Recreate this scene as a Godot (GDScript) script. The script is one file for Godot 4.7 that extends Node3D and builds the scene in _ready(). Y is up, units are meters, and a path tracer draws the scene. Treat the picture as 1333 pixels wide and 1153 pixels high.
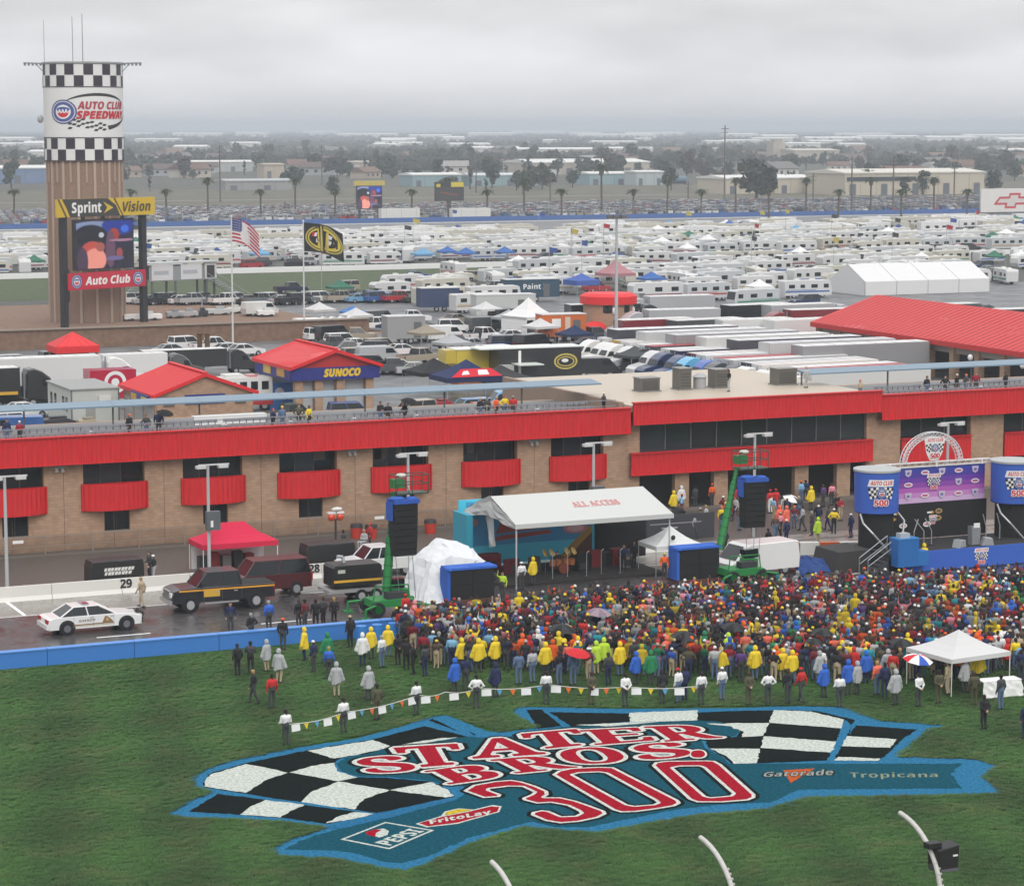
extends Node3D

# ---------------------------------------------------------------- mesh builder
class MB:
	var v := PackedVector3Array()
	var n := PackedVector3Array()
	var c := PackedColorArray()
	var t := PackedVector2Array()
	var x := Transform3D.IDENTITY
	var col := Color.WHITE
	func vert(p: Vector3, nn: Vector3):
		v.push_back(p); n.push_back(nn); c.push_back(col); t.push_back(Vector2(p.x, p.z))
	func tri(a: Vector3, b: Vector3, d: Vector3):
		a = x * a; b = x * b; d = x * d
		var nn := (d - a).cross(b - a)
		if nn.length_squared() < 1e-16:
			return
		nn = nn.normalized()
		vert(a, nn); vert(b, nn); vert(d, nn)
	func quad(a, b, d, e):
		tri(a, b, d); tri(a, d, e)
	func face(pts, out: Vector3):
		var nn = (pts[2] - pts[0]).cross(pts[1] - pts[0])
		if nn.dot(out) < 0:
			pts = pts.duplicate(); pts.reverse()
		for i in range(1, pts.size() - 1):
			tri(pts[0], pts[i], pts[i + 1])
	func box(m: Vector3, s: Vector3, k = null):
		if k != null: col = k
		var h := s * 0.5
		var q := []
		for i in 8:
			q.push_back(m + Vector3(h.x if i & 1 else -h.x, h.y if i & 2 else -h.y, h.z if i & 4 else -h.z))
		quad(q[2], q[3], q[7], q[6]); quad(q[4], q[5], q[1], q[0])
		quad(q[6], q[7], q[5], q[4]); quad(q[3], q[2], q[0], q[1])
		quad(q[7], q[3], q[1], q[5]); quad(q[2], q[6], q[4], q[0])
	func span(a: Vector3, b: Vector3, k = null):
		box((a + b) * 0.5, (b - a).abs(), k)
	func prism(poly: PackedVector2Array, z0: float, z1: float, k = null, inset := 0.0):
		if k != null: col = k
		if Geometry2D.is_polygon_clockwise(poly):
			poly = poly.duplicate(); poly.reverse()
		var idx := Geometry2D.triangulate_polygon(poly)
		var mid := Vector2.ZERO
		for p in poly: mid += p / poly.size()
		var cap := []
		for p in poly:
			cap.push_back(p if inset == 0.0 else p + (mid - p).normalized() * inset)
		var za := z0; var zb := z1
		var ia := z0 + inset; var ib := z1 - inset
		for i in range(0, idx.size(), 3):
			var a = cap[idx[i]]; var b = cap[idx[i + 1]]; var d = cap[idx[i + 2]]
			face([Vector3(a.x, a.y, zb), Vector3(b.x, b.y, zb), Vector3(d.x, d.y, zb)], Vector3(0, 0, 1))
			face([Vector3(a.x, a.y, za), Vector3(b.x, b.y, za), Vector3(d.x, d.y, za)], Vector3(0, 0, -1))
		for i in poly.size():
			var a = poly[i]; var b = poly[(i + 1) % poly.size()]
			var o := Vector3(b.y - a.y, a.x - b.x, 0)
			face([Vector3(a.x, a.y, ia), Vector3(b.x, b.y, ia), Vector3(b.x, b.y, ib), Vector3(a.x, a.y, ib)], o)
			if inset > 0.0:
				var e = cap[i]; var f = cap[(i + 1) % poly.size()]
				face([Vector3(a.x, a.y, ib), Vector3(b.x, b.y, ib), Vector3(f.x, f.y, zb), Vector3(e.x, e.y, zb)], o + Vector3(0, 0, 0.5))
				face([Vector3(a.x, a.y, ia), Vector3(b.x, b.y, ia), Vector3(f.x, f.y, za), Vector3(e.x, e.y, za)], o - Vector3(0, 0, 0.5))
	func cyl(a: Vector3, b: Vector3, r0: float, r1: float, m := 10, k = null, caps := true):
		if k != null: col = k
		var d := (b - a).normalized()
		var s := d.cross(Vector3.UP if absf(d.y) < 0.9 else Vector3.RIGHT).normalized()
		var w := d.cross(s)
		var slope := d * (r0 - r1) / maxf((b - a).length(), 0.001)
		for i in m:
			var e := [] ; var q := []
			for j in [i, i + 1]:
				var o := s * cos(TAU * j / m) + w * sin(TAU * j / m)
				q.push_back(a + o * r0); q.push_back(b + o * r1); e.push_back(x.basis * (o + slope).normalized())
			var flip: bool = (q[2] - q[0]).cross(q[1] - q[0]).dot(s * cos(TAU * (i + 0.5) / m) + w * sin(TAU * (i + 0.5) / m)) < 0
			var ord := [0, 1, 3, 0, 3, 2] if (q[3] - q[0]).cross(q[1] - q[0]).dot(s * cos(TAU * (i + 0.5) / m) + w * sin(TAU * (i + 0.5) / m)) > 0 else [0, 3, 1, 0, 2, 3]
			for o in ord:
				vert(x * q[o], e[o / 2])
			if caps:
				if r1 > 0.001: face([b, q[1], q[3]], d)
				if r0 > 0.001: face([a, q[0], q[2]], -d)
	func tube(path, r: float, m := 6, k = null):
		for i in path.size() - 1:
			cyl(path[i], path[i + 1], r, r, m, k)
	func ball(o: Vector3, r: Vector3, rings := 6, m := 9, k = null):
		if k != null: col = k
		for i in rings:
			for j in m:
				var q := []
				for e in [[i, j], [i, j + 1], [i + 1, j + 1], [i + 1, j]]:
					var th: float = PI * e[0] / rings; var ph: float = TAU * e[1] / m
					q.push_back(Vector3(sin(th) * cos(ph), cos(th), sin(th) * sin(ph)))
				var w := [0, 1, 2, 0, 2, 3]
				var mid = q[0] + q[1] + q[2] + q[3]
				if (q[2] - q[0]).cross(q[1] - q[0]).dot(mid) < 0 or (i == 0 and (q[3] - q[0]).cross(q[2] - q[0]).dot(mid) < 0): w = [0, 2, 1, 0, 3, 2]
				for e in w:
					vert(x * (o + q[e] * r), (x.basis * (q[e] / r)).normalized())
	func flat(poly: PackedVector2Array, y: float, k = null):
		if k != null: col = k
		var idx := Geometry2D.triangulate_polygon(poly)
		for i in range(0, idx.size(), 3):
			face([Vector3(poly[idx[i]].x, y, poly[idx[i]].y), Vector3(poly[idx[i + 1]].x, y, poly[idx[i + 1]].y), Vector3(poly[idx[i + 2]].x, y, poly[idx[i + 2]].y)], Vector3.UP)
	# the whole mesh turned by a basis; a mirroring one also turns the faces round
	func remap(m: Basis):
		var flip := m.determinant() < 0
		for i in v.size():
			v[i] = m * v[i]; n[i] = (m * n[i]).normalized()
		if flip:
			for i in range(0, v.size(), 3):
				var p := v[i]; v[i] = v[i + 1]; v[i + 1] = p
				p = n[i]; n[i] = n[i + 1]; n[i + 1] = p
				var k := c[i]; c[i] = c[i + 1]; c[i + 1] = k
		return self
	func move(d: Vector3):
		for i in v.size(): v[i] += d
		return self
	func add(o: MB, xf: Transform3D):
		v.append_array(xf * o.v); t.append_array(o.t); c.append_array(o.c)
		n.append_array(Transform3D(xf.basis.orthonormalized(), Vector3.ZERO) * o.n)
	func mesh() -> ArrayMesh:
		var a := []
		a.resize(Mesh.ARRAY_MAX)
		a[Mesh.ARRAY_VERTEX] = v; a[Mesh.ARRAY_NORMAL] = n; a[Mesh.ARRAY_COLOR] = c; a[Mesh.ARRAY_TEX_UV] = t
		var m := ArrayMesh.new()
		if v.size() > 0:
			m.add_surface_from_arrays(Mesh.PRIMITIVE_TRIANGLES, a)
		return m

func V3(x: float, y: float, z: float) -> Vector3: return Vector3(x, y, z)
func K(r: float, g: float, b: float) -> Color: return Color(r, g, b)
func mb() -> MB: return MB.new()
func V2(x: float, y: float) -> Vector2: return Vector2(x, y)
# ---------------------------------------------------------------- colours (linear base colours)
func L(r,g,b) -> Color: return Color(r,g,b)
# turns a shape drawn in (x, y) and pushed along z so that it is pushed along x
var ALONG_X:=Basis(V3(0,0,-1),Vector3.UP,V3(1,0,0))
const WHITE=Color(0.78,0.78,0.77)
const OFFWHITE=Color(0.66,0.66,0.63)
const GREY=Color(0.3,0.31,0.32)
const DARK=Color(0.035,0.036,0.04)
const BLACK=Color(0.012,0.012,0.014)
const RED=Color(0.68,0.014,0.018)
const SIGNRED=Color(0.6,0.02,0.04)
const BLUE=Color(0.03,0.1,0.42)
const GLASS=Color(0.015,0.018,0.02)
const STEEL=Color(0.36,0.38,0.4)
const TYRE=Color(0.015,0.015,0.016)

var M:={}
var rng:=RandomNumberGenerator.new()

func mat(rough: float,metal:=0.0,coat:=0.0) -> StandardMaterial3D:
	var m:=StandardMaterial3D.new()
	m.vertex_color_use_as_albedo=true
	m.roughness=rough;m.metallic=metal
	if coat>0:
		m.clearcoat_enabled=true;m.clearcoat=coat;m.clearcoat_roughness=0.08
	return m

func noise_tex(freq: float,lo: Color,hi: Color,seed_: int,size:=512,octaves:=4,ramp=null,normal:=false) -> NoiseTexture2D:
	var f:=FastNoiseLite.new()
	f.seed=seed_;f.frequency=freq;f.fractal_octaves=octaves;f.noise_type=FastNoiseLite.TYPE_SIMPLEX_SMOOTH
	var t:=NoiseTexture2D.new()
	t.width=size;t.height=size;t.seamless=true;t.noise=f;t.generate_mipmaps=false
	if normal:
		t.as_normal_map=true;t.bump_strength=6.0
	else:
		var g:=Gradient.new()
		if ramp==null:
			g.set_color(0,lo.linear_to_srgb());g.set_color(1,hi.linear_to_srgb())
		else:
			g.offsets=PackedFloat32Array(ramp[0]);g.colors=PackedColorArray(ramp[1])
		t.color_ramp=g
	return t

func ground_mat(tex: Texture2D,metres: float,rough,vcol:=false,tint:=Color.WHITE) -> StandardMaterial3D:
	var m:=StandardMaterial3D.new()
	m.albedo_texture=tex;m.albedo_color=tint
	m.uv1_triplanar=true;m.uv1_world_triplanar=true
	m.uv1_scale=Vector3.ONE/metres
	m.vertex_color_use_as_albedo=vcol
	if rough is float: m.roughness=rough
	else:
		m.roughness_texture=rough;m.roughness=1.0
	return m

# ---------------------------------------------------------------- nodes
func tag(o,label:="",category:="",group:="",kind:=""):
	if label != "": o.set_meta("label",label)
	if category != "": o.set_meta("category",category)
	if group != "": o.set_meta("group",group)
	if kind != "": o.set_meta("kind",kind)
	return o

func T(called: String,label: String,category: String,at:=Vector3.ZERO,turn:=0.0,group:="") -> Node3D:
	var o:=Node3D.new()
	o.name=called
	add_child(o,true)
	o.position=at;o.rotation.y=turn
	return tag(o,label,category,group)

func P(called: String,b,m,parent: Node,label:="") -> MeshInstance3D:
	var o:=MeshInstance3D.new()
	o.name=called
	o.mesh=b.mesh() if b is MB else b
	o.material_override=m
	parent.add_child(o,true)
	if label != "": o.set_meta("label",label)
	return o

func S(called: String,b: MB,m) -> MeshInstance3D:
	return tag(P(called,b,m,self),"","","","structure")

func One(called: String,b,m,label: String,category: String,at:=Vector3.ZERO,turn:=0.0,group:="") -> MeshInstance3D:
	var o:=P(called,b,m,self)
	o.position=at;o.rotation.y=turn
	return tag(o,label,category,group)

func copy(o: Node3D,at: Vector3,turn: float,called:="") -> Node3D:
	var c: Node3D=o.duplicate()
	c.name=called if called != "" else String(o.name)
	add_child(c,true)
	c.position=at;c.rotation.y=turn
	return c

# ---------------------------------------------------------------- lettering
var fonts:={}
func font_rid(serif: bool,bold: bool) -> Array:
	var k:="%s%s" % [serif,bold]
	if not fonts.has(k):
		var f:=SystemFont.new()
		f.font_names=PackedStringArray(["Droid Serif" if serif else "Droid Sans"])
		f.font_weight=700 if bold else 400
		fonts[k]=[f,f.get_rids()[0],{}]
	return fonts[k]

# one letter: {"outer": [polygons],"holes": [polygons],"adv": width},cap height 1,y up
func glyph(ch: String,serif: bool,bold: bool) -> Dictionary:
	var f:=font_rid(serif,bold)
	if f[2].has(ch): return f[2][ch]
	var ts:=TextServerManager.get_primary_interface()
	var gi:=ts.font_get_glyph_index(f[1],64,ch.unicode_at(0),0)
	var o: Dictionary=ts.font_get_glyph_contours(f[1],64,gi)
	var r:={"outer": [],"holes": [],"adv": ts.font_get_glyph_advance(f[1],64,gi).x/46.0}
	var from:=0
	for e in o.get("contours",[]):
		var poly:=PackedVector2Array()
		for i in range(from,e+1):
			poly.push_back(V2(o.points[i].x,-o.points[i].y)/46.0)
		from=e+1
		r.outer.push_back(poly)
	var outer:=[]
	for i in r.outer.size():
		var inside:=0
		for j in r.outer.size():
			if j != i and Geometry2D.is_point_in_polygon(r.outer[i][0],r.outer[j]): inside += 1
		if inside % 2: r.holes.push_back(r.outer[i])
		else: outer.push_back(r.outer[i])
	r.outer=outer
	f[2][ch]=r
	return r

# simple polygons without holes: the shape is cut at each hole's middle, so a hole always opens onto a cut
func solids(outer: Array,holes: Array) -> Array:
	var cuts:=[-1e4]
	for h in holes:
		var lo:=1e9;var hi:=-1e9
		for p in h:
			lo=minf(lo,p.x);hi=maxf(hi,p.x)
		cuts.push_back((lo+hi)*0.5+0.00037*cuts.size())
	cuts.sort();cuts.push_back(1e4)
	var out:=[]
	for k in cuts.size() - 1:
		var slab:=PackedVector2Array([V2(cuts[k],-1e4),V2(cuts[k+1],-1e4),V2(cuts[k+1],1e4),V2(cuts[k],1e4)])
		for o in outer:
			var parts: Array=Geometry2D.intersect_polygons(o,slab) if holes.size() else [o]
			for h in holes:
				var next:=[]
				for p in parts: next.append_array(Geometry2D.clip_polygons(p,h))
				parts=next
			out.append_array(parts)
	return out

# the letters of a line as polygons, thickened by grow; italic leans them
func line_polys(text: String,serif:=false,bold:=true,grow:=0.0,italic:=0.0) -> Array:
	var at:=0.0
	var out:=[]
	for ch in text:
		var g:=glyph(ch,serif,bold)
		var outer:=[];var holes:=[]
		if grow != 0.0:
			for o in g.outer: outer.append_array(Geometry2D.offset_polygon(o,grow,Geometry2D.JOIN_ROUND))
			for h in g.holes: holes.append_array(Geometry2D.offset_polygon(h,-grow,Geometry2D.JOIN_ROUND))
		else:
			outer=g.outer;holes=g.holes
		for s in solids(outer,holes):
			var q:=PackedVector2Array()
			for p in s: q.push_back(V2(p.x+at+p.y*italic,p.y))
			out.push_back(q)
		at += g.adv
	return out

func line_width(text: String,serif:=false,bold:=true) -> float:
	var w:=0.0
	for ch in text: w += glyph(ch,serif,bold).adv
	return w

# lays polygons with a map from the page (x, y) to space
func lay(b: MB,polys: Array,put: Callable,out: Vector3):
	for p in polys:
		var idx:=Geometry2D.triangulate_polygon(p)
		for i in range(0,idx.size(),3):
			b.face([put.call(p[idx[i]]),put.call(p[idx[i+1]]),put.call(p[idx[i+2]])],out)

# a line of letters centred on o, in the plane of right and up (unit vectors), of cap height h; squeezed to width if given
func write(text: String,o: Vector3,right: Vector3,up: Vector3,h: float,k: Color,width:=0.0,serif:=false,italic:=0.0,grow:=0.0,b: MB=null) -> MB:
	if b==null: b=mb()
	b.col=k
	var w:=line_width(text,serif)
	var sx:=h if width==0.0 else width/w
	var put:=func(p: Vector2) -> Vector3: return o+right*(p.x - w*0.5)*sx+up*(p.y - 0.5)*h
	lay(b,line_polys(text,serif,true,grow,italic),put,right.cross(up))
	return b

func disc(b: MB,o: Vector3,right: Vector3,up: Vector3,rx: float,ry: float,k: Color,m:=20,a0:=0.0,a1:=TAU):
	b.col=k
	for i in m:
		var a:=lerpf(a0,a1,float(i)/m);var e:=lerpf(a0,a1,float(i+1)/m)
		b.face([o,o+right*cos(a)*rx+up*sin(a)*ry,o+right*cos(e)*rx+up*sin(e)*ry],right.cross(up))

func ring(b: MB,o: Vector3,right: Vector3,up: Vector3,r0: Vector2,r1: Vector2,k: Color,m:=24,a0:=0.0,a1:=TAU):
	b.col=k
	for i in m:
		var q:=[]
		for e in [[r0,i],[r1,i],[r1,i+1],[r0,i+1]]:
			var a:=lerpf(a0,a1,float(e[1])/m)
			q.push_back(o+right*cos(a)*e[0].x+up*sin(a)*e[0].y)
		b.face(q,right.cross(up))

func panel(b: MB,o: Vector3,right: Vector3,up: Vector3,pts: Array,k: Color):
	b.col=k
	var poly:=PackedVector2Array(pts)
	var idx:=Geometry2D.triangulate_polygon(poly)
	for i in range(0,idx.size(),3):
		var q:=[]
		for j in 3: q.push_back(o+right*poly[idx[i+j]].x+up*poly[idx[i+j]].y)
		b.face(q,right.cross(up))

func ordinal(i: int) -> String:
	var w:=["first","second","third","fourth","fifth","sixth","seventh","eighth","ninth","tenth","eleventh","twelfth"]
	if i<12: return w[i]
	var k:=i+1
	var e:="th"
	if k % 100<11 or k % 100>13:
		e={1: "st",2: "nd",3: "rd"}.get(k % 10,"th")
	return "%d%s" % [k,e]

# how far to the right of the picture's middle a place lies, in picture widths (-0.5 .. 0.5 is in view)
func across(p: Vector3) -> float:
	var q: Vector3=cam_inverse*p
	return q.x/maxf(-q.z,0.1)*(3300.0/1333.0)

# each label of the list [node, phrase] is made single by counting those with one phrase from the left
func rank(list: Array):
	var by:={}
	for e in list:
		if not by.has(e[1]): by[e[1]]=[]
		by[e[1]].push_back(e[0])
	for k in by:
		var a: Array=by[k]
		a.sort_custom(func(p,q): return across(p.position)<across(q.position))
		for i in a.size():
			a[i].set_meta("label",k if a.size()==1 else k+(", leftmost" if i==0 else ", rightmost" if i==a.size() - 1 else ", %s from left" % ordinal(i)))

var cam_inverse: Transform3D

# a see-through canopy roof: hip (pyramid) tent on four legs with a valance
func canopy(called: String,label: String,at: Vector3,turn: float,w: float,d: float,eave: float,peak: float,k: Color,group:="",valance:=0.3,leg:=K(0.4,0.4,0.42),ridge:=0.0) -> Node3D:
	var t:=T(called,label,"canopy tent",at,turn,group)
	var b:=mb()
	b.col=k
	var e:=[]
	for q in [[-1,-1],[1,-1],[1,1],[-1,1]]: e.push_back(V3(q[0]*w/2,eave,q[1]*d/2))
	var n:=4
	for i in 4:
		var a: Vector3=e[i];var c: Vector3=e[(i+1) % 4]
		var tp:=V3(0,peak,0)
		var ta:=V3(signf(a.x)*ridge/2,peak,0);var tc:=V3(signf(c.x)*ridge/2,peak,0)
		# slightly hollow slopes, as stretched cloth hangs
		var prev_a:=a;var prev_c:=c
		for s in range(1,n+1):
			var f:=float(s)/n
			var sag:=-sin(f*PI)*(peak - eave)*0.13
			var na:=a.lerp(ta,f)+V3(0,sag,0);var nc:=c.lerp(tc,f)+V3(0,sag,0)
			b.face([prev_a,prev_c,nc,na],(a+c)*0.5 - V3(0,eave,0)+V3(0,w,0))
			prev_a=na;prev_c=nc
		var dn:=V3(0,-valance,0)
		b.face([a,c,c+dn,a+dn],V3((a.x+c.x),0,(a.z+c.z)))
	P("roof",b,M.tent,t)
	for q in e:
		var l:=mb()
		l.cyl(V3(q.x*0.98,0,q.z*0.98),V3(q.x*0.98,eave - 0.02,q.z*0.98),0.03,0.03,5,leg)
		P("leg",l,M.paint,t)
	return t

# ---------------------------------------------------------------- people
# bones: from, to, radius at each end, what it is (0 trousers, 1 top, 2 skin, 3 hat or hair, 4 shoes)
var forms:={}
func bones(pose: String) -> Array:
	var b:=[]
	var lift:=0.0
	if pose=="sit":
		for s in [-1,1]:
			b += [[V3(.09*s,.52,0),V3(.11*s,.52,-.42),.09,.065,0],[V3(.11*s,.5,-.43),V3(.11*s,.09,-.4),.06,.045,0],[V3(.11*s,.05,-.39),V3(.12*s,.04,-.55),.05,.04,4]]
		lift=-.4
	else:
		var st: float={"walk": .2,"wide": .0}.get(pose,.0)
		var w: float=.17 if pose=="wide" else .1
		for s in [-1,1]:
			b += [[V3(.085*s,.9,0),V3(w*s,.48,-.03 - st*s*.5),.088,.062,0],[V3(w*s,.48,-.03 - st*s*.5),V3(w*s,.1,.03 - st*s),.06,.045,0],[V3(w*s,.05,.04 - st*s),V3(w*s*1.1,.04,-.12 - st*s),.05,.04,4]]
	var u:=V3(0,lift,0)
	b += [[V3(0,.95,0)+u,V3(0,1.06,0)+u,.15,.145,0 if pose != "poncho" else 1],[V3(-.04,1.12,0)+u,V3(-.07,1.3,.01)+u,.13,.14,1],[V3(.04,1.12,0)+u,V3(.07,1.3,.01)+u,.13,.14,1],[V3(-.15,1.38,0)+u,V3(.15,1.38,0)+u,.075,.075,1]]
	b += [[V3(0,1.42,0)+u,V3(0,1.52,-.02)+u,.055,.05,2],[V3(0,1.575,-.01)+u,V3(0,1.625,-.02)+u,.088,.096,2]]
	for s in [-1,1]:
		var sh:=V3(.2*s,1.37,0)+u
		var el:=V3(.26*s,1.1,.03)+u;var wr:=V3(.24*s,.87,-.06)+u
		if pose=="folded" or pose=="sit": el=V3(.26*s,1.12,-.02)+u;wr=V3(.07*s,1.1,-.22)+u
		if pose=="raise" and s==1: el=V3(.32,1.5,-.12)+u;wr=V3(.26,1.74,-.16)+u
		if pose=="cheer": el=V3(.34*s,1.5,-.08)+u;wr=V3(.3*s,1.76,-.1)+u
		if pose=="camera": el=V3(.25*s,1.2,-.2)+u;wr=V3(.06*s,1.5,-.24)+u
		if pose=="walk": el.z += .08*s;wr.z -= .12*-s
		if pose=="hips": el=V3(.36*s,1.13,.06)+u;wr=V3(.19*s,1.0,-.04)+u
		if pose=="behind": el=V3(.26*s,1.1,.08)+u;wr=V3(.05*s,.95,.17)+u
		if pose=="hold": el=V3(.25*s,1.1,-.02)+u;wr=V3(.2*s,1.0,-.26)+u
		b += [[sh,el,.06,.05,1],[el,wr,.048,.04,1],[wr,wr+(wr - el).normalized()*.1,.04,.034,2]]
	if pose=="poncho":
		b += [[V3(0,1.34,0),V3(0,.62,0),.15,.24,6],[V3(-.19,1.3,0),V3(-.3,.84,-.05),.08,.1,6],[V3(.19,1.3,0),V3(.3,.84,-.05),.08,.1,6],[V3(0,1.59,.02),V3(0,1.66,.0),.115,.108,5]]
	if pose=="robe":
		b += [[V3(0,1.3,0),V3(0,.2,0),.16,.2,1]]
	return b

# surface nets over the smooth union of the bones
func form(pose: String,cell: float) -> Array:
	var key:="%s%s" % [pose,cell]
	if forms.has(key): return forms[key]
	var bs:=bones(pose)
	var lo:=V3(-.55,-.08,-.7);var hi:=V3(.55,1.98,.45)
	var nx:=int((hi.x - lo.x)/cell)+2;var ny:=int((hi.y - lo.y)/cell)+2;var nz:=int((hi.z - lo.z)/cell)+2
	var f:=PackedFloat32Array();f.resize(nx*ny*nz);f.fill(1.0)
	var best:=PackedFloat32Array();best.resize(nx*ny*nz);best.fill(9.0)
	var what:=PackedByteArray();what.resize(nx*ny*nz)
	var k:=.035
	for e in bs:
		var a: Vector3=e[0];var ab: Vector3=e[1] - e[0]
		var m: float=maxf(e[2],e[3])+.1
		var l: Vector3=(a.min(e[1]) - Vector3.ONE*m - lo)/cell;var h: Vector3=(a.max(e[1])+Vector3.ONE*m - lo)/cell
		var l2:=maxf(ab.length_squared(),1e-6)
		for iy in range(maxi(0,int(l.y)),mini(ny,int(h.y)+2)):
			for iz in range(maxi(0,int(l.z)),mini(nz,int(h.z)+2)):
				for ix in range(maxi(0,int(l.x)),mini(nx,int(h.x)+2)):
					var p:=lo+V3(ix,iy,iz)*cell
					var t:=clampf((p - a).dot(ab)/l2,0,1)
					var d: float=(p - a - ab*t).length() - lerpf(e[2],e[3],t)
					var i:=(iy*nz+iz)*nx+ix
					if e[4]==6:
						# hanging cloth: folds that deepen towards a cut hem
						d=maxf(d+.022*sin(atan2(p.z,p.x)*9.0)*clampf(1.5 - p.y,0,1),.66+.05*sin(p.x*9.0) - p.y)
					if d<best[i]:
						best[i]=d;what[i]=e[4]
					var s:=maxf(k - absf(d - f[i]),0)/k
					f[i]=minf(d,f[i]) - s*s*k*.25
	var verts:=PackedVector3Array();var norms:=PackedVector3Array();var tags:=PackedByteArray();var tris:=PackedInt32Array()
	var id:=PackedInt32Array();id.resize(nx*ny*nz);id.fill(-1)
	var sy:=nz*nx
	for iy in ny - 1:
		for iz in nz - 1:
			for ix in nx - 1:
				var i:=iy*sy+iz*nx+ix
				var q:=[f[i],f[i+1],f[i+nx],f[i+nx+1],f[i+sy],f[i+sy+1],f[i+sy+nx],f[i+sy+nx+1]]
				var mask:=0
				for j in 8:
					if q[j]<0: mask |= 1 << j
				if mask==0 or mask==255: continue
				var sum:=Vector3.ZERO;var cnt:=0
				for ed in [[0,1],[2,3],[4,5],[6,7],[0,2],[1,3],[4,6],[5,7],[0,4],[1,5],[2,6],[3,7]]:
					if (q[ed[0]]<0) != (q[ed[1]]<0):
						var t: float=q[ed[0]]/(q[ed[0]] - q[ed[1]])
						sum += V3(ed[0] & 1,ed[0] >> 2,(ed[0] >> 1) & 1).lerp(V3(ed[1] & 1,ed[1] >> 2,(ed[1] >> 1) & 1),t);cnt += 1
				id[i]=verts.size()
				verts.push_back(lo+(V3(ix,iy,iz)+sum/cnt)*cell)
				norms.push_back(V3(q[1]+q[3]+q[5]+q[7] - q[0] - q[2] - q[4] - q[6],q[4]+q[5]+q[6]+q[7] - q[0] - q[1] - q[2] - q[3],q[2]+q[3]+q[6]+q[7] - q[0] - q[1] - q[4] - q[5]).normalized())
				tags.push_back(what[i])
	for iy in range(1,ny - 1):
		for iz in range(1,nz - 1):
			for ix in range(1,nx - 1):
				var i:=iy*sy+iz*nx+ix
				var inside:=f[i]<0
				for ax in [[1,nx,sy],[nx,sy,1],[sy,1,nx]]:
					if (f[i+ax[0]]<0)==inside: continue
					var a:=id[i];var b:=id[i - ax[1]];var c:=id[i - ax[1] - ax[2]];var d:=id[i - ax[2]]
					if a<0 or b<0 or c<0 or d<0: continue
					if (verts[c] - verts[a]).cross(verts[b] - verts[a]).dot(norms[a]+norms[b]+norms[c]+norms[d])<0:
						tris.append_array([a,d,c,a,c,b])
					else:
						tris.append_array([a,b,c,a,c,d])
	forms[key]=[verts,norms,tags,tris]
	return forms[key]

var TOPS={
	"black": K(.018,.018,.02),"charcoal": K(.05,.052,.058),"navy": K(.018,.025,.075),"red": K(.5,.025,.025),"crimson": K(.28,.015,.03),"orange": K(.75,.12,.02),"yellow": K(.75,.55,.03),
	"royal blue": K(.03,.12,.5),"light blue": K(.2,.42,.62),"white": K(.72,.72,.71),"pale grey": K(.38,.39,.4),"green": K(.02,.2,.09),"olive": K(.08,.075,.045),"tan": K(.42,.34,.23),"brown": K(.09,.06,.045),
	"pink": K(.7,.25,.3),"coral": K(.78,.16,.1),"lime": K(.45,.65,.05),"maroon": K(.13,.02,.03),"purple": K(.09,.04,.16),"teal": K(.02,.25,.3),"faded blue": K(.1,.15,.25)}
var SKINS=[K(.45,.26,.18),K(.5,.31,.22),K(.38,.2,.13),K(.2,.1,.06)]
var HAIRS={"dark hair": K(.02,.015,.012),"brown hair": K(.06,.035,.02),"fair hair": K(.35,.24,.1),"grey hair": K(.3,.29,.28)}

func tint(fm: Array,top: Color,low: Color,head: Color,skin: Color,cap:=false,shoe:=K(.03,.03,.03)) -> PackedColorArray:
	var c:=PackedColorArray()
	c.resize(fm[0].size())
	var vs: PackedVector3Array=fm[0];var ts: PackedByteArray=fm[2]
	var crown:=0.0
	for p in vs: crown=maxf(crown,p.y if absf(p.x)<.12 else 0.0)
	for i in vs.size():
		var k:=top
		match ts[i]:
			0: k=low
			2:
				k=skin
				# the back and the crown of the head: hair, cap or hood
				if vs[i].y>crown - .27 and absf(vs[i].x)<.14 and vs[i].z>-.16 and (vs[i].y>crown - .07 or vs[i].z>-.045+(crown - vs[i].y - .1)*.2): k=head if not cap or vs[i].y>crown - .1 else K(.05,.032,.02)
			4: k=shoe
			6: k=top*(1.0 if vs[i].y>.75 else .95)
			5: k=top if vs[i].z>-.09 else skin
		c[i]=k
	return c

var person_meshes:={}
func person_mesh(pose: String,top: String,low: Color,head: Color,skin: Color,cap:=false,cell:=.036) -> ArrayMesh:
	var key:="%s|%s|%s|%s|%s" % [pose,top,low,head,skin]
	if person_meshes.has(key): return person_meshes[key]
	var fm:=form(pose,cell)
	var a:=[]
	a.resize(Mesh.ARRAY_MAX)
	a[Mesh.ARRAY_VERTEX]=fm[0];a[Mesh.ARRAY_NORMAL]=fm[1];a[Mesh.ARRAY_INDEX]=fm[3]
	a[Mesh.ARRAY_COLOR]=tint(fm,TOPS[top],low,head,skin,cap and pose != "poncho")
	var m:=ArrayMesh.new()
	m.add_surface_from_arrays(Mesh.PRIMITIVE_TRIANGLES,a)
	person_meshes[key]=m
	return m

# top is "poncho:yellow" or a colour;head is a hair colour or "red cap"
func person(at: Vector3,face: float,top: String,low: String,head: String,pose: String,label: String,group:="",size:=0.0) -> MeshInstance3D:
	var k: Color=HAIRS[head] if HAIRS.has(head) else TOPS[head]
	var o:=One("person",person_mesh(pose,top,TOPS[low],k,SKINS[rng.randi() % SKINS.size()] if rng.randf()<.85 else SKINS[0],not HAIRS.has(head)),M.cloth,label,"person",at,face,group)
	var s:=size if size>0 else rng.randf_range(.93,1.04)
	o.scale=V3(s*rng.randf_range(.97,1.12),s,s*rng.randf_range(1.0,1.12))
	return o

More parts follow.
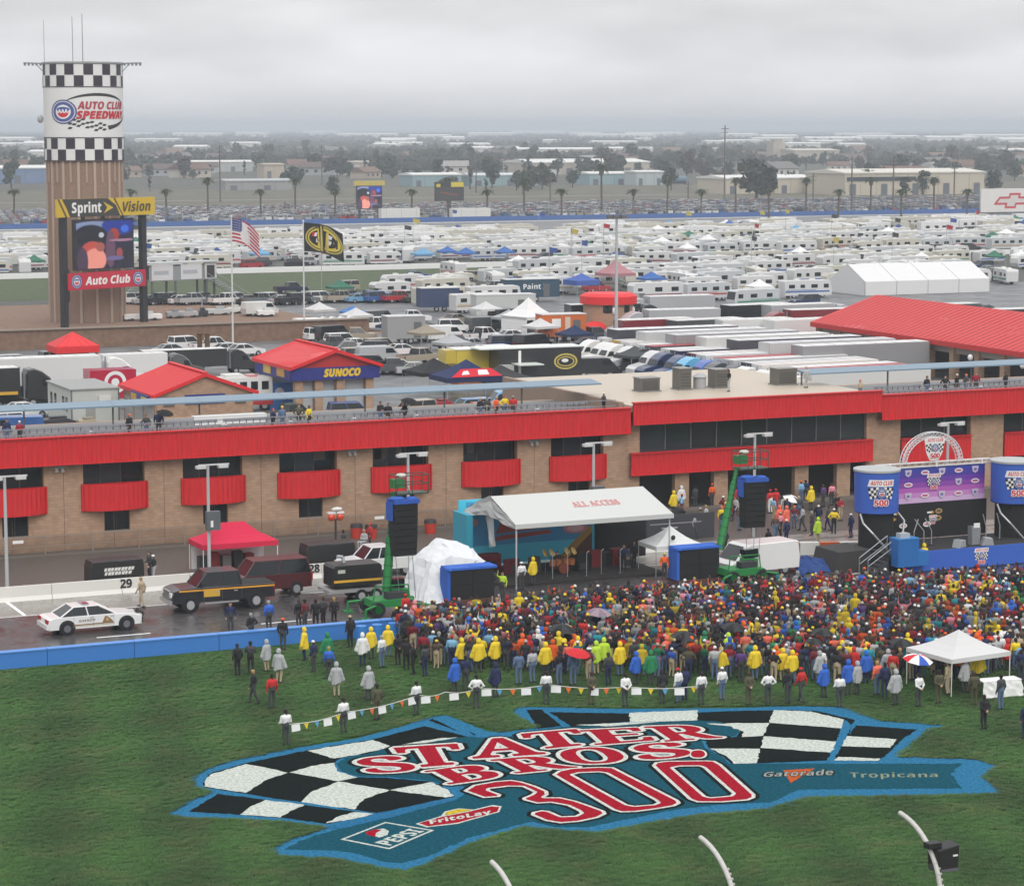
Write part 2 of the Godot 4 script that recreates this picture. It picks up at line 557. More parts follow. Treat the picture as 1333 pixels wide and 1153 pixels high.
func umbrella(at: Vector3,h: float,r: float,kinds: Array,label: String,lean:=0.0):
	var t:=T("umbrella",label,"umbrella",at,0.3)
	t.rotation.x=lean
	var b:=mb()
	for i in 8:
		b.col=kinds[i % kinds.size()]
		var prev:=[V3(0,h,0),V3(0,h,0)]
		for s in range(1,4):
			var f:=s/3.0
			var q:=[]
			for j in [i,i+1]: q.push_back(V3(cos(TAU*j/8)*r*f,h - .38*r*f*f,sin(TAU*j/8)*r*f))
			b.face([prev[0],prev[1],q[1],q[0]],Vector3.UP)
			prev=q
	P("cover",b,M.cloth,t)
	var p:=mb()
	p.cyl(V3(0,h - .8,0),V3(0,h+.06,0),.012,.012,5,STEEL)
	P("shaft",p,M.metal,t)

# ---------------------------------------------------------------- vehicles (nose towards +X, wheels on y = 0)
func wheel(t: Node3D,x: float,z: float,r: float,w:=.2,rimk:=K(.5,.5,.52)):
	var b:=mb()
	b.cyl(V3(x,r,z - w/2),V3(x,r,z+w/2),r,r,12,TYRE)
	var o:=P("wheel",b,M.rough,t)
	var s:=signf(z)
	var e:=mb()
	e.cyl(V3(x,r,z+s*w*.3),V3(x,r,z+s*(w/2+.012)),r*.62,r*.55,10,rimk)
	P("rim",e,M.metal,o)

# a body drawn from the side (x, y) and given width, narrowed at the roof
func shell(side: Array,w: float,k: Color,bevel:=.06) -> MB:
	var b:=mb()
	b.prism(PackedVector2Array(side),-w/2,w/2,k,bevel)
	return b

func cabin(low: Array,w0: float,w1: float,glass: Color,roof: Color) -> Array:
	# low: x back-bottom, x back-top, x front-top, x front-bottom, y bottom, y top
	var g:=mb();g.col=glass
	var q:=[]
	for s in [-1,1]:
		q.push_back([V3(low[0],low[4],s*w0/2),V3(low[1],low[5],s*w1/2),V3(low[2],low[5],s*w1/2),V3(low[3],low[4],s*w0/2)])
	g.face(q[0],V3(0,.2,-1));g.face(q[1],V3(0,.2,1))
	g.face([q[0][0],q[0][1],q[1][1],q[1][0]],V3(-1,.3,0));g.face([q[0][2],q[0][3],q[1][3],q[1][2]],V3(1,.3,0))
	var r:=mb()
	r.prism(PackedVector2Array([V2(low[1] - .05,-w1/2 - .01),V2(low[2]+.06,-w1/2 - .01),V2(low[2]+.06,w1/2+.01),V2(low[1] - .05,w1/2+.01)]),0,.07,roof,.03)
	r.remap(Basis(Vector3.RIGHT,V3(0,0,1),Vector3.UP));r.move(V3(0,low[5] - .02,0))
	# pillars
	for s in [0,1]:
		r.tube([q[s][0],q[s][1]],.05,4,roof);r.tube([q[s][3],q[s][2]],.05,4,roof)
		var m0: Vector3=(q[s][0]+q[s][3])*.5;var m1: Vector3=(q[s][1]+q[s][2])*.5
		r.tube([m0,m1],.04,4,roof)
	return [g,r]

var car_protos:={}
func build_car(kind: String,k: Color,t: Node3D):
	var L_:=4.8;var w:=1.85
	match kind:
		"sedan":
			P("body",shell([V2(-2.4,.32),V2(-2.42,.8),V2(-2.3,.95),V2(-1.35,1.0),V2(1.0,.98),V2(2.2,.84),V2(2.42,.62),V2(2.4,.3)],w,k),M.gloss,t)
			var c:=cabin([-1.75,-1.05,.25,1.15,.95,1.42],1.66,1.28,GLASS,k)
			P("window",c[0],M.glass,t);P("roof",c[1],M.gloss,t)
		"suv":
			P("body",shell([V2(-2.4,.4),V2(-2.42,1.05),V2(-2.35,1.15),V2(1.0,1.12),V2(2.3,1.02),V2(2.4,.8),V2(2.4,.38)],1.95,k),M.gloss,t)
			var c:=cabin([-2.35,-2.2,.45,1.1,1.12,1.78],1.78,1.5,GLASS,k)
			P("window",c[0],M.glass,t);P("roof",c[1],M.gloss,t)
		"pickup":
			L_=5.6
			P("body",shell([V2(-2.8,.5),V2(-2.8,1.18),V2(1.3,1.18),V2(2.6,1.08),V2(2.75,.9),V2(2.75,.45)],1.98,k),M.gloss,t)
			var c:=cabin([-.75,-.6,.75,1.4,1.16,1.82],1.8,1.52,GLASS,k)
			P("window",c[0],M.glass,t);P("roof",c[1],M.gloss,t)
			var b:=mb();b.box(V3(-1.75,1.19,0),V3(1.85,.02,1.6),K(.03,.03,.03));P("bed",b,M.rough,t)
		"van":
			P("body",shell([V2(-2.6,.4),V2(-2.65,1.2),V2(-2.5,2.05),V2(-2.35,2.1),V2(1.2,2.1),V2(1.5,2.0),V2(2.2,1.15),V2(2.6,.95),V2(2.6,.4)],1.98,k,.1),M.gloss,t)
			var g:=mb();g.col=GLASS
			g.face([V3(1.53,1.98,-.8),V3(2.21,1.2,-.88),V3(2.21,1.2,.88),V3(1.53,1.98,.8)],V3(1,1,0))
			for s in [-1,1]: g.face([V3(.6,1.85,s*.995),V3(1.45,1.85,s*.995),V3(1.9,1.3,s*.995),V3(.6,1.3,s*.995)],V3(0,0,s))
			P("window",g,M.glass,t)
	var r: float=.33 if kind=="sedan" else .38
	for sx in [-1,1]:
		for sz in [-1,1]:
			wheel(t,sx*L_*(.29 if kind != "van" else .31),sz*(w/2 - .06),r)
	for s in [-1,1]:
		var h:=mb();h.box(V3(L_/2+(.0 if kind != "van" else .2) - .0,.72 if kind=="sedan" else .9,s*.68),V3(.06,.16,.32),K(.7,.7,.68));P("headlight",h,M.glass,t)
		var e:=mb();e.box(V3(-L_/2 - (.03 if kind != "van" else .25),.78 if kind=="sedan" else .95,s*.74),V3(.05,.16,.26),K(.35,.01,.01));P("tail_light",e,M.glass,t)

func car(kind: String,kn: String,k: Color,at: Vector3,turn: float,label: String,group:="") -> Node3D:
	var key:=kind+kn
	var word: String={"sedan": "parked_car","suv": "parked_suv","pickup": "parked_pickup","van": "parked_van"}[kind]
	if not car_protos.has(key):
		var t:=T(word,label,{"sedan": "car","suv": "car","pickup": "pickup","van": "van"}[kind],at,turn,group)
		build_car(kind,k,t)
		car_protos[key]=t
		return t
	var o:=copy(car_protos[key],at,turn,word)
	tag(o,label,"",group)
	return o

# the same car as one light mesh, for the far parking lot
func far_car(k: Color,tall: bool) -> MB:
	var b:=mb()
	var h:=.3 if tall else 0.0
	b.prism(PackedVector2Array([V2(-2.3,.25),V2(-2.3,.9+h*.6),V2(1.0,.95+h*.6),V2(2.25,.8+h*.6),V2(2.3,.25)]),-.9,.9,k)
	var c:=cabin([-1.9 if tall else -1.7,-1.7 if tall else -1.0,.3,1.1,.94+h*.6,1.42+h],1.6,1.25,GLASS,k)
	b.add(c[0],Transform3D.IDENTITY);b.add(c[1],Transform3D.IDENTITY)
	for x in [-1.4,1.4]:
		for z in [-.86,.86]: b.box(V3(x,.3,z),V3(.6,.6,.18),TYRE)
	return b

# ---------------------------------------------------------------- campers (nose towards +X)
func rv_windows(t: Node3D,spots: Array,w: float,y: float):
	for s in spots:
		var b:=mb()
		b.box(V3(s[0],y+.02,s[1]*(w/2+.012)),V3(s[2],s[3],.03),GLASS)
		P("window",b,M.glass,t)

func build_camper(kind: String,stripe: Color,base: Color,t: Node3D):
	var w:=2.45
	var tr:=mb()
	match kind:
		"motorhome":
			P("body",shell([V2(-4.8,.55),V2(-4.8,3.1),V2(-4.6,3.25),V2(4.1,3.25),V2(4.5,3.05),V2(4.85,1.5),V2(4.8,.5)],w,base,.08),M.semi,t)
			var g:=mb();g.col=GLASS
			g.face([V3(4.53,2.95,-1.05),V3(4.84,1.62,-1.1),V3(4.84,1.62,1.1),V3(4.53,2.95,1.05)],V3(1,.2,0))
			P("windscreen",g,M.glass,t)
			rv_windows(t,[[3.6,1,1.0,.7],[1.2,1,1.3,.65],[-1.2,1,.9,.6],[-3.4,1,1.2,.65],[3.6,-1,1.0,.7],[.8,-1,1.4,.65],[-2.6,-1,1.2,.65]],w,2.2)
			for s in [-1,1]:
				tr.box(V3(-.2,1.25,s*(w/2+.008)),V3(9.0,.28,.02),stripe);tr.box(V3(-1.5,1.55,s*(w/2+.008)),V3(6.0,.1,.02),stripe)
			for x in [-2.9,2.9]:
				for z in [-1.05,1.05]: wheel(t,x,z,.45,.28)
		"trailer":
			P("body",shell([V2(-3.9,.6),V2(-3.95,2.6),V2(-3.7,3.0),V2(3.5,3.0),V2(3.95,2.4),V2(4.0,1.4),V2(3.7,.6)],w,base,.06),M.semi,t)
			rv_windows(t,[[2.4,1,1.3,.7],[-.2,1,.9,.6],[-2.8,1,1.2,.6],[2.6,-1,1.2,.7],[-.6,-1,1.3,.7],[-3.0,-1,.8,.5]],w,1.95)
			for s in [-1,1]:
				tr.box(V3(0,1.1,s*(w/2+.008)),V3(7.4,.3,.02),stripe)
				tr.box(V3(1.1,1.65,s*(w/2+.01)),V3(.7,1.75,.02),base*.85)
			for x in [-.9,.1]:
				for z in [-1.1,1.1]: wheel(t,x,z,.36,.22)
			var h:=mb();h.tube([V3(3.7,.6,-.6),V3(5.0,.55,0),V3(3.7,.6,.6)],.06,4,DARK);P("hitch",h,M.paint,t)
		"fifth_wheel":
			P("body",shell([V2(-4.9,.7),V2(-4.95,3.2),V2(-4.7,3.5),V2(4.6,3.5),V2(5.0,3.0),V2(4.9,1.75),V2(2.7,1.65),V2(2.5,.7)],w,base,.06),M.semi,t)
			rv_windows(t,[[3.6,1,1.0,.5],[.9,1,1.5,.75],[-1.6,1,.8,.6],[-3.8,1,1.1,.7],[3.6,-1,.9,.5],[0,-1,1.4,.75],[-3.2,-1,1.4,.75]],w,2.3)
			for s in [-1,1]: tr.box(V3(-1.0,1.35,s*(w/2+.008)),V3(7.2,.34,.02),stripe)
			for x in [-2.2,-1.2]:
				for z in [-1.1,1.1]: wheel(t,x,z,.38,.22)
		"cabover":
			P("body",shell([V2(-3.6,.55),V2(-3.6,2.9),V2(-3.45,3.05),V2(3.2,3.05),V2(3.6,2.6),V2(3.5,2.05),V2(2.3,2.0),V2(2.2,.55)],w,base,.07),M.semi,t)
			var cb:=shell([V2(2.1,.5),V2(2.1,1.98),V2(2.5,1.98),V2(3.0,1.3),V2(4.0,1.1),V2(4.1,.5)],2.0,base);P("cab",cb,M.gloss,t)
			var g:=mb();g.col=GLASS
			g.face([V3(2.55,1.95,-.85),V3(3.03,1.32,-.9),V3(3.03,1.32,.9),V3(2.55,1.95,.85)],V3(1,1,0));P("windscreen",g,M.glass,t)
			rv_windows(t,[[.8,1,1.2,.6],[-2.0,1,1.1,.6],[2.9,1,.8,.35],[.4,-1,1.2,.6],[-2.2,-1,1.0,.6]],w,2.0)
			for s in [-1,1]: tr.box(V3(-.7,1.2,s*(w/2+.008)),V3(5.7,.3,.02),stripe)
			for x in [-2.2,3.0]:
				for z in [-.98,.98]: wheel(t,x,z,.38,.22)
	P("stripe",tr,M.paint,t)
	var top: float={"motorhome": 3.25,"trailer": 3.0,"fifth_wheel": 3.5,"cabover": 3.05}[kind]
	for x in [-1.8,1.4]:
		var a:=mb();a.prism(PackedVector2Array([V2(x - .5,top - .03),V2(x - .42,top+.28),V2(x+.36,top+.3),V2(x+.5,top - .03)]),-.4,.4,OFFWHITE,.05);P("roof_unit",a,M.semi,t)

func far_camper(kind: int,k: Color,st: Color) -> MB:
	var b:=mb()
	var top:=3.2
	match kind:
		0:
			b.prism(PackedVector2Array([V2(-4.7,.55),V2(-4.7,3.15),V2(4.1,3.2),V2(4.8,1.5),V2(4.8,.5)]),-1.2,1.2,k)
			b.box(V3(4.62,2.2,0),V3(.25,1.1,2.1),GLASS)
		1:
			b.prism(PackedVector2Array([V2(-3.8,.6),V2(-3.8,2.9),V2(3.5,2.95),V2(3.9,1.5),V2(3.7,.6)]),-1.2,1.2,k);top=2.95
		2:
			b.prism(PackedVector2Array([V2(-4.8,.7),V2(-4.8,3.45),V2(4.6,3.45),V2(5.0,2.9),V2(4.8,1.75),V2(2.7,1.65),V2(2.5,.7)]),-1.2,1.2,k);top=3.45
	for s in [-1,1]:
		for x in [-2.9,-.4,1.8]: b.box(V3(x,2.1,s*1.21),V3(1.1,.65,.03),GLASS)
		b.box(V3(-.4,1.2,s*1.21),V3(6.2,.3,.03),st)
		for x in [-2.2,-1.3]: b.box(V3(x,.4,s*1.05),V3(.75,.8,.2),TYRE)
	b.box(V3(1.0,top+.12,0),V3(.8,.26,.7),k*.9)
	return b

# a race transporter: tall box trailer with a rounded-roof tractor
func build_hauler(t: Node3D,k: Color,tractor: Color,len_:=15.0,roofk:=K(.7,.7,.69)):
	var b:=mb()
	b.prism(PackedVector2Array([V2(-len_,.9),V2(-len_,4.0),V2(0,4.0),V2(0,1.3),V2(-3.2,1.3),V2(-3.4,.9)]),-1.28,1.28,k,.05);P("trailer_body",b,M.gloss,t)
	var r:=mb();r.box(V3(-len_/2,4.03,0),V3(len_ - .2,.05,2.4),roofk)
	for i in 7: r.box(V3(-len_*(i+.5)/7,4.065,0),V3(.06,.03,2.36),roofk*.75)
	P("trailer_roof",r,M.semi,t)
	for x in [-len_+1.2,-len_+2.4]:
		for z in [-1.05,1.05]: wheel(t,x,z,.5,.35)
	var c:=mb()
	c.prism(PackedVector2Array([V2(.7,.8),V2(.7,3.3),V2(.9,3.75),V2(1.5,3.85),V2(2.3,3.55),V2(3.1,2.9),V2(3.5,2.1),V2(4.9,1.75),V2(5.3,1.4),V2(5.35,.6),V2(2.5,.6)]),-1.15,1.15,tractor,.16);P("tractor",c,M.gloss,t)
	var g:=mb();g.col=GLASS
	g.face([V3(3.1,2.93,-.85),V3(3.5,2.2,-.95),V3(3.5,2.2,.95),V3(3.1,2.93,.85)],V3(1,.6,0))
	for s in [-1,1]: g.face([V3(2.3,2.8,s*1.16),V3(2.95,2.8,s*1.16),V3(3.3,2.1,s*1.16),V3(2.3,2.1,s*1.16)],V3(0,0,s))
	P("window",g,M.glass,t)
	for x in [1.3,4.4]:
		for z in [-1.02,1.02]: wheel(t,x,z,.5,.32)
	for s in [-1,1]:
		var e:=mb();e.cyl(V3(.5,.9,s*.95),V3(.5,3.9,s*.95),.08,.08,6,STEEL);P("exhaust",e,M.metal,t)

# ---------------------------------------------------------------- trees
func crown_mesh(seed_: int,h: float,w: float,base: float,k: Color,n: int,lobes: int) -> MB:
	rng.seed=seed_
	var b:=mb()
	var cs:=[]
	for i in lobes:
		var a:=rng.randf()*TAU;var f:=rng.randf()
		cs.push_back([V3(cos(a)*w*.28*sqrt(f),base+(h - base)*rng.randf_range(.2,.82),sin(a)*w*.28*sqrt(f)),w*rng.randf_range(.18,.32)])
	for i in n:
		var c: Array=cs[rng.randi() % cs.size()]
		var d:=V3(rng.randfn(),rng.randfn(),rng.randfn()).normalized()
		var p: Vector3=c[0]+d*c[1]*rng.randf_range(.55,1.0)*V3(1,.85,1)
		if p.y>h: continue
		var s:=w*rng.randf_range(.05,.1)
		var u:=V3(rng.randfn(),rng.randfn(),rng.randfn()).normalized();var q:=u.cross(d+V3(.01,.3,.02)).normalized()
		b.col=k*rng.randf_range(.7,1.35)
		b.tri(p - u*s,p+q*s,p+u*s);b.tri(p - u*s,p+u*s*.8 - d*s,p - q*s)
	return b

func build_tree(t: Node3D,seed_: int,h: float,w: float,base: float,k: Color,n:=420,lobes:=9):
	var tr:=mb()
	tr.cyl(Vector3.ZERO,V3(.1,h*.55,0),h*.035,h*.015,6,K(.07,.055,.04))
	for i in 3:
		var a:=i*2.1+seed_
		tr.cyl(V3(.05,h*(.25+.06*i),0),V3(cos(a)*w*.25,h*.6,sin(a)*w*.25),h*.016,h*.008,5)
	P("trunk",tr,M.rough,t)
	P("crown",crown_mesh(seed_,h,w,base,k,n,lobes),M.leaf,t)

func build_palm(t: Node3D,seed_: int,h: float):
	rng.seed=seed_
	var tr:=mb()
	tr.cyl(Vector3.ZERO,V3(.15,h - 1.2,0),.34,.24,7,K(.1,.08,.06))
	tr.cyl(V3(.15,h - 2.6,0),V3(.15,h - 1.0,0),.55,.75,7,K(.13,.1,.06))
	P("trunk",tr,M.rough,t)
	var c:=mb()
	for i in 44:
		var a:=rng.randf()*TAU;var up:=rng.randf_range(-.5,1.1)
		var d:=V3(cos(a),0,sin(a));var prev:=V3(.15,h - 1.0,0)
		var sd:=V3(-sin(a),0,cos(a))
		c.col=K(.05,.075,.03)*rng.randf_range(.7,1.4)
		for s in range(1,4):
			var f:=s/3.0
			var p:=V3(.15,h - 1.0,0)+d*2.5*f+V3(0,up*1.3*f - 1.0*f*f,0)
			var w0:=.48*(1.0 - (s - 1)/3.2);var w1:=.48*(1.0 - s/3.2)
			c.face([prev - sd*w0,prev+sd*w0,p+sd*w1,p - sd*w1],Vector3.UP)
			prev=p
	P("crown",c,M.leaf,t)

# ---------------------------------------------------------------- the scene
# World: x runs along the pit building, -z away from the grandstand, y up. The camera stands in the grandstand.
func make_sky() -> Image:
	var w:=4096;var h:=2048
	var f:=FastNoiseLite.new();f.seed=11;f.frequency=1.0;f.fractal_octaves=5;f.noise_type=FastNoiseLite.TYPE_SIMPLEX_SMOOTH
	var g:=FastNoiseLite.new();g.seed=5;g.frequency=1.0;g.fractal_octaves=4;g.noise_type=FastNoiseLite.TYPE_SIMPLEX_SMOOTH
	var data:=PackedFloat32Array();data.resize(w*h*3)
	for y in h:
		var e:=90.0 - (y+.5)*180.0/h
		var step:=1 if e>-1.0 and e<8.0 else 16
		if step==16 and y % 8 != 0 and not (e<8.2 and e>-1.2):
			# rows between the sampled ones repeat the row above
			for i in w*3: data[y*w*3+i]=data[(y - 1)*w*3+i]
			continue
		for x in range(0,w,step):
			var a:=TAU*(x+.5*step)/w
			var ce:=cos(deg_to_rad(e));var c:=Color(SKY_AIR,SKY_AIR*1.045,SKY_AIR*1.09)
			if e>0.0:
				# a flat cloud deck seen from below: far cloud is squeezed towards the skyline
				var n:=f.get_noise_3d(cos(a)*11.0,sin(a)*11.0,e*.75+3.0)
				var n2:=g.get_noise_3d(cos(a)*5.0,sin(a)*5.0,e*.4)
				var band:=exp(-pow((e - 1.3 - n2*.9)/.75,2.0))
				var l:=.555+.07*band+n*.07+n2*.08
				l *= lerpf(1.0,SKY_TOP,smoothstep(3.5,75.0,e)) 
				c=Color(l,l*1.0,l*1.02)
				var air:=Color(SKY_AIR,SKY_AIR*1.045,SKY_AIR*1.09)
				c=c.lerp(air,exp(-e/.4))
			for k in step:
				var i:=(y*w+x+k)*3
				data[i]=c.r;data[i+1]=c.g;data[i+2]=c.b
	return Image.create_from_data(w,h,false,Image.FORMAT_RGBF,data.to_byte_array())

const SKY_AIR=.46
const SKY_TOP=2.15

func _ready():
	# --- camera
	var cam:=Camera3D.new();cam.name="camera"
	cam.fov=19.82;cam.near=1.0;cam.far=60000.0
	var yaw:=deg_to_rad(24.3);var pitch:=atan(413.5/3300.0)
	var fw:=V3(sin(yaw)*cos(pitch),-sin(pitch),-cos(yaw)*cos(pitch))
	var rt:=V3(cos(yaw),0,sin(yaw))
	cam.transform=Transform3D(Basis(rt,rt.cross(fw),-fw),V3(0,27.5,0))
	add_child(cam)
	cam_inverse=cam.transform.affine_inverse()
	# --- sky, haze, exposure
	var env:=Environment.new()
	env.background_mode=Environment.BG_SKY
	var sm:=PanoramaSkyMaterial.new();sm.panorama=ImageTexture.create_from_image(make_sky());sm.filter=true
	var sky:=Sky.new();sky.sky_material=sm;env.sky=sky
	env.tonemap_mode=Environment.TONE_MAPPER_LINEAR
	env.tonemap_exposure=1.34
	env.fog_enabled=true;env.fog_density=.00025;env.fog_light_color=K(.93,.965,1.0)
	env.sdfgi_enabled=true;env.ssao_enabled=true;env.ssil_enabled=true
	var we:=WorldEnvironment.new();we.name="environment";we.environment=env;add_child(we)
	# --- sun behind the cloud
	var sun:=DirectionalLight3D.new();sun.name="sun"
	sun.light_energy=.33;sun.light_angular_distance=40.0;sun.light_color=K(1,.985,.96);sun.shadow_enabled=true
	sun.basis=Basis.looking_at(V3(.12,-.8,-1));add_child(sun)

	rng.seed=7
	M.paint=mat(.55);M.gloss=mat(.32,0.0,.5);M.semi=mat(.42);M.rough=mat(.9);M.cloth=mat(.95);M.metal=mat(.4,.7);M.glass=mat(.07);M.leaf=mat(.9)
	M.dull=mat(.22);M.tent=mat(.95);M.tent.backlight_enabled=true;M.tent.backlight=K(.45,.45,.45)
	M.grassy=ground_mat(noise_tex(.016,K(.5,.53,.5),K(1.2,1.2,1.2),21,1024,6),3.4,1.0,true);M.grassy.metallic_specular=.0
	M.screen=mat(.5)
	setting()
	pit_building()
	pit_lane()
	stages()
	field()
	crowd()
	paddock()
	tower()
	campers()
	distance()

# ---------------------------------------------------------------- ground, track, lawns
func strip(x0: float,x1: float,z0: float,z1: float,y: float) -> MB:
	var b:=mb()
	b.quad(V3(x0,y,z1),V3(x1,y,z1),V3(x1,y,z0),V3(x0,y,z0))
	return b

var logo:=[V2(28.12,-96.36),V2(29.58,-97.94),V2(30.73,-98.86),V2(30.31,-100.05),V2(30.6,-101.24),V2(31.37,-102.31),V2(32.76,-103.38),V2(36.95,-104.78),V2(41.65,-106.13),V2(44.9,-107.95),V2(45.35,-107.59),V2(46.22,-103.56),V2(47.41,-103.6),V2(47.97,-103.7),V2(47.93,-105.47),V2(48.11,-107.02),V2(48.99,-108),V2(52.44,-106.06),V2(61.36,-102.57),V2(63.14,-101.54),V2(63.28,-98.24),V2(65.87,-95.91),V2(64.45,-95.69),V2(60.38,-92.08),V2(63.26,-90.39),V2(63.3,-88.83),V2(61.79,-87.65),V2(61.09,-85.45),V2(60.46,-84.91),V2(53.07,-87.68),V2(50.57,-86.78),V2(47.43,-87.21),V2(42.76,-86.51),V2(40.49,-88.47),V2(37.76,-87.14),V2(35.2,-85.32),V2(34.08,-84.88),V2(33.35,-85.4),V2(32.13,-87.47),V2(30.23,-88.71),V2(30.21,-89.8),V2(31.39,-90.87),V2(33.17,-91.78),V2(31.99,-93.21),V2(28.32,-95.62)]

func setting():
	var dry:=noise_tex(.012,K(.05,.055,.04),K(.1,.098,.075),3,1024,6)
	var g:=mb()
	g.quad(V3(-6000,-.02,-13500),V3(12000,-.02,-13500),V3(12000,-.02,2000),V3(-6000,-.02,2000))
	S("ground",g,ground_mat(dry,160.0,.95))
	# lawn: mown in bands, mottled, a little worn
	var lm:=StandardMaterial3D.new()
	lm.albedo_texture=ImageTexture.create_from_image(lawn_image());lm.roughness=1.0;lm.metallic_specular=.0
	lm.uv1_scale=V3(1.0/120.0,1.0/60.0,1);lm.uv1_offset=V3(0,0,0)
	lm.detail_enabled=true;lm.detail_blend_mode=BaseMaterial3D.BLEND_MODE_MUL
	lm.detail_albedo=noise_tex(.06,K(.45,.45,.45),K(1,1,1),8,2048,6)
	lm.detail_uv_layer=BaseMaterial3D.DETAIL_UV_1
	S("lawn",strip(-60,180,-126.2,-66,.0),lm)
	# grass blades standing proud of the turf, in tufts whose tone follows the mowing
	var tuft:=mb()
	for i in 9:
		var a:=i*2.4
		var r:=.05+.015*(i % 4)
		tuft.col=K(1,1,1)*(.75+.07*i)
		tuft.tri(V3(cos(a)*r,0,sin(a)*r),V3(cos(a+.25)*(r+.13),.03+.012*(i % 3),sin(a+.25)*(r+.13)),V3(cos(a+.7)*r,.004,sin(a+.7)*r))
	var ol: PackedVector2Array=Geometry2D.offset_polygon(PackedVector2Array(logo),-.2)[0]
	var mm:=MultiMesh.new();mm.transform_format=MultiMesh.TRANSFORM_3D;mm.use_colors=true;mm.mesh=tuft.mesh();mm.instance_count=150000
	var nz:=FastNoiseLite.new();nz.seed=4;nz.frequency=.35
	for i in 150000:
		var p:=V3(0,-.3,-100)
		for k in 6:
			# as many as the stands see: evenly spread over the lawn in view
			var q:=ground_at(rng.randf_range(-20,1353),1.0/lerpf(1.0/138.0,1.0/85.0,rng.randf()))
			if q.z>-125.9 and not (in_logo(q) and Geometry2D.is_point_in_polygon(V2(q.x,q.z),ol)):
				p=q;break
		var s:=clampf(sin((p.x+p.z*.26)*TAU/5.0)*1.2,-1,1)*.15+clampf(sin((p.z - p.x*.05)*TAU/8.6)*1.2,-1,1)*.11
		var l:=(1.0+s)*rng.randf_range(.75,1.3)
		mm.set_instance_transform(i,Transform3D(Basis(Vector3.UP,rng.randf()*TAU).scaled(Vector3.ONE*rng.randf_range(.6,1.25)),p))
		mm.set_instance_color(i,K(.042,.11,.022).lerp(K(.088,.118,.038),clampf(nz.get_noise_2d(p.x,p.z)*1.2,0,.5))*l)
	var ti:=MultiMeshInstance3D.new();ti.name="grass";ti.multimesh=mm;ti.material_override=M.leaf;add_child(ti)
	tag(ti,"short green turf tufts growing on the infield lawn","grass","","stuff")
	# pit road: rain-wet asphalt, then concrete stalls
	var wet:=ground_mat(noise_tex(.02,K(.042,.04,.042),K(.085,.08,.08),31,1024,5),14.0,noise_tex(.008,K(.012,.012,.012),K(.16,.16,.16),32,512,3))
	M.wet_asphalt=wet
	S("pit_road",strip(-60,200,-139.7,-126.2,.004),wet)
	var conc:=ground_mat(noise_tex(.02,K(.2,.19,.17),K(.3,.285,.26),41,1024,5),9.0,noise_tex(.01,K(.02,.02,.02),K(.2,.2,.2),42,512,3))
	M.concrete_wet=conc
	S("pit_stalls",strip(-60,200,-144.3,-139.7,.004),conc)
	S("service_lane",strip(-60,200,-158.9,-144.3,.004),ground_mat(noise_tex(.03,K(.075,.068,.06),K(.12,.11,.1),33,1024,5),11.0,.45))
	S("service_kerb",strip(-60,200,-146.6,-144.7,.01),conc)
	var pm:=mb()
	var pw:=K(.6,.6,.58)
	pm.col=pw
	pm.add(strip(-60,200,-139.85,-139.6,.009),Transform3D.IDENTITY)
	S("pit_road_line",pm,ground_mat(noise_tex(.08,K(.35,.35,.33),K(.68,.68,.66),6,256),3.0,.5))
	for i in 16:
		S("lane_dash",strip(25.6+i*9.35,28.6+i*9.35,-132.1,-131.95,.009),mat(.5))
	for x in [32.9,45.6,58.3]:
		S("stall_line",strip(x - .1,x+.1,-144.2,-139.9,.009),mat(.5))
	# paddock: broad grey asphalt, wet in places
	var pad:=ground_mat(noise_tex(.012,K(.085,.088,.092),K(.2,.2,.205),51,1024,6),42.0,noise_tex(.01,K(.05,.05,.05),K(.45,.45,.45),52,512,3))
	S("paddock",strip(20,420,-372,-160,.0),pad)
	S("camper_field",strip(60,620,-592,-372,.0),ground_mat(noise_tex(.015,K(.045,.047,.042),K(.1,.098,.085),53,1024,6),60.0,.8))
	var gr:=ground_mat(noise_tex(.02,K(.035,.06,.02),K(.085,.105,.04),61,1024,6),40.0,.95)
	S("infield_grass",strip(60,172,-453,-396,.02),gr)
	S("infield_grass",strip(172,560,-453,-440,.02),gr)
	S("trackside_grass",strip(100,700,-600,-583,.03),gr)
	# low white wall along the inner edge of the infield road
	var ww:=mb();ww.span(V3(60,0,-454.5),V3(620,1.0,-454),WHITE)
	tag(P("white_wall",ww,M.rough,self),"long low white concrete wall across the infield before the campers","wall")
	# banked far straight with its blue-topped wall and catch fence
	var tm:=ground_mat(noise_tex(.02,K(.13,.13,.135),K(.19,.19,.195),71,1024,5),30.0,.6)
	var tb:=mb();tb.col=Color.WHITE
	tb.quad(V3(-100,.5,-654),V3(1100,.5,-654),V3(1100,.05,-598),V3(-100,.05,-598))
	S("far_straight",tb,tm)
	var bw:=mb();bw.span(V3(-100,.2,-655.2),V3(1100,.8,-654),OFFWHITE);bw.span(V3(-100,.8,-655.25),V3(1100,2.1,-653.95),K(.06,.13,.34))
	tag(P("track_wall",bw,M.rough,self),"long blue topped concrete wall on the outside of the far straight","wall")
	var fp:=mb()
	for i in 150: fp.box(V3(100+i*4.5,4.0,-654.6),V3(.06,4.0,.06),STEEL)
	for y in [3.4,4.6,5.8]: fp.box(V3(430,y,-654.6),V3(680,.03,.03),STEEL)
	tag(P("catch_fence",fp,M.paint,self),"thin steel catch fence standing on the far track wall","fence")
	S("track_bank",bank(),M.rough)

func bank() -> MB:
	var b:=mb();b.col=K(.11,.1,.075)
	b.quad(V3(-100,.0,-690),V3(1100,.0,-690),V3(1100,.6,-655.2),V3(-100,.6,-655.2))
	return b

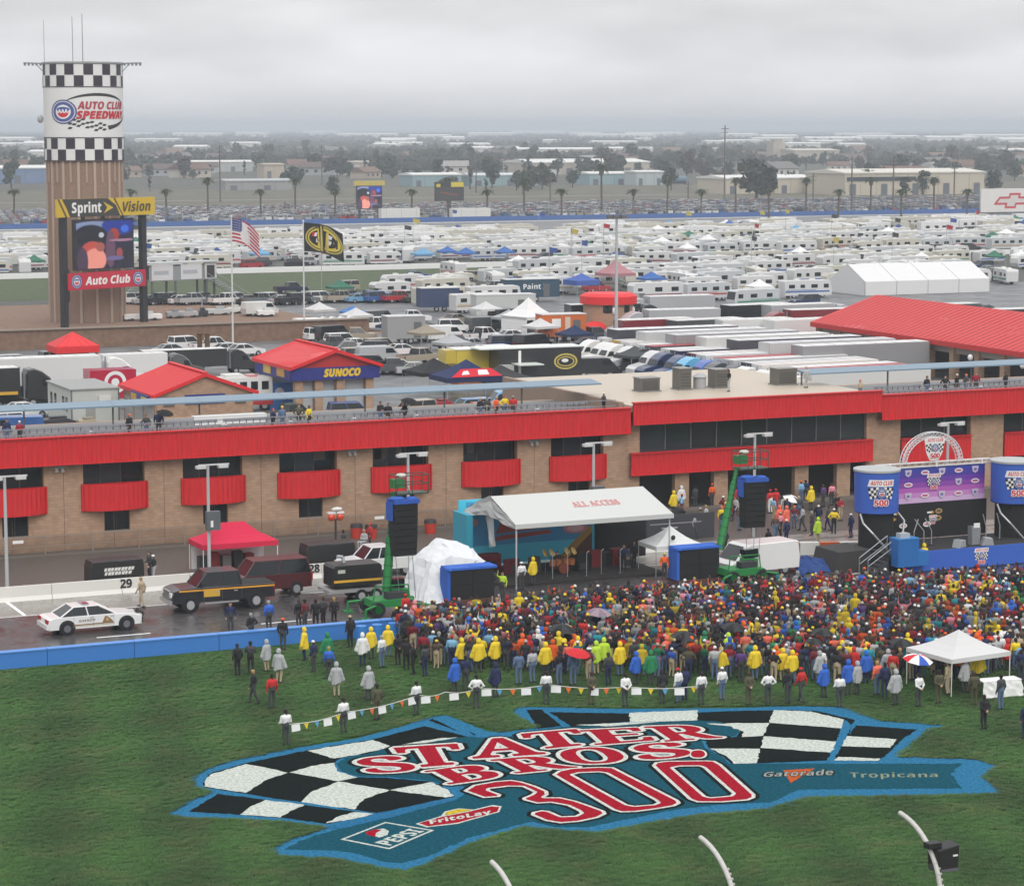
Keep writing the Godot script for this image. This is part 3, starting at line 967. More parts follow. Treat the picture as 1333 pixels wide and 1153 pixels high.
func lawn_image() -> Image:
	var w:=1024;var h:=512
	var f:=FastNoiseLite.new();f.seed=3;f.frequency=.012;f.fractal_octaves=5
	var g:=FastNoiseLite.new();g.seed=9;g.frequency=.004;g.fractal_octaves=3
	var im:=Image.create(w,h,false,Image.FORMAT_RGB8)
	for y in h:
		for x in w:
			var px:=x*120.0/w;var pz:=y*60.0/h
			# mowing: bands that cross at two angles
			var s:=clampf(sin((px+pz*.26)*TAU/5.0)*1.2,-1,1)*.1+clampf(sin((pz - px*.05)*TAU/8.6)*1.2,-1,1)*.07
			var e:=f.get_noise_2d(x*1.2,y*2.0)*.1+g.get_noise_2d(x*2.0,y*2.0)*.07
			var l:=1.0+s+e
			var c:=K(.04,.112,.022)*l
			c=c.lerp(K(.07,.1,.032)*l,clampf(g.get_noise_2d(x*2.6+900,y*4.5)*1.5,0,.5))
			im.set_pixel(x,y,Color(c.r,c.g,c.b).linear_to_srgb())
	return im

func block_image() -> Image:
	# small masonry blocks of many browns; too small to pick apart from the stands
	var im:=Image.create(512,512,false,Image.FORMAT_RGB8)
	rng.seed=88
	var n:=FastNoiseLite.new();n.frequency=.012;n.fractal_octaves=4
	for r in 32:
		for i in 16:
			var k:=K(.4,.252,.163)*rng.randf_range(.88,1.1)
			k=k.lerp(K(.45,.33,.24),rng.randf()*.25)
			for y in 16:
				for x in 32:
					var px:=(i*32+x+(16 if r % 2 else 0)) % 512;var py:=r*16+y
					var m:=1.0+n.get_noise_2d(px,py)*.14
					im.set_pixel(px,py,((k if x>0 and y>1 else K(.3,.22,.16))*m).linear_to_srgb())
	return im

# ---------------------------------------------------------------- pit building
func ribbed(x0: float,x1: float,y0: float,y1: float,z: float,k: Color,pitch:=.32) -> MB:
	var b:=mb();b.col=k
	var n:=int((x1 - x0)/pitch)
	pitch=(x1 - x0)/n
	for i in n:
		var x:=x0+i*pitch
		var pr:=[V2(x,z),V2(x+pitch*.62,z),V2(x+pitch*.72,z+.03),V2(x+pitch*.9,z+.03),V2(x+pitch,z)]
		for j in 4:
			b.face([V3(pr[j].x,y0,pr[j].y),V3(pr[j+1].x,y0,pr[j+1].y),V3(pr[j+1].x,y1,pr[j+1].y),V3(pr[j].x,y1,pr[j].y)],V3(0,0,1))
	b.box(V3((x0+x1)/2,y1+.03,z - .1),V3(x1 - x0,.08,.5),k)
	b.box(V3((x0+x1)/2,y0 - .03,z - .1),V3(x1 - x0,.06,.4),k)
	b.box(V3((x0+x1)/2,(y0+y1)/2,z - .1),V3(x1 - x0,y1 - y0,.1),k*.5)
	return b

func bowed(xc: float,w: float,y0: float,y1: float,z: float,bow: float,k: Color) -> MB:
	var b:=mb();b.col=k
	var n:=26
	var pt:=[]
	for i in n+1:
		var f:=float(i)/n*2 - 1
		pt.push_back(V2(xc+f*w/2,z+bow*(1 - f*f)+(.04 if i % 2 else 0.0)))
	for i in n:
		var a=pt[i];var c=pt[i+1]
		b.face([V3(a.x,y0,a.y),V3(c.x,y0,c.y),V3(c.x,y1,c.y),V3(a.x,y1,a.y)],V3(0,0,1))
		b.face([V3(a.x,y1,a.y),V3(c.x,y1,c.y),V3(c.x,y1,z - .1),V3(a.x,y1,z - .1)],Vector3.UP)
		b.face([V3(a.x,y0,a.y),V3(c.x,y0,c.y),V3(c.x,y0,z - .1),V3(a.x,y0,z - .1)],Vector3.DOWN)
	for s in [-1,1]:
		b.span(V3(xc+s*w/2 - .04,y0,z - .1),V3(xc+s*w/2+.04,y1,z+.12))
	return b

func pit_building():
	var brick:=ground_mat(ImageTexture.create_from_image(block_image()),6.4,.9)
	M.sheet=ground_mat(noise_tex(.02,K(.7,.7,.72),K(1.0,1.0,1.0),83,512,5),5.0,.5,true);M.sheet.uv1_scale=V3(.5,.06,.5)
	M.brick=brick
	var t:=T("pit_building","long tan brick pit building with ribbed red bands and bowed balconies","building")
	var Z:=-160.1
	var x0:=14.0;var x1:=124.0;var back:=-172.0
	var dark:=mb()
	# window bays: left edge, width, type
	var bays:=[]
	for i in 10: bays.push_back([41.7+6.72*(i - 4),4.12])
	var wall:=mb()
	var edges:=[]
	for e in bays:
		if e[0]<80: edges.push_back(e)
	var at:=x0
	for e in edges:
		wall.span(V3(at,0,Z - .5),V3(e[0],5.9,Z));at=e[0]+e[1]
		# below the balcony, round the small window
		var c: float=e[0]+e[1]/2+.15
		wall.span(V3(e[0],2.55,Z - .5),V3(at,3.0,Z - .02))
		wall.span(V3(e[0],0,Z - .5),V3(c - .85,2.55,Z - .001));wall.span(V3(c+.85,0,Z - .5),V3(at,2.55,Z - .001));wall.span(V3(c - .85,0,Z - .5),V3(c+.85,1.15,Z - .001))
	wall.span(V3(at,0,Z - .5),V3(81.3,5.9,Z))
	# raised middle part: open garages at ground level
	wall.span(V3(81.3,0,Z - .45),V3(82.3,6.5,Z+.02));wall.span(V3(101.3,0,Z - .5),V3(103.1,6.5,Z+.02))
	for x in [85.2,88.4,95.2,98.8]: wall.span(V3(x,0,Z - .5),V3(x+1.15,2.6,Z - .01))
	wall.span(V3(103.1,0,Z - .5),V3(104.3,5.9,Z - .003));wall.span(V3(110.6,0,Z - .5),V3(113.6,5.9,Z));wall.span(V3(104.3,1.0,Z - .5),V3(110.6,2.4,Z - .02));wall.span(V3(119.8,0,Z - .5),V3(x1,5.9,Z))
	wall.span(V3(x0,0,back),V3(x1,7.0,back+.4));wall.span(V3(x0,0,back+.4),V3(x0+.4,6.9,Z - .5));wall.span(V3(x1 - .4,0,back+.4),V3(x1,6.9,Z - .5))
	P("wall",wall,brick,t)
	for q in edges:
		for x in [q[0] - 1.3,q[0]+2.0]:
			var jt:=mb();jt.box(V3(x,1.3 if x>q[0] else 2.9,Z+.004),V3(.03,2.3 if x>q[0] else 5.7,.012),K(.16,.1,.07));P("wall_joint",jt,M.rough,t)
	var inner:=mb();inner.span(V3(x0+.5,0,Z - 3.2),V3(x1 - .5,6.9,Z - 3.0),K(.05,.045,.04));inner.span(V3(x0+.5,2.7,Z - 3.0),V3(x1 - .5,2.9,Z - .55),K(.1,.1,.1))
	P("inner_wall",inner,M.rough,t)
	# bands
	P("fascia",ribbed(x0,81.2,5.85,7.6,Z+.8,RED),M.sheet,t)
	P("fascia",ribbed(81.3,102.0,6.45,7.95,Z+1.0,RED),M.sheet,t)
	P("fascia",ribbed(102.1,x1,5.8,7.6,Z+.85,RED),M.sheet,t)
	P("fascia",ribbed(81.4,101.6,2.75,4.25,Z+.5,RED),M.sheet,t)
	var sf:=mb();sf.span(V3(x0,5.75,Z),V3(81.2,5.83,Z+.75),K(.2,.17,.15));sf.span(V3(81.3,6.35,Z),V3(102,6.43,Z+.95));sf.span(V3(102.1,5.7,Z),V3(x1,5.78,Z+.8));sf.span(V3(81.4,2.65,Z - 3),V3(101.6,2.73,Z+.45),K(.25,.22,.2))
	P("soffit",sf,M.rough,t)
	# balconies, windows behind them, small windows below
	for e in edges:
		var c: float=e[0]+e[1]/2
		P("balcony",bowed(c,e[1]+.25,2.62,4.37,Z+.12,.75,RED),M.sheet,t)
		var wn:=mb();wn.span(V3(e[0],5.68,Z - .6),V3(e[0]+e[1],5.74,Z - .45),DARK)
		for i in 4: wn.box(V3(e[0]+e[1]*i/3.0,4.5,Z - .9),V3(.07,2.4,.09),K(.08,.075,.07))
		var wo:=P("window",wn,M.paint,t)
		for i in 3:
			var pn:=mb();pn.span(V3(e[0]+e[1]*i/3.0+.05,3.3,Z - .92),V3(e[0]+e[1]*(i+1)/3.0 - .05,5.7,Z - .9),GLASS*rng.randf_range(.8,3.2));P("pane",pn,M.glass if rng.randf()<.6 else M.dull,wo)
		var sw:=mb();sw.span(V3(c+.15 - .85,1.15,Z - .3),V3(c+.15+.85,2.55,Z - .25),GLASS);P("window",sw,M.glass,t)
		var fr:=mb();fr.box(V3(c+.15,1.85,Z - .22),V3(.06,1.4,.06),DARK);fr.box(V3(c+.15,1.17,Z - .1),V3(1.75,.05,.3),K(.3,.25,.2));P("window_frame",fr,M.paint,t)
	for i in 40:
		var sx:=rng.randf_range(42,120)
		P("blind",mbspan(V3(sx,4.6+rng.randf()*.5,Z - .88),V3(sx+rng.randf_range(.3,.9),5.6,Z - .86),K(.1,.09,.08)*rng.randf_range(.4,1.6)),M.cloth,t) if fmod(sx - 14.82,6.72)<3.1 and sx<80 else null
	# the long glazed suite
	var wf:=mb();wf.box(V3(91.4,4.3,Z - .3),V3(19.2,.1,.12),DARK)
	for i in 10: wf.box(V3(82.4+18.9*i/9.0,5.35,Z - .3),V3(.07,2.1,.1),K(.16,.16,.16))
	var suite:=P("window",wf,M.paint,t)
	for i in 9:
		var pn:=mb();pn.span(V3(82.46+2.1*i,4.32,Z - .34),V3(84.42+2.1*i,6.4,Z - .32),GLASS*rng.randf_range(.9,3.6));P("pane",pn,M.glass if rng.randf()<.6 else M.dull,suite)
	for e in [[104.3,110.6,2],[113.6,119.8,2]]:
		P("balcony",ribbed(e[0]+.03,e[1] - .03,2.4,4.1,Z+.15,RED),M.sheet,t)
		var wn:=mb()
		wn.span(V3(e[0],5.76,Z - .56),V3(e[1],5.84,Z - .44),K(.1,.1,.1))
		for i in 4: wn.box(V3(lerpf(e[0],e[1],i/3.0),4.85,Z - .5),V3(.08,1.85,.1))
		var wo:=P("window",wn,M.paint,t)
		for i in 3:
			var pn:=mb();pn.span(V3(lerpf(e[0],e[1],i/3.0)+.06,4.0,Z - .53),V3(lerpf(e[0],e[1],(i+1)/3.0) - .06,5.8,Z - .5),GLASS*1.3);P("pane",pn,M.glass,wo)
	# roof decks
	var rf:=mb()
	rf.span(V3(x0+.4,6.75,back+.4),V3(81.25,7.0,Z+.55),K(.14,.14,.14));rf.span(V3(102.1,6.75,back+.4),V3(x1 - .4,7.0,Z+.55))
	P("roof",rf,M.semi,t)
	var rm:=mb();rm.span(V3(81.3,7.3,-181),V3(102.0,7.75,Z+.7),K(.5,.43,.34));rm.span(V3(81.3,0,-181),V3(102,7.29,-180.6),K(.3,.22,.16));P("roof",rm,M.semi,t,"tan flat roof of the raised middle part")
	# party wall of the raised part
	var pw:=mb();pw.span(V3(80.9,0,-181),V3(81.28,7.9,Z - .55),K(.3,.22,.17));P("parapet",pw,M.rough,t)
	# wall lamps under the band
	for x in [40.1,60.3,73.9]:
		var lb:=mb();lb.box(V3(x,5.55,Z+.1),V3(.7,.14,.16),STEEL)
		for d in [-.2,.2]: lb.cyl(V3(x+d,5.5,Z+.15),V3(x+d,5.3,Z+.32),.08,.13,6,OFFWHITE)
		P("wall_lamp",lb,M.paint,t)
	# bleachers, rails and sun roofs on the decks
	for seg in [[15.0,80.2,"left part of the pit building roof"],[103.0,123.0,"right part of the pit building roof"]]:
		var b:=T("roof_bleacher","rows of aluminium bench seats on the %s" % seg[2],"bleacher")
		var n:=int((seg[1] - seg[0])/4.6)
		for i in n:
			var xa: float=seg[0]+i*4.6
			for r in 2:
				var q:=mb()
				q.box(V3(xa+2.1,7.34+.25*r,Z - .6 - r*.9),V3(4.2,.09,.36),K(.66,.67,.68));q.box(V3(xa+2.1,7.62+.25*r,Z - .85 - r*.9),V3(4.2,.22,.04),K(.22,.23,.25))
				for k in 9: q.box(V3(xa+.2+k*.48,7.42+.25*r,Z - .83 - r*.9),V3(.05,.5,.05),K(.08,.08,.09))
				q.box(V3(xa+2.1,7.06+.22*r,Z - .2 - r*.9),V3(4.2,.05,.5),K(.3,.31,.32))
				for d in [.3,2.1,3.9]: q.box(V3(xa+d,7.12+.12*r,Z - .6 - r*.9),V3(.06,.4+.3*r,.3),K(.35,.35,.36))
				P("bench",q,M.semi,b)
		var rl:=T("roof_railing","thin steel railing along the front of the %s" % seg[2],"railing")
		for y in [7.75,8.15]:
			var q:=mb();q.span(V3(seg[0],y,Z+.3),V3(seg[1],y+.05,Z+.35),STEEL);P("rail",q,M.metal,rl)
		for i in int((seg[1] - seg[0])/2.3):
			var q:=mb();q.span(V3(seg[0]+i*2.3,7.0,Z+.3),V3(seg[0]+i*2.3+.05,8.15,Z+.35),STEEL);P("post",q,M.metal,rl)
		# long narrow sun roof on thin posts
		var z:=-167.0
		var cv:=T("sun_roof","long narrow blue grey metal sun roof on thin posts above the %s" % seg[2],"canopy")
		var xa: float=seg[0] if seg[0]<50 else 99.7
		var xb: float=82.2 if seg[0]<50 else seg[1]
		var np:=int((xb - xa)/6.0)
		for i in np:
			var pa:=lerpf(xa,xb,float(i)/np);var pb:=lerpf(xa,xb,float(i+1)/np)
			var q:=mb();q.prism(PackedVector2Array([V2(z+1.0,8.62),V2(z+1.0,8.72),V2(z - .9,8.9),V2(z - .9,8.8)]),pa+.012,pb - .012,K(.17,.25,.32),0)
			q.remap(Basis(V3(0,0,1),Vector3.UP,Vector3.RIGHT))
			P("roof_panel",q,M.semi,cv)
			var l:=mb();l.span(V3(pa+.1,7.0,z - .2),V3(pa+.2,8.75,z - .1),K(.14,.14,.15));P("post",l,M.paint,cv)
	# machines on the tan roof
	for e in [[V3(86.93,8.73,-168),"square dark air conditioning unit on the tan roof, farthest from the tractors' end",1.6,1.0],[V3(89.91,9.3,-168),"tall dark vent box on the tan roof of the pit building",1.0,1.6],[V3(91.43,8.54,-168),"small round grey vent drum beside the tall dark box on tan roof",.0,.9],[V3(93.01,9.18,-168),"dark square vent box near crouching man on the tan roof",1.1,1.4],[V3(98.72,9.08,-168),"wide dark air unit at the right end of the tan roof",1.7,1.25]]:
		var a:=mb()
		var h: float=e[3]
		if e[2]>0:
			a.span(V3(-e[2]/2,.08,-.6),V3(e[2]/2,h,.6),K(.12,.11,.1));a.span(V3(-e[2]/2 - .06,h,-.66),V3(e[2]/2+.06,h+.06,.66),K(.25,.24,.23));a.span(V3(-e[2]/2 - .1,0,-.7),V3(e[2]/2+.1,.08,.7),K(.2,.2,.2))
			for i in 5: a.box(V3(0,h*(.2+.14*i),.61),V3(e[2]*.8,.05,.03),K(.05,.05,.05))
		else:
			a.cyl(Vector3.ZERO,V3(0,h,0),.5,.5,14,K(.35,.36,.37));a.cyl(V3(0,h,0),V3(0,h+.25,0),.62,.2,14)
		One("roof_vent",a,M.semi,e[1],"vent",V3(e[0].x,7.75,-168))
	var st:=mb();st.span(V3(-2.6,.75,-.35),V3(2.6,.82,.35),WHITE);st.span(V3(-2.6,.1,.3),V3(2.6,.75,.33),WHITE)
	for x in [-2.4,0,2.4]: st.span(V3(x - .04,0,-.3),V3(x+.04,.75,.28),STEEL)
	One("serving_table",st,M.paint,"long white counter on the roof deck behind the benches","table",V3(53.4,7.0,-165.5))

# ---------------------------------------------------------------- pit wall, road, what stands there
func pit_lane():
	var Z:=-160.1
	# blue wall
	var t:=T("blue_wall","low bright blue wall between the lawn and the wet pit road","wall")
	for i in 13:
		var b:=mb();b.span(V3(-6+i*4.6,0,-126.55),V3(-1.43+i*4.6,.82,-126.15),K(.05,.2,.58));b.span(V3(-6+i*4.6,.82,-126.6),V3(-1.43+i*4.6,.88,-126.1),K(.09,.27,.66))
		P("wall_section",b,M.semi,t)
	t=T("pit_wall","long low white pit wall with black stall numbers","wall")
	for i in 18:
		var b:=mb();b.prism(PackedVector2Array([V2(-.32,0),V2(.32,0),V2(.16,.25),V2(.13,.85),V2(-.13,.85),V2(-.16,.25)]),i*4.2,i*4.2+4.17,K(.66,.65,.61))
		b.remap(Basis(V3(0,0,1),Vector3.UP,Vector3.RIGHT));b.move(V3(2,0,-144.5))
		P("wall_section",b,M.semi,t)
	var nb:=mb()
	write("29",V3(40.05,.56,-144.33),Vector3.RIGHT,V3(0,.995,-.05),.5,BLACK,.75,false,0,.02,nb);write("28",V3(V3(51.88,0.41,-144.3).x,.6,-144.33),Vector3.RIGHT,V3(0,.995,-.05),.5,BLACK,.75,false,0,.02,nb)
	P("stall_number",nb,M.paint,t)
	# chain-link fence before the building
	t=T("chain_fence","low see-through chain link fence along the foot of the pit building","fence")
	var mesh_m:=StandardMaterial3D.new();mesh_m.albedo_color=Color(.28,.24,.21,.22);mesh_m.transparency=BaseMaterial3D.TRANSPARENCY_ALPHA;mesh_m.roughness=.8
	for i in 22:
		var xa:=14.0+i*3.1
		var q:=mb();q.span(V3(xa,0,-158.98),V3(xa+.07,1.35,-158.92),K(.25,.2,.17));P("post",q,M.paint,t)
		var r:=mb();r.span(V3(xa+.07,1.28,-158.97),V3(xa+3.1,1.33,-158.93),K(.25,.2,.17));r.span(V3(xa+.07,.62,-158.97),V3(xa+3.1,.66,-158.93));P("rail",r,M.paint,t)
		var s:=mb();s.quad(V3(xa+.07,1.27,-158.95),V3(xa+3.1,1.27,-158.95),V3(xa+3.1,.05,-158.95),V3(xa+.07,.05,-158.95));P("wire_mesh",s,mesh_m,t)
		if i in [7,15]:
			var g:=mb();g.span(V3(xa+1,.95,-158.9),V3(xa+1.7,1.15,-158.88),WHITE);P("notice",g,M.paint,t)
	S("building_kerb",mbspan(V3(14,0,-159.9),V3(124,.14,-158.9),K(.16,.13,.11)),M.rough)
	# lamp posts
	var heads:=["between the small window and the red canopy","behind the left green lift","behind the white stage roof","behind the right green lift","behind the arch of the big stage","at the left end of the pit wall"]
	var xs:=[[270,595],[531,580],[773,569],[983,558],[1240,545],[8,612]]
	var spots:=[V3(46.04,7.47,-147),V3(59.18,7.49,-147),V3(72.21,7.37,-147),V3(84.25,7.33,-147),V3(99.67,7.11,-147),V3(33.57,7.41,-147)]
	for i in 6:
		var l:=T("lamp_post","grey lamp post with flat twin arm, %s" % heads[i],"lamp post",V3(spots[i].x,0,-147),0,"lamp posts along the pit wall")
		var p:=mb();p.cyl(Vector3.ZERO,V3(0,6.95,0),.12,.09,8,K(.42,.43,.44));P("pole",p,M.paint,l)
		var a:=mb();a.span(V3(-.6,6.95,-.08),V3(1.35,7.03,.08),K(.5,.5,.5));P("arm",a,M.paint,l)
		for x in [-.5,.9]:
			var h:=mb();h.span(V3(x - .25,6.78,-.2),V3(x+.35,6.95,.2),K(.55,.55,.54));P("lamp_head",h,M.paint,l)
		if i==0 or i==2:
			var bx:=mb();bx.span(V3(-.2,3.0,-.05),V3(.65,4.15,.35),K(.1,.11,.12));bx.box(V3(.1,3.4,.36),V3(.16,.4,.03),WHITE);P("speaker_box",bx,M.paint,l)
	# covered equipment carts
	for e in [[V3(40.06,0,-148.97),3.35,1.62,"black covered pit cart with white lettering beside stall twenty-nine"],[V3(53.7,0,-148.78),3.3,1.7,"black covered pit cart standing right of the red canopy"]]:
		var c:=T("covered_cart",e[3],"cart",V3(e[0].x,0,-147.0),0.03)
		var w: float=e[1];var h: float=e[2]
		var b:=mb();b.prism(PackedVector2Array([V2(-w/2,.12),V2(-w/2+.03,h*.8),V2(-w/2+.14,h),V2(-.3,h+.06),V2(.2,h+.03),V2(w/2 - .1,h+.02),V2(w/2,h*.85),V2(w/2+.02,.12)]),-.75,.75,K(.016,.016,.018),.09);P("cover",b,M.semi,c)
		for x in [-1,1]: 
			var q:=mb();q.cyl(V3(x*w*.35,.16,-.7),V3(x*w*.35,.16,.7),.16,.16,8,TYRE);P("wheel",q,M.rough,c)
		if w>3.32:
			var k:=mb()
			for r in 2:
				for i in 9 - r:
					var x0:=-.85+i*.21+r*.02;var y0:=1.02 - r*.24
					panel(k,V3(0,0,.775),Vector3.RIGHT,Vector3.UP,[V2(x0,y0),V2(x0+.15+.03*(i % 2),y0),V2(x0+.22+.03*(i % 2),y0+.2),V2(x0+.06,y0+.2)],OFFWHITE)
			P("lettering",k,M.paint,c)
	# red canopy with white back wall
	var rc:=canopy("canopy","bright red pit canopy with low white side walls behind the pit wall",V3(48.28,0,-149.09),0.0,4.9,2.9,1.95,3.05,K(.62,.02,.07),"",.32,WHITE,1.4)
	var sw:=mb();sw.span(V3(-2.3,0,-1.42),V3(2.3,1.4,-1.38),WHITE);P("side_wall",sw,M.cloth,rc)
	var s2:=mb();s2.span(V3(.2,0,1.3),V3(2.4,.75,1.34),K(.5,.5,.52));P("side_wall",s2,M.cloth,rc)
	var ib:=mb()
	for i in 5: ib.box(V3(-1.9+i*.75,.45+.1*(i % 2),-.4),V3(.55,.9+.2*(i % 2),.6),[DARK,K(.25,.02,.02),K(.2,.2,.2)][i % 3])
	One("tool_chest",ib,M.paint,"dark and red tool chests under the red pit canopy","tool chest",V3(48.37,0,-149.36))
	# twin red signal lamps on a stand
	var sg:=T("signal_stand","black stand with two round red lamps and a white cap by the fence","signal lamp",V3(56.69,0,-153.51))
	var q:=mb();q.cyl(Vector3.ZERO,V3(0,2.0,0),.07,.07,6,DARK);q.box(V3(0,2.02,0),V3(.9,.08,.1),DARK);P("pole",q,M.paint,sg)
	for x in [-.3,.3]:
		var b:=mb();b.ball(V3(x,2.2,.05),V3(.26,.26,.2),7,10,K(.65,.06,.02));b.box(V3(x,2.48,0),V3(.5,.12,.34),WHITE);P("lamp",b,M.gloss,sg)
	var fgb:=mb();fgb.ball(V3(.1,2.7,0),V3(.4,.14,.2),4,8,OFFWHITE);P("cap",fgb,M.cloth,sg)
	for e in [[V3(59.69,0,-157.6),"red and black trash can left of the left green lift"],[V3(60.47,0,-156.9),"red and black trash can close beside the seated people"],[V3(64.95,0,-157.35),"lone red and black trash can at the fence right of the speaker tower"]]:
		var c:=T("trash_can",e[1],"trash can",e[0])
		var b:=mb();b.cyl(Vector3.ZERO,V3(0,.72,0),.36,.42,12,K(.5,.04,.02));P("barrel",b,M.semi,c)
		var k:=mb();k.cyl(V3(0,.72,0),V3(0,.95,0),.44,.4,12,DARK);P("lid",k,M.semi,c)
	police()
	pickup_and_suv()
	# white pickup and vans by the stage
	var wt:=T("white_truck","white extended cab pickup behind the generator trailer and left lift","pickup",V3(55.89,0,-143.87),PI)
	build_car("pickup",K(.72,.72,.72),wt);wt.scale=V3(.9,1.0,1.0)
	wt=T("white_van","white van with a long smooth roof right of the right lift","van",V3(77.17,0,-134.25),PI+.1)
	build_car("van",K(.75,.75,.74),wt)
	var gp:=mb();gp.span(V3(-2.6,0,-.06),V3(2.6,1.7,.06),K(.05,.05,.055));gp.span(V3(-2.3,1.1,.065),V3(1.6,1.16,.075),K(.3,.3,.3));gp.span(V3(-1.4,.8,.065),V3(-.2,.88,.075),K(.4,.4,.4));gp.span(V3(-2.7,0,-.7),V3(-2.55,1.7,.06),K(.04,.04,.04))
	One("black_partition",gp,M.rough,"long black cloth partition at the right end of the white stage","partition",V3(79.2,0,-148.1))
	var oc:=mb()
	for i in 4: oc.span(V3(i*1.3,0,-.25),V3(i*1.3+1.25,.8,.25),[K(.55,.12,.03),OFFWHITE][i % 2])
	One("plastic_barrier",oc,M.semi,"orange and white plastic barrier behind the white van","barrier",V3(82.19,0,-140.03),-.35)
	# person in tan walking beside the pit wall, others along the pits are with the crowd

func mbspan(a: Vector3,b: Vector3,k: Color) -> MB:
	var m:=mb();m.span(a,b,k);return m

func police():
	var t:=T("patrol_car","white police sedan with brown stripe and black push bumper on the wet road","car",V3(35.06,0,-133.62)+V3(.2,0,-.7),.03)
	var k:=K(.76,.76,.75)
	var b:=shell([V2(-2.66,.32),V2(-2.7,.62),V2(-2.66,.9),V2(-2.45,.97),V2(-1.5,1.0),V2(1.0,.99),V2(2.1,.9),V2(2.52,.78),V2(2.62,.55),V2(2.6,.3)],1.96,k,.09)
	P("body",b,M.gloss,t)
	var c:=cabin([-1.95,-1.2,.25,1.15,.98,1.44],1.74,1.34,GLASS,k)
	P("window",c[0],M.glass,t);P("roof",c[1],M.gloss,t)
	for x in [-1.62,1.72]:
		for z in [-.9,.9]: wheel(t,x,z,.36,.22,K(.25,.25,.26))
	for x in [-1.62,1.72]:
		var w:=mb();disc(w,V3(x,.4,.985),Vector3.RIGHT,Vector3.UP,.46,.44,K(.02,.02,.02),18);P("wheel_arch",w,M.rough,t)
	var s:=mb();s.span(V3(-1.25,.5,.983),V3(1.0,.56,.99),K(.22,.13,.06));s.span(V3(-1.25,.44,.983),V3(1.0,.47,.99),K(.4,.3,.12))
	write("SHERIFF",V3(-.5,.74,.99),Vector3.RIGHT,Vector3.UP,.13,K(.2,.15,.1),.95,false,0,.0,s)
	panel(s,V3(.55,.72,.99),Vector3.RIGHT,Vector3.UP,[V2(-.2,-.16),V2(.42,-.16),V2(.3,0),V2(.05,.19),V2(-.05,.19)],K(.25,.15,.08));panel(s,V3(.55,.72,.995),Vector3.RIGHT,Vector3.UP,[V2(0,-.08),V2(.14,-.1),V2(.16,.02),V2(.02,.1)],K(.5,.38,.12))
	P("side_marking",s,M.paint,t)
	var d:=mb()
	for x in [-1.25,-.15,1.0]: d.span(V3(x - .008,.35,.984),V3(x+.008,.97,.988),K(.3,.3,.3))
	for x in [-.35,.8]: d.span(V3(x,.86,.985),V3(x+.18,.9,1.0),K(.3,.3,.3))
	P("door_seam",d,M.paint,t)
	var pb:=mb();pb.tube([V3(2.72,.3,-.55),V3(2.78,.85,-.55),V3(2.78,.85,.55),V3(2.72,.3,.55)],.06,6,BLACK);pb.span(V3(2.62,.35,-.4),V3(2.74,.75,.4),BLACK);P("push_bumper",pb,M.paint,t)
	var lb:=mb();lb.span(V3(-.6,1.5,-.5),V3(-.25,1.58,.5),K(.3,.32,.36));lb.box(V3(-.42,1.53,.3),V3(.3,.12,.35),K(.3,.02,.02));P("light_bar",lb,M.glass,t)
	for z in [-.7,.7]:
		var h:=mb();h.box(V3(2.55,.72,z),V3(.16,.16,.4),K(.7,.7,.7));P("headlight",h,M.glass,t)
		var e:=mb();e.box(V3(-2.67,.8,z),V3(.1,.2,.46),K(.4,.015,.015));P("tail_light",e,M.glass,t)
	var bm:=mb();bm.box(V3(-2.7,.5,0),V3(.14,.24,1.9),k);P("bumper",bm,M.gloss,t)

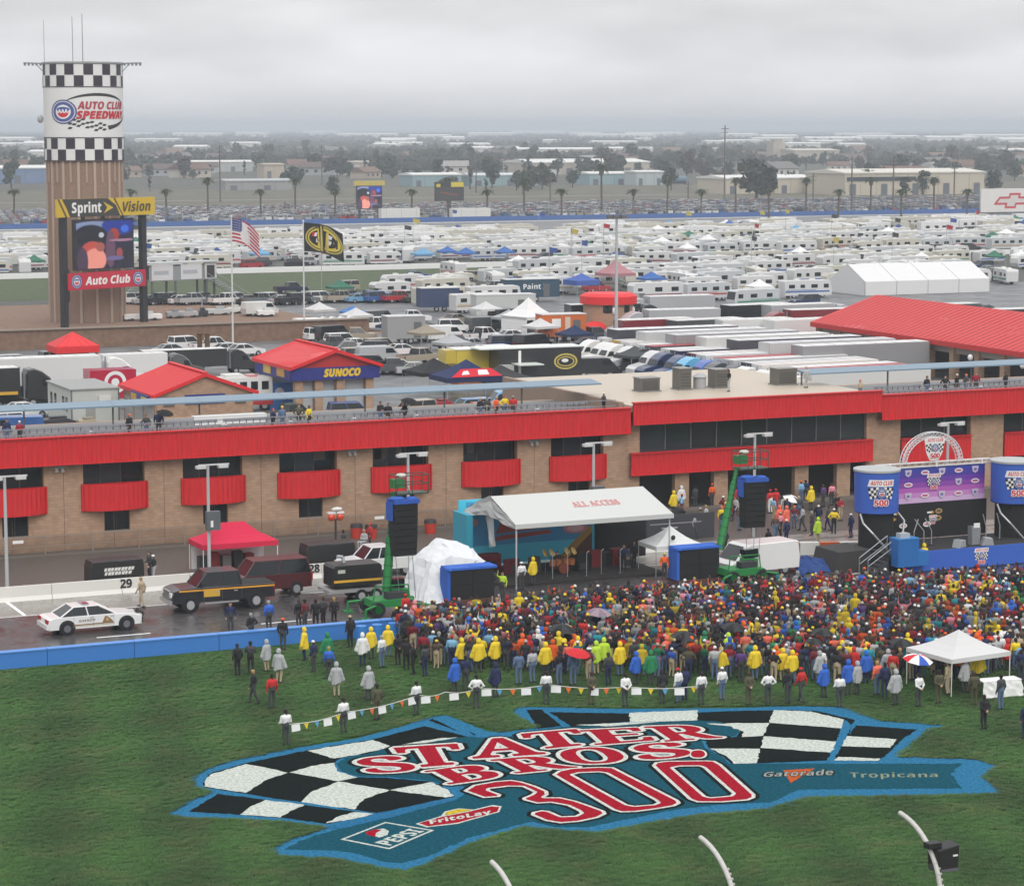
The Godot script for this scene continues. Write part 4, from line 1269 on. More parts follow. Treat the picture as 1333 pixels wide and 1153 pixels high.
func pickup_and_suv():
	# crew cab pickup facing along the pits, its trailer behind it
	var t:=T("black_pickup","black crew cab pickup with an orange side stripe on the wet pit road","pickup",V3(43.6,0,-137.6),PI - .02);t.scale=V3(1,1.13,1)
	var k:=K(.014,.014,.016)
	P("body",shell([V2(-3.1,.55),V2(-3.1,1.25),V2(1.2,1.28),V2(2.5,1.24),V2(2.95,1.12),V2(3.05,.85),V2(3.0,.5)],2.1,k,.08),M.gloss,t)
	var c:=cabin([-1.15,-.95,.9,1.55,1.27,1.95],1.9,1.6,GLASS,k)
	P("window",c[0],M.glass,t);P("roof",c[1],M.gloss,t)
	var bd:=mb();bd.box(V3(-2.1,1.27,0),V3(1.8,.02,1.7),K(.02,.02,.02));P("bed_cover",bd,M.rough,t)
	for x in [-1.95,1.95]:
		for z in [-.98,.98]: wheel(t,x,z,.42,.28,K(.6,.6,.6))
	for s in [-1,1]:
		var st:=mb();st.span(V3(-3.05,1.1,s*1.055 - .008),V3(2.6,1.18,s*1.055+.008),K(.7,.33,.03));st.span(V3(.2,.78,s*1.055 - .009),V3(1.15,1.1,s*1.055+.009),K(.6,.36,.04));P("stripe",st,M.paint,t)
		var h:=mb();h.box(V3(3.0,.95,s*.82),V3(.12,.24,.34),WHITE);P("headlight",h,M.glass,t)
		var m:=mb();m.box(V3(1.25,1.42,s*1.14),V3(.14,.24,.2),K(.03,.03,.03));P("mirror",m,M.gloss,t)
		var sb:=mb();sb.span(V3(-.9,.42,s*1.0 - .06),V3(1.1,.5,s*1.0+.06),K(.55,.55,.56));P("side_step",sb,M.metal,t)
		var e:=mb();e.box(V3(-3.08,1.0,s*.9),V3(.06,.34,.2),K(.4,.01,.01));P("tail_light",e,M.glass,t)
	var gr:=mb();gr.box(V3(3.02,.95,0),V3(.1,.36,1.2),K(.42,.42,.43))
	for i in 3: gr.box(V3(3.08,.85+.1*i,0),V3(.02,.04,1.1),BLACK)
	gr.box(V3(3.08,.58,0),V3(.18,.2,2.0),K(.5,.5,.5));P("grille",gr,M.metal,t)
	var tm:=mb()
	for s in [-1,1]:
		for x in [-1.1,.05,1.15]: tm.box(V3(x,.9,s*1.056),V3(.02,.72,.012),K(.1,.1,.1))
		for x in [-.75,.4]: tm.box(V3(x,1.02,s*1.06),V3(.2,.05,.03),STEEL)
		for x in [-1.95,1.95]: disc(tm,V3(x,.5,s*1.057),Vector3.RIGHT*s,Vector3.UP,.54,.5,BLACK,18)
	P("trim",tm,M.paint,t)
	t=T("maroon_suv","dark maroon long estate car parked beyond the black pickup","car",V3(47.42,0,-139.52)+V3(-.25,0,-.7),PI);t.scale=V3(1,1.12,1)
	k=K(.075,.012,.016)
	P("body",shell([V2(-2.75,.45),V2(-2.78,1.1),V2(-2.7,1.22),V2(1.1,1.22),V2(2.4,1.15),V2(2.75,.95),V2(2.75,.42)],2.02,k,.08),M.gloss,t)
	c=cabin([-2.7,-2.5,.75,1.35,1.21,1.92],1.86,1.58,GLASS,k)
	P("window",c[0],M.glass,t);P("roof",c[1],M.gloss,t)
	for x in [-1.75,1.75]:
		for z in [-.95,.95]: wheel(t,x,z,.4,.26)
	for s in [-1,1]:
		var h:=mb();h.box(V3(2.72,.9,s*.75),V3(.1,.2,.36),WHITE);P("headlight",h,M.glass,t)
		var e:=mb();e.box(V3(-2.77,1.0,s*.88),V3(.06,.4,.18),K(.4,.01,.01));P("tail_light",e,M.glass,t)
	# generator trailer
	t=T("generator_trailer","black box generator on a low trailer with an orange stripe","trailer",V3(50.77,0,-135.89)+V3(.75,0,-.9),PI)
	var b:=mb();b.prism(PackedVector2Array([V2(-1.55,.95),V2(-1.55,2.05),V2(-1.4,2.2),V2(1.35,2.2),V2(1.5,2.05),V2(1.5,.95)]),-.85,.85,K(.016,.016,.017),.05);P("engine_housing",b,M.semi,t)
	b=mb()
	for s in [-1,1]:
		b.span(V3(-1.5,1.2,s*.856 - .008),V3(1.45,1.34,s*.856+.008),K(.72,.4,.03));b.span(V3(.75,1.75,s*.856 - .008),V3(1.2,1.95,s*.856+.008),K(.5,.5,.45))
	P("stripe",b,M.paint,t)
	b=mb();b.span(V3(-1.8,.6,-.95),V3(1.8,.78,.95),K(.3,.3,.3));b.span(V3(1.8,.62,-.06),V3(3.2,.74,.06));b.tube([V3(.5,2.2,0),V3(.55,2.55,.1),V3(.9,2.6,.1)],.1,6,STEEL);P("chassis",b,M.paint,t)
	for x in [-1.1,-.2]:
		for z in [-.92,.92]: wheel(t,x,z,.38,.24,WHITE)

# ---------------------------------------------------------------- emblems as lists of [polygons, colour], laid on flat or round faces
func rect(x0: float,y0: float,x1: float,y1: float) -> PackedVector2Array:
	return PackedVector2Array([V2(x0,y0),V2(x1,y0),V2(x1,y1),V2(x0,y1)])

func oval(c: Vector2,rx: float,ry: float,m:=22) -> PackedVector2Array:
	var p:=PackedVector2Array()
	for i in m: p.push_back(c+V2(cos(TAU*i/m)*rx,sin(TAU*i/m)*ry))
	return p

func words(text: String,c: Vector2,h: float,width: float,grow:=0.0,italic:=0.0) -> Array:
	var w:=line_width(text)
	var s:=width/w
	var out:=[]
	for p in line_polys(text,false,true,grow,italic):
		var q:=PackedVector2Array()
		for v in p: q.push_back(c+V2((v.x - w*.5)*s,(v.y - .5)*h))
		out.push_back(q)
	return out

func badge(c: Vector2,r: float) -> Array:
	return [[[oval(c,r,r)],K(.03,.05,.22)],[[oval(c,r*.9,r*.9)],K(.6,.6,.62)],[[oval(c,r*.82,r*.82)],K(.07,.1,.3)],[[oval(c,r*.58,r*.58)],WHITE],[[oval(c+V2(0,-r*.08),r*.42,r*.38)],SIGNRED],[[oval(c+V2(0,r*.2),r*.5,r*.2)],K(.05,.08,.3)]]+[[words("AAA",c+V2(0,r*.05),r*.3,r*.75,.03),WHITE]]

func race_emblem(c: Vector2,s: float) -> Array:
	# s is the emblem's width: banner on top, crossed chequered flags, round badge, number
	var out:=[]
	var bn:=func(g: float) -> Array: return [PackedVector2Array([c+V2(-.5*s - g,.29*s - g),c+V2(.47*s+g,.29*s - g),c+V2(.5*s+g,.5*s+g),c+V2(-.42*s - g,.5*s+g)])]
	out.push_back([bn.call(.02*s),WHITE])
	out.push_back([words("AUTO CLUB",c+V2(.02*s,.4*s),.15*s,.84*s,.015,.2),SIGNRED])
	for d in [-1,1]:
		var fl:=PackedVector2Array([c+V2(d*.5*s,.2*s),c+V2(d*.1*s,.26*s),c+V2(d*.1*s,-.1*s),c+V2(d*.4*s,-.2*s)])
		out.push_back([[fl],WHITE])
		var sq:=[]
		for i in 4:
			for j in 4:
				if (i+j) % 2: continue
				var q:=PackedVector2Array()
				for e in [[0,0],[1,0],[1,1],[0,1]]:
					var u: float=(i+e[0])/4.0;var w: float=(j+e[1])/4.0
					q.push_back(fl[0].lerp(fl[1],u).lerp(fl[3].lerp(fl[2],u),w))
				sq.push_back(q)
		out.push_back([sq,BLACK])
	out.append_array(badge(c+V2(.02*s,.04*s),.19*s))
	out.push_back([words("500",c+V2(0,-.32*s),.22*s,.52*s,.12),WHITE])
	out.push_back([words("500",c+V2(0,-.32*s),.22*s,.52*s,.02),SIGNRED])
	return out

# lays an art list on a surface: put maps (page point, height above the face) to space
func art(b: MB,list: Array,put: Callable,out: Callable,lift:=.006,slab:=0.0):
	var lv:=0
	for e in list:
		lv += 1
		b.col=e[1]
		var polys: Array=e[0]
		if slab>0:
			var cut:=[]
			for p in polys:
				var lo:=1e9;var hi:=-1e9
				for v in p:
					lo=minf(lo,v.x);hi=maxf(hi,v.x)
				for k in range(int(floor(lo/slab)),int(floor(hi/slab))+1):
					cut.append_array(Geometry2D.intersect_polygons(p,rect(k*slab,-1e3,(k+1)*slab,1e3)))
			polys=cut
		for p in polys:
			var idx:=Geometry2D.triangulate_polygon(p)
			for i in range(0,idx.size(),3):
				b.face([put.call(p[idx[i]],lift*lv),put.call(p[idx[i+1]],lift*lv),put.call(p[idx[i+2]],lift*lv)],out.call(p[idx[i]]))

func art_flat(list: Array,o: Vector3,right: Vector3,up: Vector3,lift:=.006) -> MB:
	var b:=mb()
	var n:=right.cross(up)
	art(b,list,func(p: Vector2,h: float) -> Vector3: return o+right*p.x+up*p.y+n*h,func(_p: Vector2) -> Vector3: return n,lift)
	return b

# page x is measured along the round face from its front (+z turned by a0)
func art_round(list: Array,o: Vector3,r: float,a0: float,lift:=.006,slab:=.2) -> MB:
	var b:=mb()
	art(b,list,func(p: Vector2,h: float) -> Vector3: return o+V3(sin(a0+p.x/r)*(r+h),p.y,cos(a0+p.x/r)*(r+h)),func(p: Vector2) -> Vector3: return V3(sin(a0+p.x/r),0,cos(a0+p.x/r)),lift,slab)
	return b

func boom_lift(at: Vector3,label: String,foot: Vector3,tip: Vector3):
	var t:=T("boom_lift",label,"boom lift",at,0)
	var G:=K(.012,.2,.045);t.scale=Vector3.ONE
	var b:=mb();b.prism(PackedVector2Array([V2(-1.3,.5),V2(1.3,.5),V2(1.25,.85),V2(.6,.95),V2(-1.25,.9)]),-.8,.8,G,.06);b.prism(PackedVector2Array([V2(.1,.9),V2(1.3,.85),V2(1.25,1.3),V2(.2,1.4)]),-.75,-.1,G,.06);b.span(V3(-.4,.9,.1),V3(.7,1.3,.7),DARK);b.tube([V3(-1.2,.9,.6),V3(-1.1,1.7,.6),V3(.9,1.7,.6),V3(1.0,.9,.6)],.04,5,G)
	P("chassis",b,M.paint,t)
	b=mb();b.span(V3(.3,1.38,-.7),V3(1.0,1.9,-.15),GLASS);P("cab",b,M.glass,t)
	for x in [-1.15,1.15]:
		for z in [-1.0,1.0]: wheel(t,x*.9,z*.85,.42,.3,G)
	for s in [[-2.0,1.4],[2.0,1.4],[-2.0,-1.4],[2.0,-1.4]]:
		var o:=mb();o.tube([V3(s[0]*.5,.7,s[1]*.6),V3(s[0],.55,s[1]),V3(s[0],.05,s[1])],.08,5,G);o.box(V3(s[0],.04,s[1]),V3(.5,.08,.5),G);P("outrigger",o,M.paint,t)
	var d:=tip - foot
	for e in [[0.0,.55,.27],[.5,.82,.21],[.78,1.0,.15]]:
		var m:=mb();m.cyl(foot+d*e[0],foot+d*e[1],e[2],e[2],4,G)
		for k in 5: m.cyl(foot+d*lerpf(e[0],e[1],(k+.4)/5),foot+d*(lerpf(e[0],e[1],(k+.4)/5)+.012),e[2]*1.12,e[2]*1.12,4,G*.6)
		P("boom",m,M.paint,t)
	m_basket(t,tip)

func m_basket(t: Node3D,tip: Vector3):
	var b:=mb();b.col=K(.04,.07,.05)
	b.box(tip+V3(.9,-.1,0),V3(2.0,.08,1.0))
	for y in [.45,.95]:
		b.tube([tip+V3(-.1,y,-.5),tip+V3(1.9,y,-.5),tip+V3(1.9,y,.5),tip+V3(-.1,y,.5),tip+V3(-.1,y,-.5)],.03,4)
	for q in [[-.1,-.5],[.9,-.5],[1.9,-.5],[-.1,.5],[.9,.5],[1.9,.5]]: b.tube([tip+V3(q[0],-.1,q[1]),tip+V3(q[0],.95,q[1])],.03,4)
	b.box(tip+V3(.1,.5,.2),V3(.7,.5,.6),K(.02,.16,.04));b.ball(tip+V3(.3,.95,.3),V3(.35,.14,.3),4,8,K(.5,.5,.45))
	P("basket",b,M.paint,t)

func line_array(c: Vector3,w: float,h: float,turn: float,label: String,hang: float,ground: Array):
	var t:=T("speaker_array",label,"speaker",c,turn)
	var n:=8
	for i in n:
		# the hang curves back a little towards its foot
		var y:=-h*i/n;var f:=float(i)/n
		var b:=mb();b.prism(PackedVector2Array([V2(-w/2,y - h/n+.015),V2(w/2,y - h/n+.015),V2(w/2,y - .01),V2(-w/2,y - .01)]),-.55+.12*f*f,.45 - .2*f*f,K(.013,.013,.015),.03);P("speaker",b,M.cloth,t)
	var k:=mb();k.col=K(.03,.1,.42)
	k.box(V3(.02,.1,-.05),V3(w+.12,.22,1.15));k.box(V3(-w/2 - .07,-h*.16,-.2),V3(.1,h*.34,.75));k.box(V3(w/2+.06,-h*.3,-.3),V3(.07,h*.62,.5));k.ball(V3(-.4,.24,0),V3(.5,.14,.5),4,8);k.ball(V3(.45,.22,.1),V3(.4,.12,.4),4,8)
	P("rain_cover",k,M.cloth,t)
	var cb:=mb()
	cb.tube([V3(-.5,.2,0),V3(-.3,hang,0)],.02,4,DARK);cb.tube([V3(.5,.2,0),V3(.2,hang,0)],.02,4)
	for g in ground: cb.tube([V3(g[0],-h,0),V3(g[1],-c.y+.8,.1)],.022,4,STEEL)
	P("cable",cb,M.metal,t)

func sub_stack(at: Vector3,w: float,h: float,turn: float,label: String):
	var t:=T("bass_stack",label,"speaker",at,turn)
	var n:=2
	for i in n:
		for j in 2:
			var x:=-w/2+w*i/n
			var b:=mb();b.span(V3(x+.012,.25+j*(h - .25)/2,-.6),V3(x+w/n - .012,.25+(j+1)*(h - .25)/2 - .014,.5),K(.012,.012,.014));P("speaker",b,M.cloth,t)
	var f:=mb();f.span(V3(-w/2 - .2,0,-.8),V3(w/2+.2,.24,.7),K(.1,.04,.03));P("platform",f,M.rough,t)
	var k:=mb();k.col=K(.03,.12,.5)
	k.box(V3(0,h+.06,-.05),V3(w+.3,.13,1.25));k.box(V3(-w/2 - .1,h*.55,-.1),V3(.2,h*.92,1.1));k.ball(V3(-w/2 - .05,h+.02,.2),V3(.2,.16,.5),5,8);k.ball(V3(w*.2,h+.1,.1),V3(w*.3,.1,.5),4,8)
	P("rain_cover",k,M.cloth,t)

# a draped tarpaulin over a frame: rows of points give ridges and folds
func drape(rows: Array,k: Color,folds:=.05,seed_:=1) -> MB:
	var b:=mb();b.col=k
	rng.seed=seed_
	var g:=[]
	for r in rows.size()*4 - 3:
		var a: Array=rows[mini(r/4,rows.size() - 1)];var c: Array=rows[mini(r/4+1,rows.size() - 1)]
		var f:=(r % 4)/4.0
		var line:=[]
		for i in (a.size() - 1)*5+1:
			var j:=i/5;var u:=(i % 5)/5.0
			var j2:=mini(j+1,a.size() - 1)
			var p: Vector3=(a[j].lerp(a[j2],u)).lerp(c[j].lerp(c[j2],u),f)
			line.push_back(p+V3(rng.randfn(),rng.randfn()*.6,rng.randfn())*folds)
		g.push_back(line)
	for r in g.size() - 1:
		for i in g[r].size() - 1:
			b.face([g[r][i],g[r][i+1],g[r+1][i+1],g[r+1][i]],V3(0,.6,1))
	return b

func stages():
	# ---- white-roofed band stage
	var fl:=V3(61.5,0,-135.9);var w:=10.4;var e:=3.95;var rg:=5.15;var dep:=7.0
	var t:=T("band_stage","band stage under a white gabled fabric roof with a blue painted backdrop","stage",fl)
	var b:=mb();b.col=K(.58,.59,.57)
	# roof planes, the front one bearing red letters
	var q:=[V3(-.05,e,.3),V3(w+.2,e,.3),V3(w+.1,rg,-dep*.5),V3(0,rg,-dep*.5),V3(w+.2,e,-dep - .2),V3(-.05,e,-dep - .2)]
	for i in 8:
		var xa:=w*i/8.0;var xb:=w*(i+1)/8.0
		b.face([V3(xa - .05,e,.3),V3(xb - .05+(.2 if i==7 else 0.0),e,.3),V3(xb,rg,-dep*.5),V3(xa,rg,-dep*.5)],V3(0,1,.3))
	b.face([q[3],q[2],q[4],q[5]],V3(0,1,-.3))
	b.face([q[0],q[1],q[1] - V3(0,.28,0),q[0] - V3(0,.28,0)],V3(0,0,1))
	b.face([q[1],q[4],q[4] - V3(0,.3,0),q[1] - V3(0,.3,0)],V3(1,0,0))
	P("roof",b,M.tent,t)
	var up:=(V3(0,rg,-dep*.5) - V3(0,e,.3)).normalized()
	var lt:=mb();write("ALL ACCESS",V3(w*.6,lerpf(e,rg,.52),lerpf(.3,-dep*.5,.52))+Vector3.RIGHT.cross(up)*.03,Vector3.RIGHT,up,.7,K(.62,.2,.2),3.2,true,.0,.0,lt);P("roof_letters",lt,M.cloth,t)
	# gable cloth and hanging flap at the near end
	P("gable_cloth",drape([[V3(-.02,e,.3),V3(-.02,rg,-dep*.5),V3(-.02,e,-dep - .2)],[V3(-.02,e - .3,.3),V3(-.3,rg - 1.1,-dep*.5),V3(-.5,e - .5,-dep - .2)]],K(.4,.41,.4),.05,3),M.cloth,t)
	P("hanging_flap",drape([[V3(-.06,rg - .6,-dep*.42),V3(-.06,rg - .7,-dep*.62)],[V3(.0,2.2,-dep*.4),V3(.1,1.9,-dep*.56)]],K(.42,.43,.43),.06,4),M.cloth,t)
	# painted backdrop
	var bd:=mb();bd.span(V3(-.6,.3,-dep - .1),V3(w - 1.6,e+.5,-dep),K(.06,.52,.72));bd.span(V3(-1.0,.2,-dep+.02),V3(-.6,e - .1,-dep+2.2),K(.03,.3,.42));P("backdrop",bd,M.semi,t)
	var list:=[]
	list.push_back([[PackedVector2Array([V2(0,1.5),V2(8.6,1.5),V2(8.6,4.3),V2(0,4.3)])],K(.03,.27,.52)])
	list.push_back([[PackedVector2Array([V2(6.2,.2),V2(8.7,.2),V2(8.7,2.4),V2(7.4,1.4)]),PackedVector2Array([V2(-.5,.2),V2(.5,.2),V2(-.4,.7)])],K(.35,.2,.03)])
	list.push_back([[PackedVector2Array([V2(6.9,.2),V2(8.7,.2),V2(8.7,1.9),V2(7.8,1.1)])],K(.1,.03,.02)])
	list.push_back([[PackedVector2Array([V2(1.9,1.75),V2(5.9,2.0),V2(5.7,2.25),V2(2.1,2.05)]),PackedVector2Array([V2(2.0,2.2),V2(5.9,2.4),V2(5.6,3.6),V2(2.5,3.3)])],K(.35,.04,.02)])
	list.push_back([[PackedVector2Array([V2(2.7,2.6),V2(3.6,2.7),V2(3.4,3.2),V2(2.9,3.1)]),PackedVector2Array([V2(3.9,2.7),V2(5.3,2.8),V2(5.2,3.2),V2(4.0,3.1)])],K(.6,.25,.18)])
	list.push_back([[oval(V2(7.5,2.2),.85,.32),oval(V2(.4,3.0),.4,.25),oval(V2(7.3,3.7),.5,.18)],K(.55,.2,.25)]);list.push_back([[rect(6.6,2.75,8.1,3.15)],K(.3,.12,.12)])
	list.push_back([[oval(V2(7.5,2.2),.6,.2)],K(.7,.4,.42)])
	P("painted_picture",art_flat(list,V3(-.1,.0,-dep+.005),Vector3.RIGHT,Vector3.UP),M.semi,t)
	var dk:=mb();dk.span(V3(-.4,0,-dep),V3(w+.2,.15,-.6),K(.025,.02,.02));P("stage_floor",dk,M.rough,t)
	var rc:=mb();rc.span(V3(-.2,.15,-dep+.3),V3(1.8,1.1,-dep+1.1),K(.16,.015,.02));P("red_case",rc,M.rough,t)
	var bk:=mb();bk.span(V3(w - 1.6,.1,-dep),V3(w+2.0,e,-dep+.1),K(.012,.012,.012));P("black_curtain",bk,M.cloth,t)
	for x in [.1,w]:
		for z in [.1,-dep]:
			var p:=mb();p.cyl(V3(x,0,z),V3(x,e,z),.05,.05,6,K(.5,.5,.5));P("post",p,M.paint,t)
	# things on the stage
	var dr:=T("drum_kit","drum kit with brass cymbals in the middle of the white roofed stage","drum kit",fl+V3(4.6,.15,-3.0))
	var c:=mb();c.cyl(V3(0,.35,-.2),V3(0,.35,.3),.34,.34,14,K(.2,.05,.03));P("bass_drum",c,M.gloss,dr)
	for x in [-.6,-.2,.3,.7]:
		c=mb();c.cyl(V3(x,.5,-.1),V3(x,.85,-.05),.2,.2,10,K(.4,.15,.06));P("drum",c,M.gloss,dr)
	for x in [-.95,-.5,.55,1.0]:
		c=mb();c.cyl(V3(x,0,-.4),V3(x,1.25,-.4),.015,.015,4,STEEL);c.cyl(V3(x,1.25,-.4),V3(x+.03,1.28,-.36),.28,.02,12,K(.6,.42,.12));P("cymbal",c,M.metal,dr)
	var am:=mb()
	for i in 4: am.span(V3(i*.75,0,0),V3(i*.75+.7,.8+.25*(i % 2),.5),[BLACK,K(.2,.02,.02)][i % 2])
	One("amplifier",am,M.rough,"row of black and red amplifiers beside the drum kit","amplifier",fl+V3(6.4,.15,-4.6))
	for i in 9:
		var gx:=mb();gx.box(V3(0,.3+.12*(i % 3),0),V3(.7+.2*(i % 2),.6+.24*(i % 3),.5),[BLACK,K(.14,.015,.02),DARK,K(.2,.2,.2),K(.3,.12,.04)][i % 5]);gx.box(V3(0,.3,.26),V3(.5,.4,.03),K(.05,.05,.05))
		One("stage_case",gx,M.rough,"%s equipment case on the band stage, %s from left" % [["black","dark red","dark","grey","tan"][i % 5],ordinal(i)],"case",fl+V3(.8+i*1.05,.15,-5.6+1.1*(i % 3)),.3*(i % 4),"equipment cases on the band stage")
	for i in 5:
		var m:=mb();m.cyl(Vector3.ZERO,V3(0,1.45,0),.02,.02,5,STEEL);m.tube([V3(0,1.45,0),V3(.05,1.6,.2)],.03,5,OFFWHITE);m.cyl(Vector3.ZERO,V3(0,.03,0),.18,.18,8,DARK)
		One("microphone_stand",m,M.paint,"slim microphone stand at the front of the band stage, %s" % ["leftmost","second from left","middle one","second from right","rightmost"][i],"microphone stand",fl+V3(3.2+i*1.15,.15,-1.4 - .3*(i % 2)),0,"microphone stands on the band stage")
	# ---- tarpaulin tent with bass speakers to each side of it
	var tp:=T("tarpaulin_tent","crumpled white tarpaulin tent draped over gear left of the band stage","tent",V3(56.79,0,-135.03))
	P("tarpaulin",drape([[V3(-2.4,.15,-1.6),V3(-1.2,2.2,-2.3),V3(.3,3.2,-2.2),V3(1.9,2.7,-2.2),V3(2.3,2.0,-2.2)],[V3(-2.2,.1,.2),V3(-1.1,2.2,-1.2),V3(.4,3.3,-1.3),V3(1.9,2.75,-.9),V3(2.4,2.1,-.9)],[V3(-2.0,.08,1.2),V3(-.95,2.15,.1),V3(.2,2.5,.2),V3(1.6,2.2,.25),V3(2.45,2.0,.2)],[V3(-1.6,.05,1.9),V3(-.9,.1,1.7),V3(-.2,.3,1.1),V3(.1,.5,.6),V3(.2,.6,.4)]],K(.72,.74,.76),.05,9),M.tent,tp)
	sub_stack(V3(57.5,0,-133.38),2.75,2.0,.0,"wall of black bass speakers with blue rain cover left of the band stage")
	sub_stack(V3(72.62,0,-133.69),2.7,2.1,.0,"wall of black bass speakers with blue rain cover right of the band stage")
	var tc:=canopy("white_canopy","small white peaked canopy right of the band stage behind bass speakers",V3(72.67,0,-137.18),.0,3.2,2.4,1.9,2.95,K(.74,.75,.75),"",.25,STEEL)
	var mo:=mb();mo.ball(V3(-.3,2.35,1.0),V3(.16,.16,.1),5,8,BLACK);P("floodlight",mo,M.paint,tc)
	# ---- lifts with hanging speakers
	var l1:=V3(51.97,0,-132.02)
	boom_lift(l1,"green boom lift holding a speaker tower left of the band stage",V3(-.2,1.2,0),V3(52.49,6.87,-132.5) - l1)
	line_array(V3(52.76,6.33,-131.8),1.42,3.0,.06,"tall black hanging speaker tower with blue cover, left of the band stage",1.0,[[-.5,-.3],[.55,.7],[.3,.3]])
	var l2:=V3(75.13,0,-132.56)
	boom_lift(l2,"green boom lift holding a speaker tower right of the band stage",V3(74.03,1.95,-133.3) - l2,V3(75.59,6.81,-134) - l2)
	line_array(V3(76.16,6.06,-133),1.4,2.85,-.05,"tall black hanging speaker tower with blue cover, right of the band stage",1.0,[[-.5,-.35],[.55,.3],[.1,0]])
	# ---- big driver stage with blue drums
	var V:=134.0
	var dl:=V3(85.61,3.34,-134);var dr2:=V3(95.89,3.09,-134)
	t=T("driver_stage","big black stage between two blue round towers with a white truss arch","stage")
	for e2 in [[dl,"left"],[dr2,"right"]]:
		var o: Vector3=e2[0]
		var d:=mb();d.cyl(V3(o.x,3.5,o.z),V3(o.x,6.05,o.z),1.38,1.42,40,K(.045,.12,.5),false);P("drum",d,M.semi,t)
		d=mb();d.cyl(V3(o.x,6.05,o.z),V3(o.x,6.18,o.z),1.48,1.48,40,K(.4,.42,.42));d.cyl(V3(o.x,3.45,o.z),V3(o.x,3.5,o.z),1.36,1.38,40,K(.02,.05,.2));P("drum_rim",d,M.paint,t)
		d=mb();d.cyl(V3(o.x,0,o.z),V3(o.x,3.45,o.z),1.1,1.1,24,K(.012,.012,.013));P("tower_base",d,M.cloth,t)
		P("emblem",art_round(race_emblem(V2(.0,0),1.7),V3(o.x,4.75,o.z),1.425,-.36,.006,.18),M.paint,t)
		for s in [-1,1]:
			d=mb();d.tube([V3(o.x+s*1.35,3.4,o.z+.3),V3(o.x+s*1.5,2.9,o.z+.9),V3(o.x+s*1.1,2.3,o.z+1.4),V3(o.x+s*.2,1.3,o.z+1.6)],.07,7,K(.5,.5,.52));P("curved_pipe",d,M.metal,t)
	var xa: float=dl.x+1.2;var xb: float=dr2.x - 1.2;var mid:=(xa+xb)/2;var zb:=-135.4
	# purple upper backdrop of three bands of colour, black lower one
	var bp:=mb();bp.span(V3(xa,3.55,zb - .1),V3(xb,5.85,zb),K(.1,.04,.3));P("backdrop",bp,M.semi,t)
	list=[]
	var bands:=[K(.62,.42,.66),K(.55,.24,.55),K(.45,.12,.45),K(.26,.07,.38),K(.15,.05,.36),K(.08,.05,.34),K(.05,.06,.36)]
	for i in 7: list.push_back([[rect(xa,3.56+i*.325,xb,3.56+(i+1)*.325)],bands[i]])
	P("backdrop_print",art_flat(list,V3(0,0,zb+.004),Vector3.RIGHT,Vector3.UP,.001),M.semi,t)
	list=[]
	for r in 3:
		for i in 6:
			var c2:=V2(lerpf(xa,xb,(i+.6)/6.2),5.5 - r*.74)
			if r==1 and (i==2 or i==3): continue
			if (i+r) % 2==0:
				list.push_back([[oval(c2,.32,.15)],WHITE]);list.push_back([[oval(c2,.24,.08)],K(.5,.12,.25)])
			else:
				list.push_back([[PackedVector2Array([c2+V2(-.26,.22),c2+V2(-.2,-.12),c2+V2(0,-.24),c2+V2(.2,-.12),c2+V2(.26,.22)])],K(.55,.5,.6)]);list.push_back([[oval(c2,.12,.1)],K(.2,.15,.4)])
	list.append_array(race_emblem(V2(mid,4.85),1.05))
	P("backdrop_emblem",art_flat(list,V3(0,0,zb+.03),Vector3.RIGHT,Vector3.UP,.0015),M.semi,t)
	var lo:=mb();lo.span(V3(xa - .2,1.25,zb - .12),V3(xb+.2,3.54,zb),K(.012,.012,.013));P("backdrop",lo,M.cloth,t,"black lower backdrop with small gold and white signs")
	list=[]
	for p in [V2(.45,2.95),V2(.4,2.35),V2(4.4,2.95),V2(4.35,2.5)]:
		list.push_back([[oval(V2(xa,0)+p,.27,.17)],K(.4,.28,.12)]);list.push_back([[oval(V2(xa,0)+p,.17,.09)],K(.12,.08,.04)])
	for p in [V2(1.1,2.95),V2(.95,2.6),V2(3.8,2.9),V2(4.0,2.6)]:
		list.push_back([[rect(xa+p.x - .3,p.y - .06,xa+p.x+.05,p.y+.06)],WHITE]);list.push_back([[PackedVector2Array([V2(xa+p.x+.05,p.y - .13),V2(xa+p.x+.25,p.y),V2(xa+p.x+.05,p.y+.13)])],K(.55,.3,.05)])
	for p in [V2(1.7,2.15),V2(3.5,2.15)]:
		list.push_back([[oval(V2(xa,0)+p,.3,.17)],WHITE]);list.push_back([[oval(V2(xa,0)+p,.22,.09)],K(.5,.25,.3)])
	list.append_array(race_emblem(V2(mid,2.4),.62))
	P("small_sign",art_flat(list,V3(0,0,zb+.02),Vector3.RIGHT,Vector3.UP,.002),M.paint,t)
	# floor, blue skirt, ramp and steps
	var fo:=mb();fo.span(V3(xa - 2.2,0,-135.2),V3(xb+3.4,1.25,-130.9),K(.02,.02,.022));P("stage_floor",fo,M.rough,t)
	var sk:=mb();sk.span(V3(xa - 1.0,.05,-130.88),V3(xb+3.4,1.3,-130.78),K(.04,.12,.5));P("skirt",sk,M.cloth,t)
	list=[]
	list.append_array(race_emblem(V2(mid+.6,.68),1.05));list.append_array(badge(V2(xb+1.6,.7),.42))
	P("skirt_emblem",art_flat(list,V3(0,0,-130.775),Vector3.RIGHT,Vector3.UP,.003),M.cloth,t)
	var rp:=mb();rp.prism(PackedVector2Array([V2(0,0),V2(2.6,0),V2(2.6,1.3),V2(.3,1.25)]),-1.6,1.2,K(.045,.04,.04),.0);rp.x=Transform3D.IDENTITY
	for j in rp.v.size(): rp.v[j] += V3(xa - 4.9,0,-134)
	P("ramp",rp,M.rough,t)
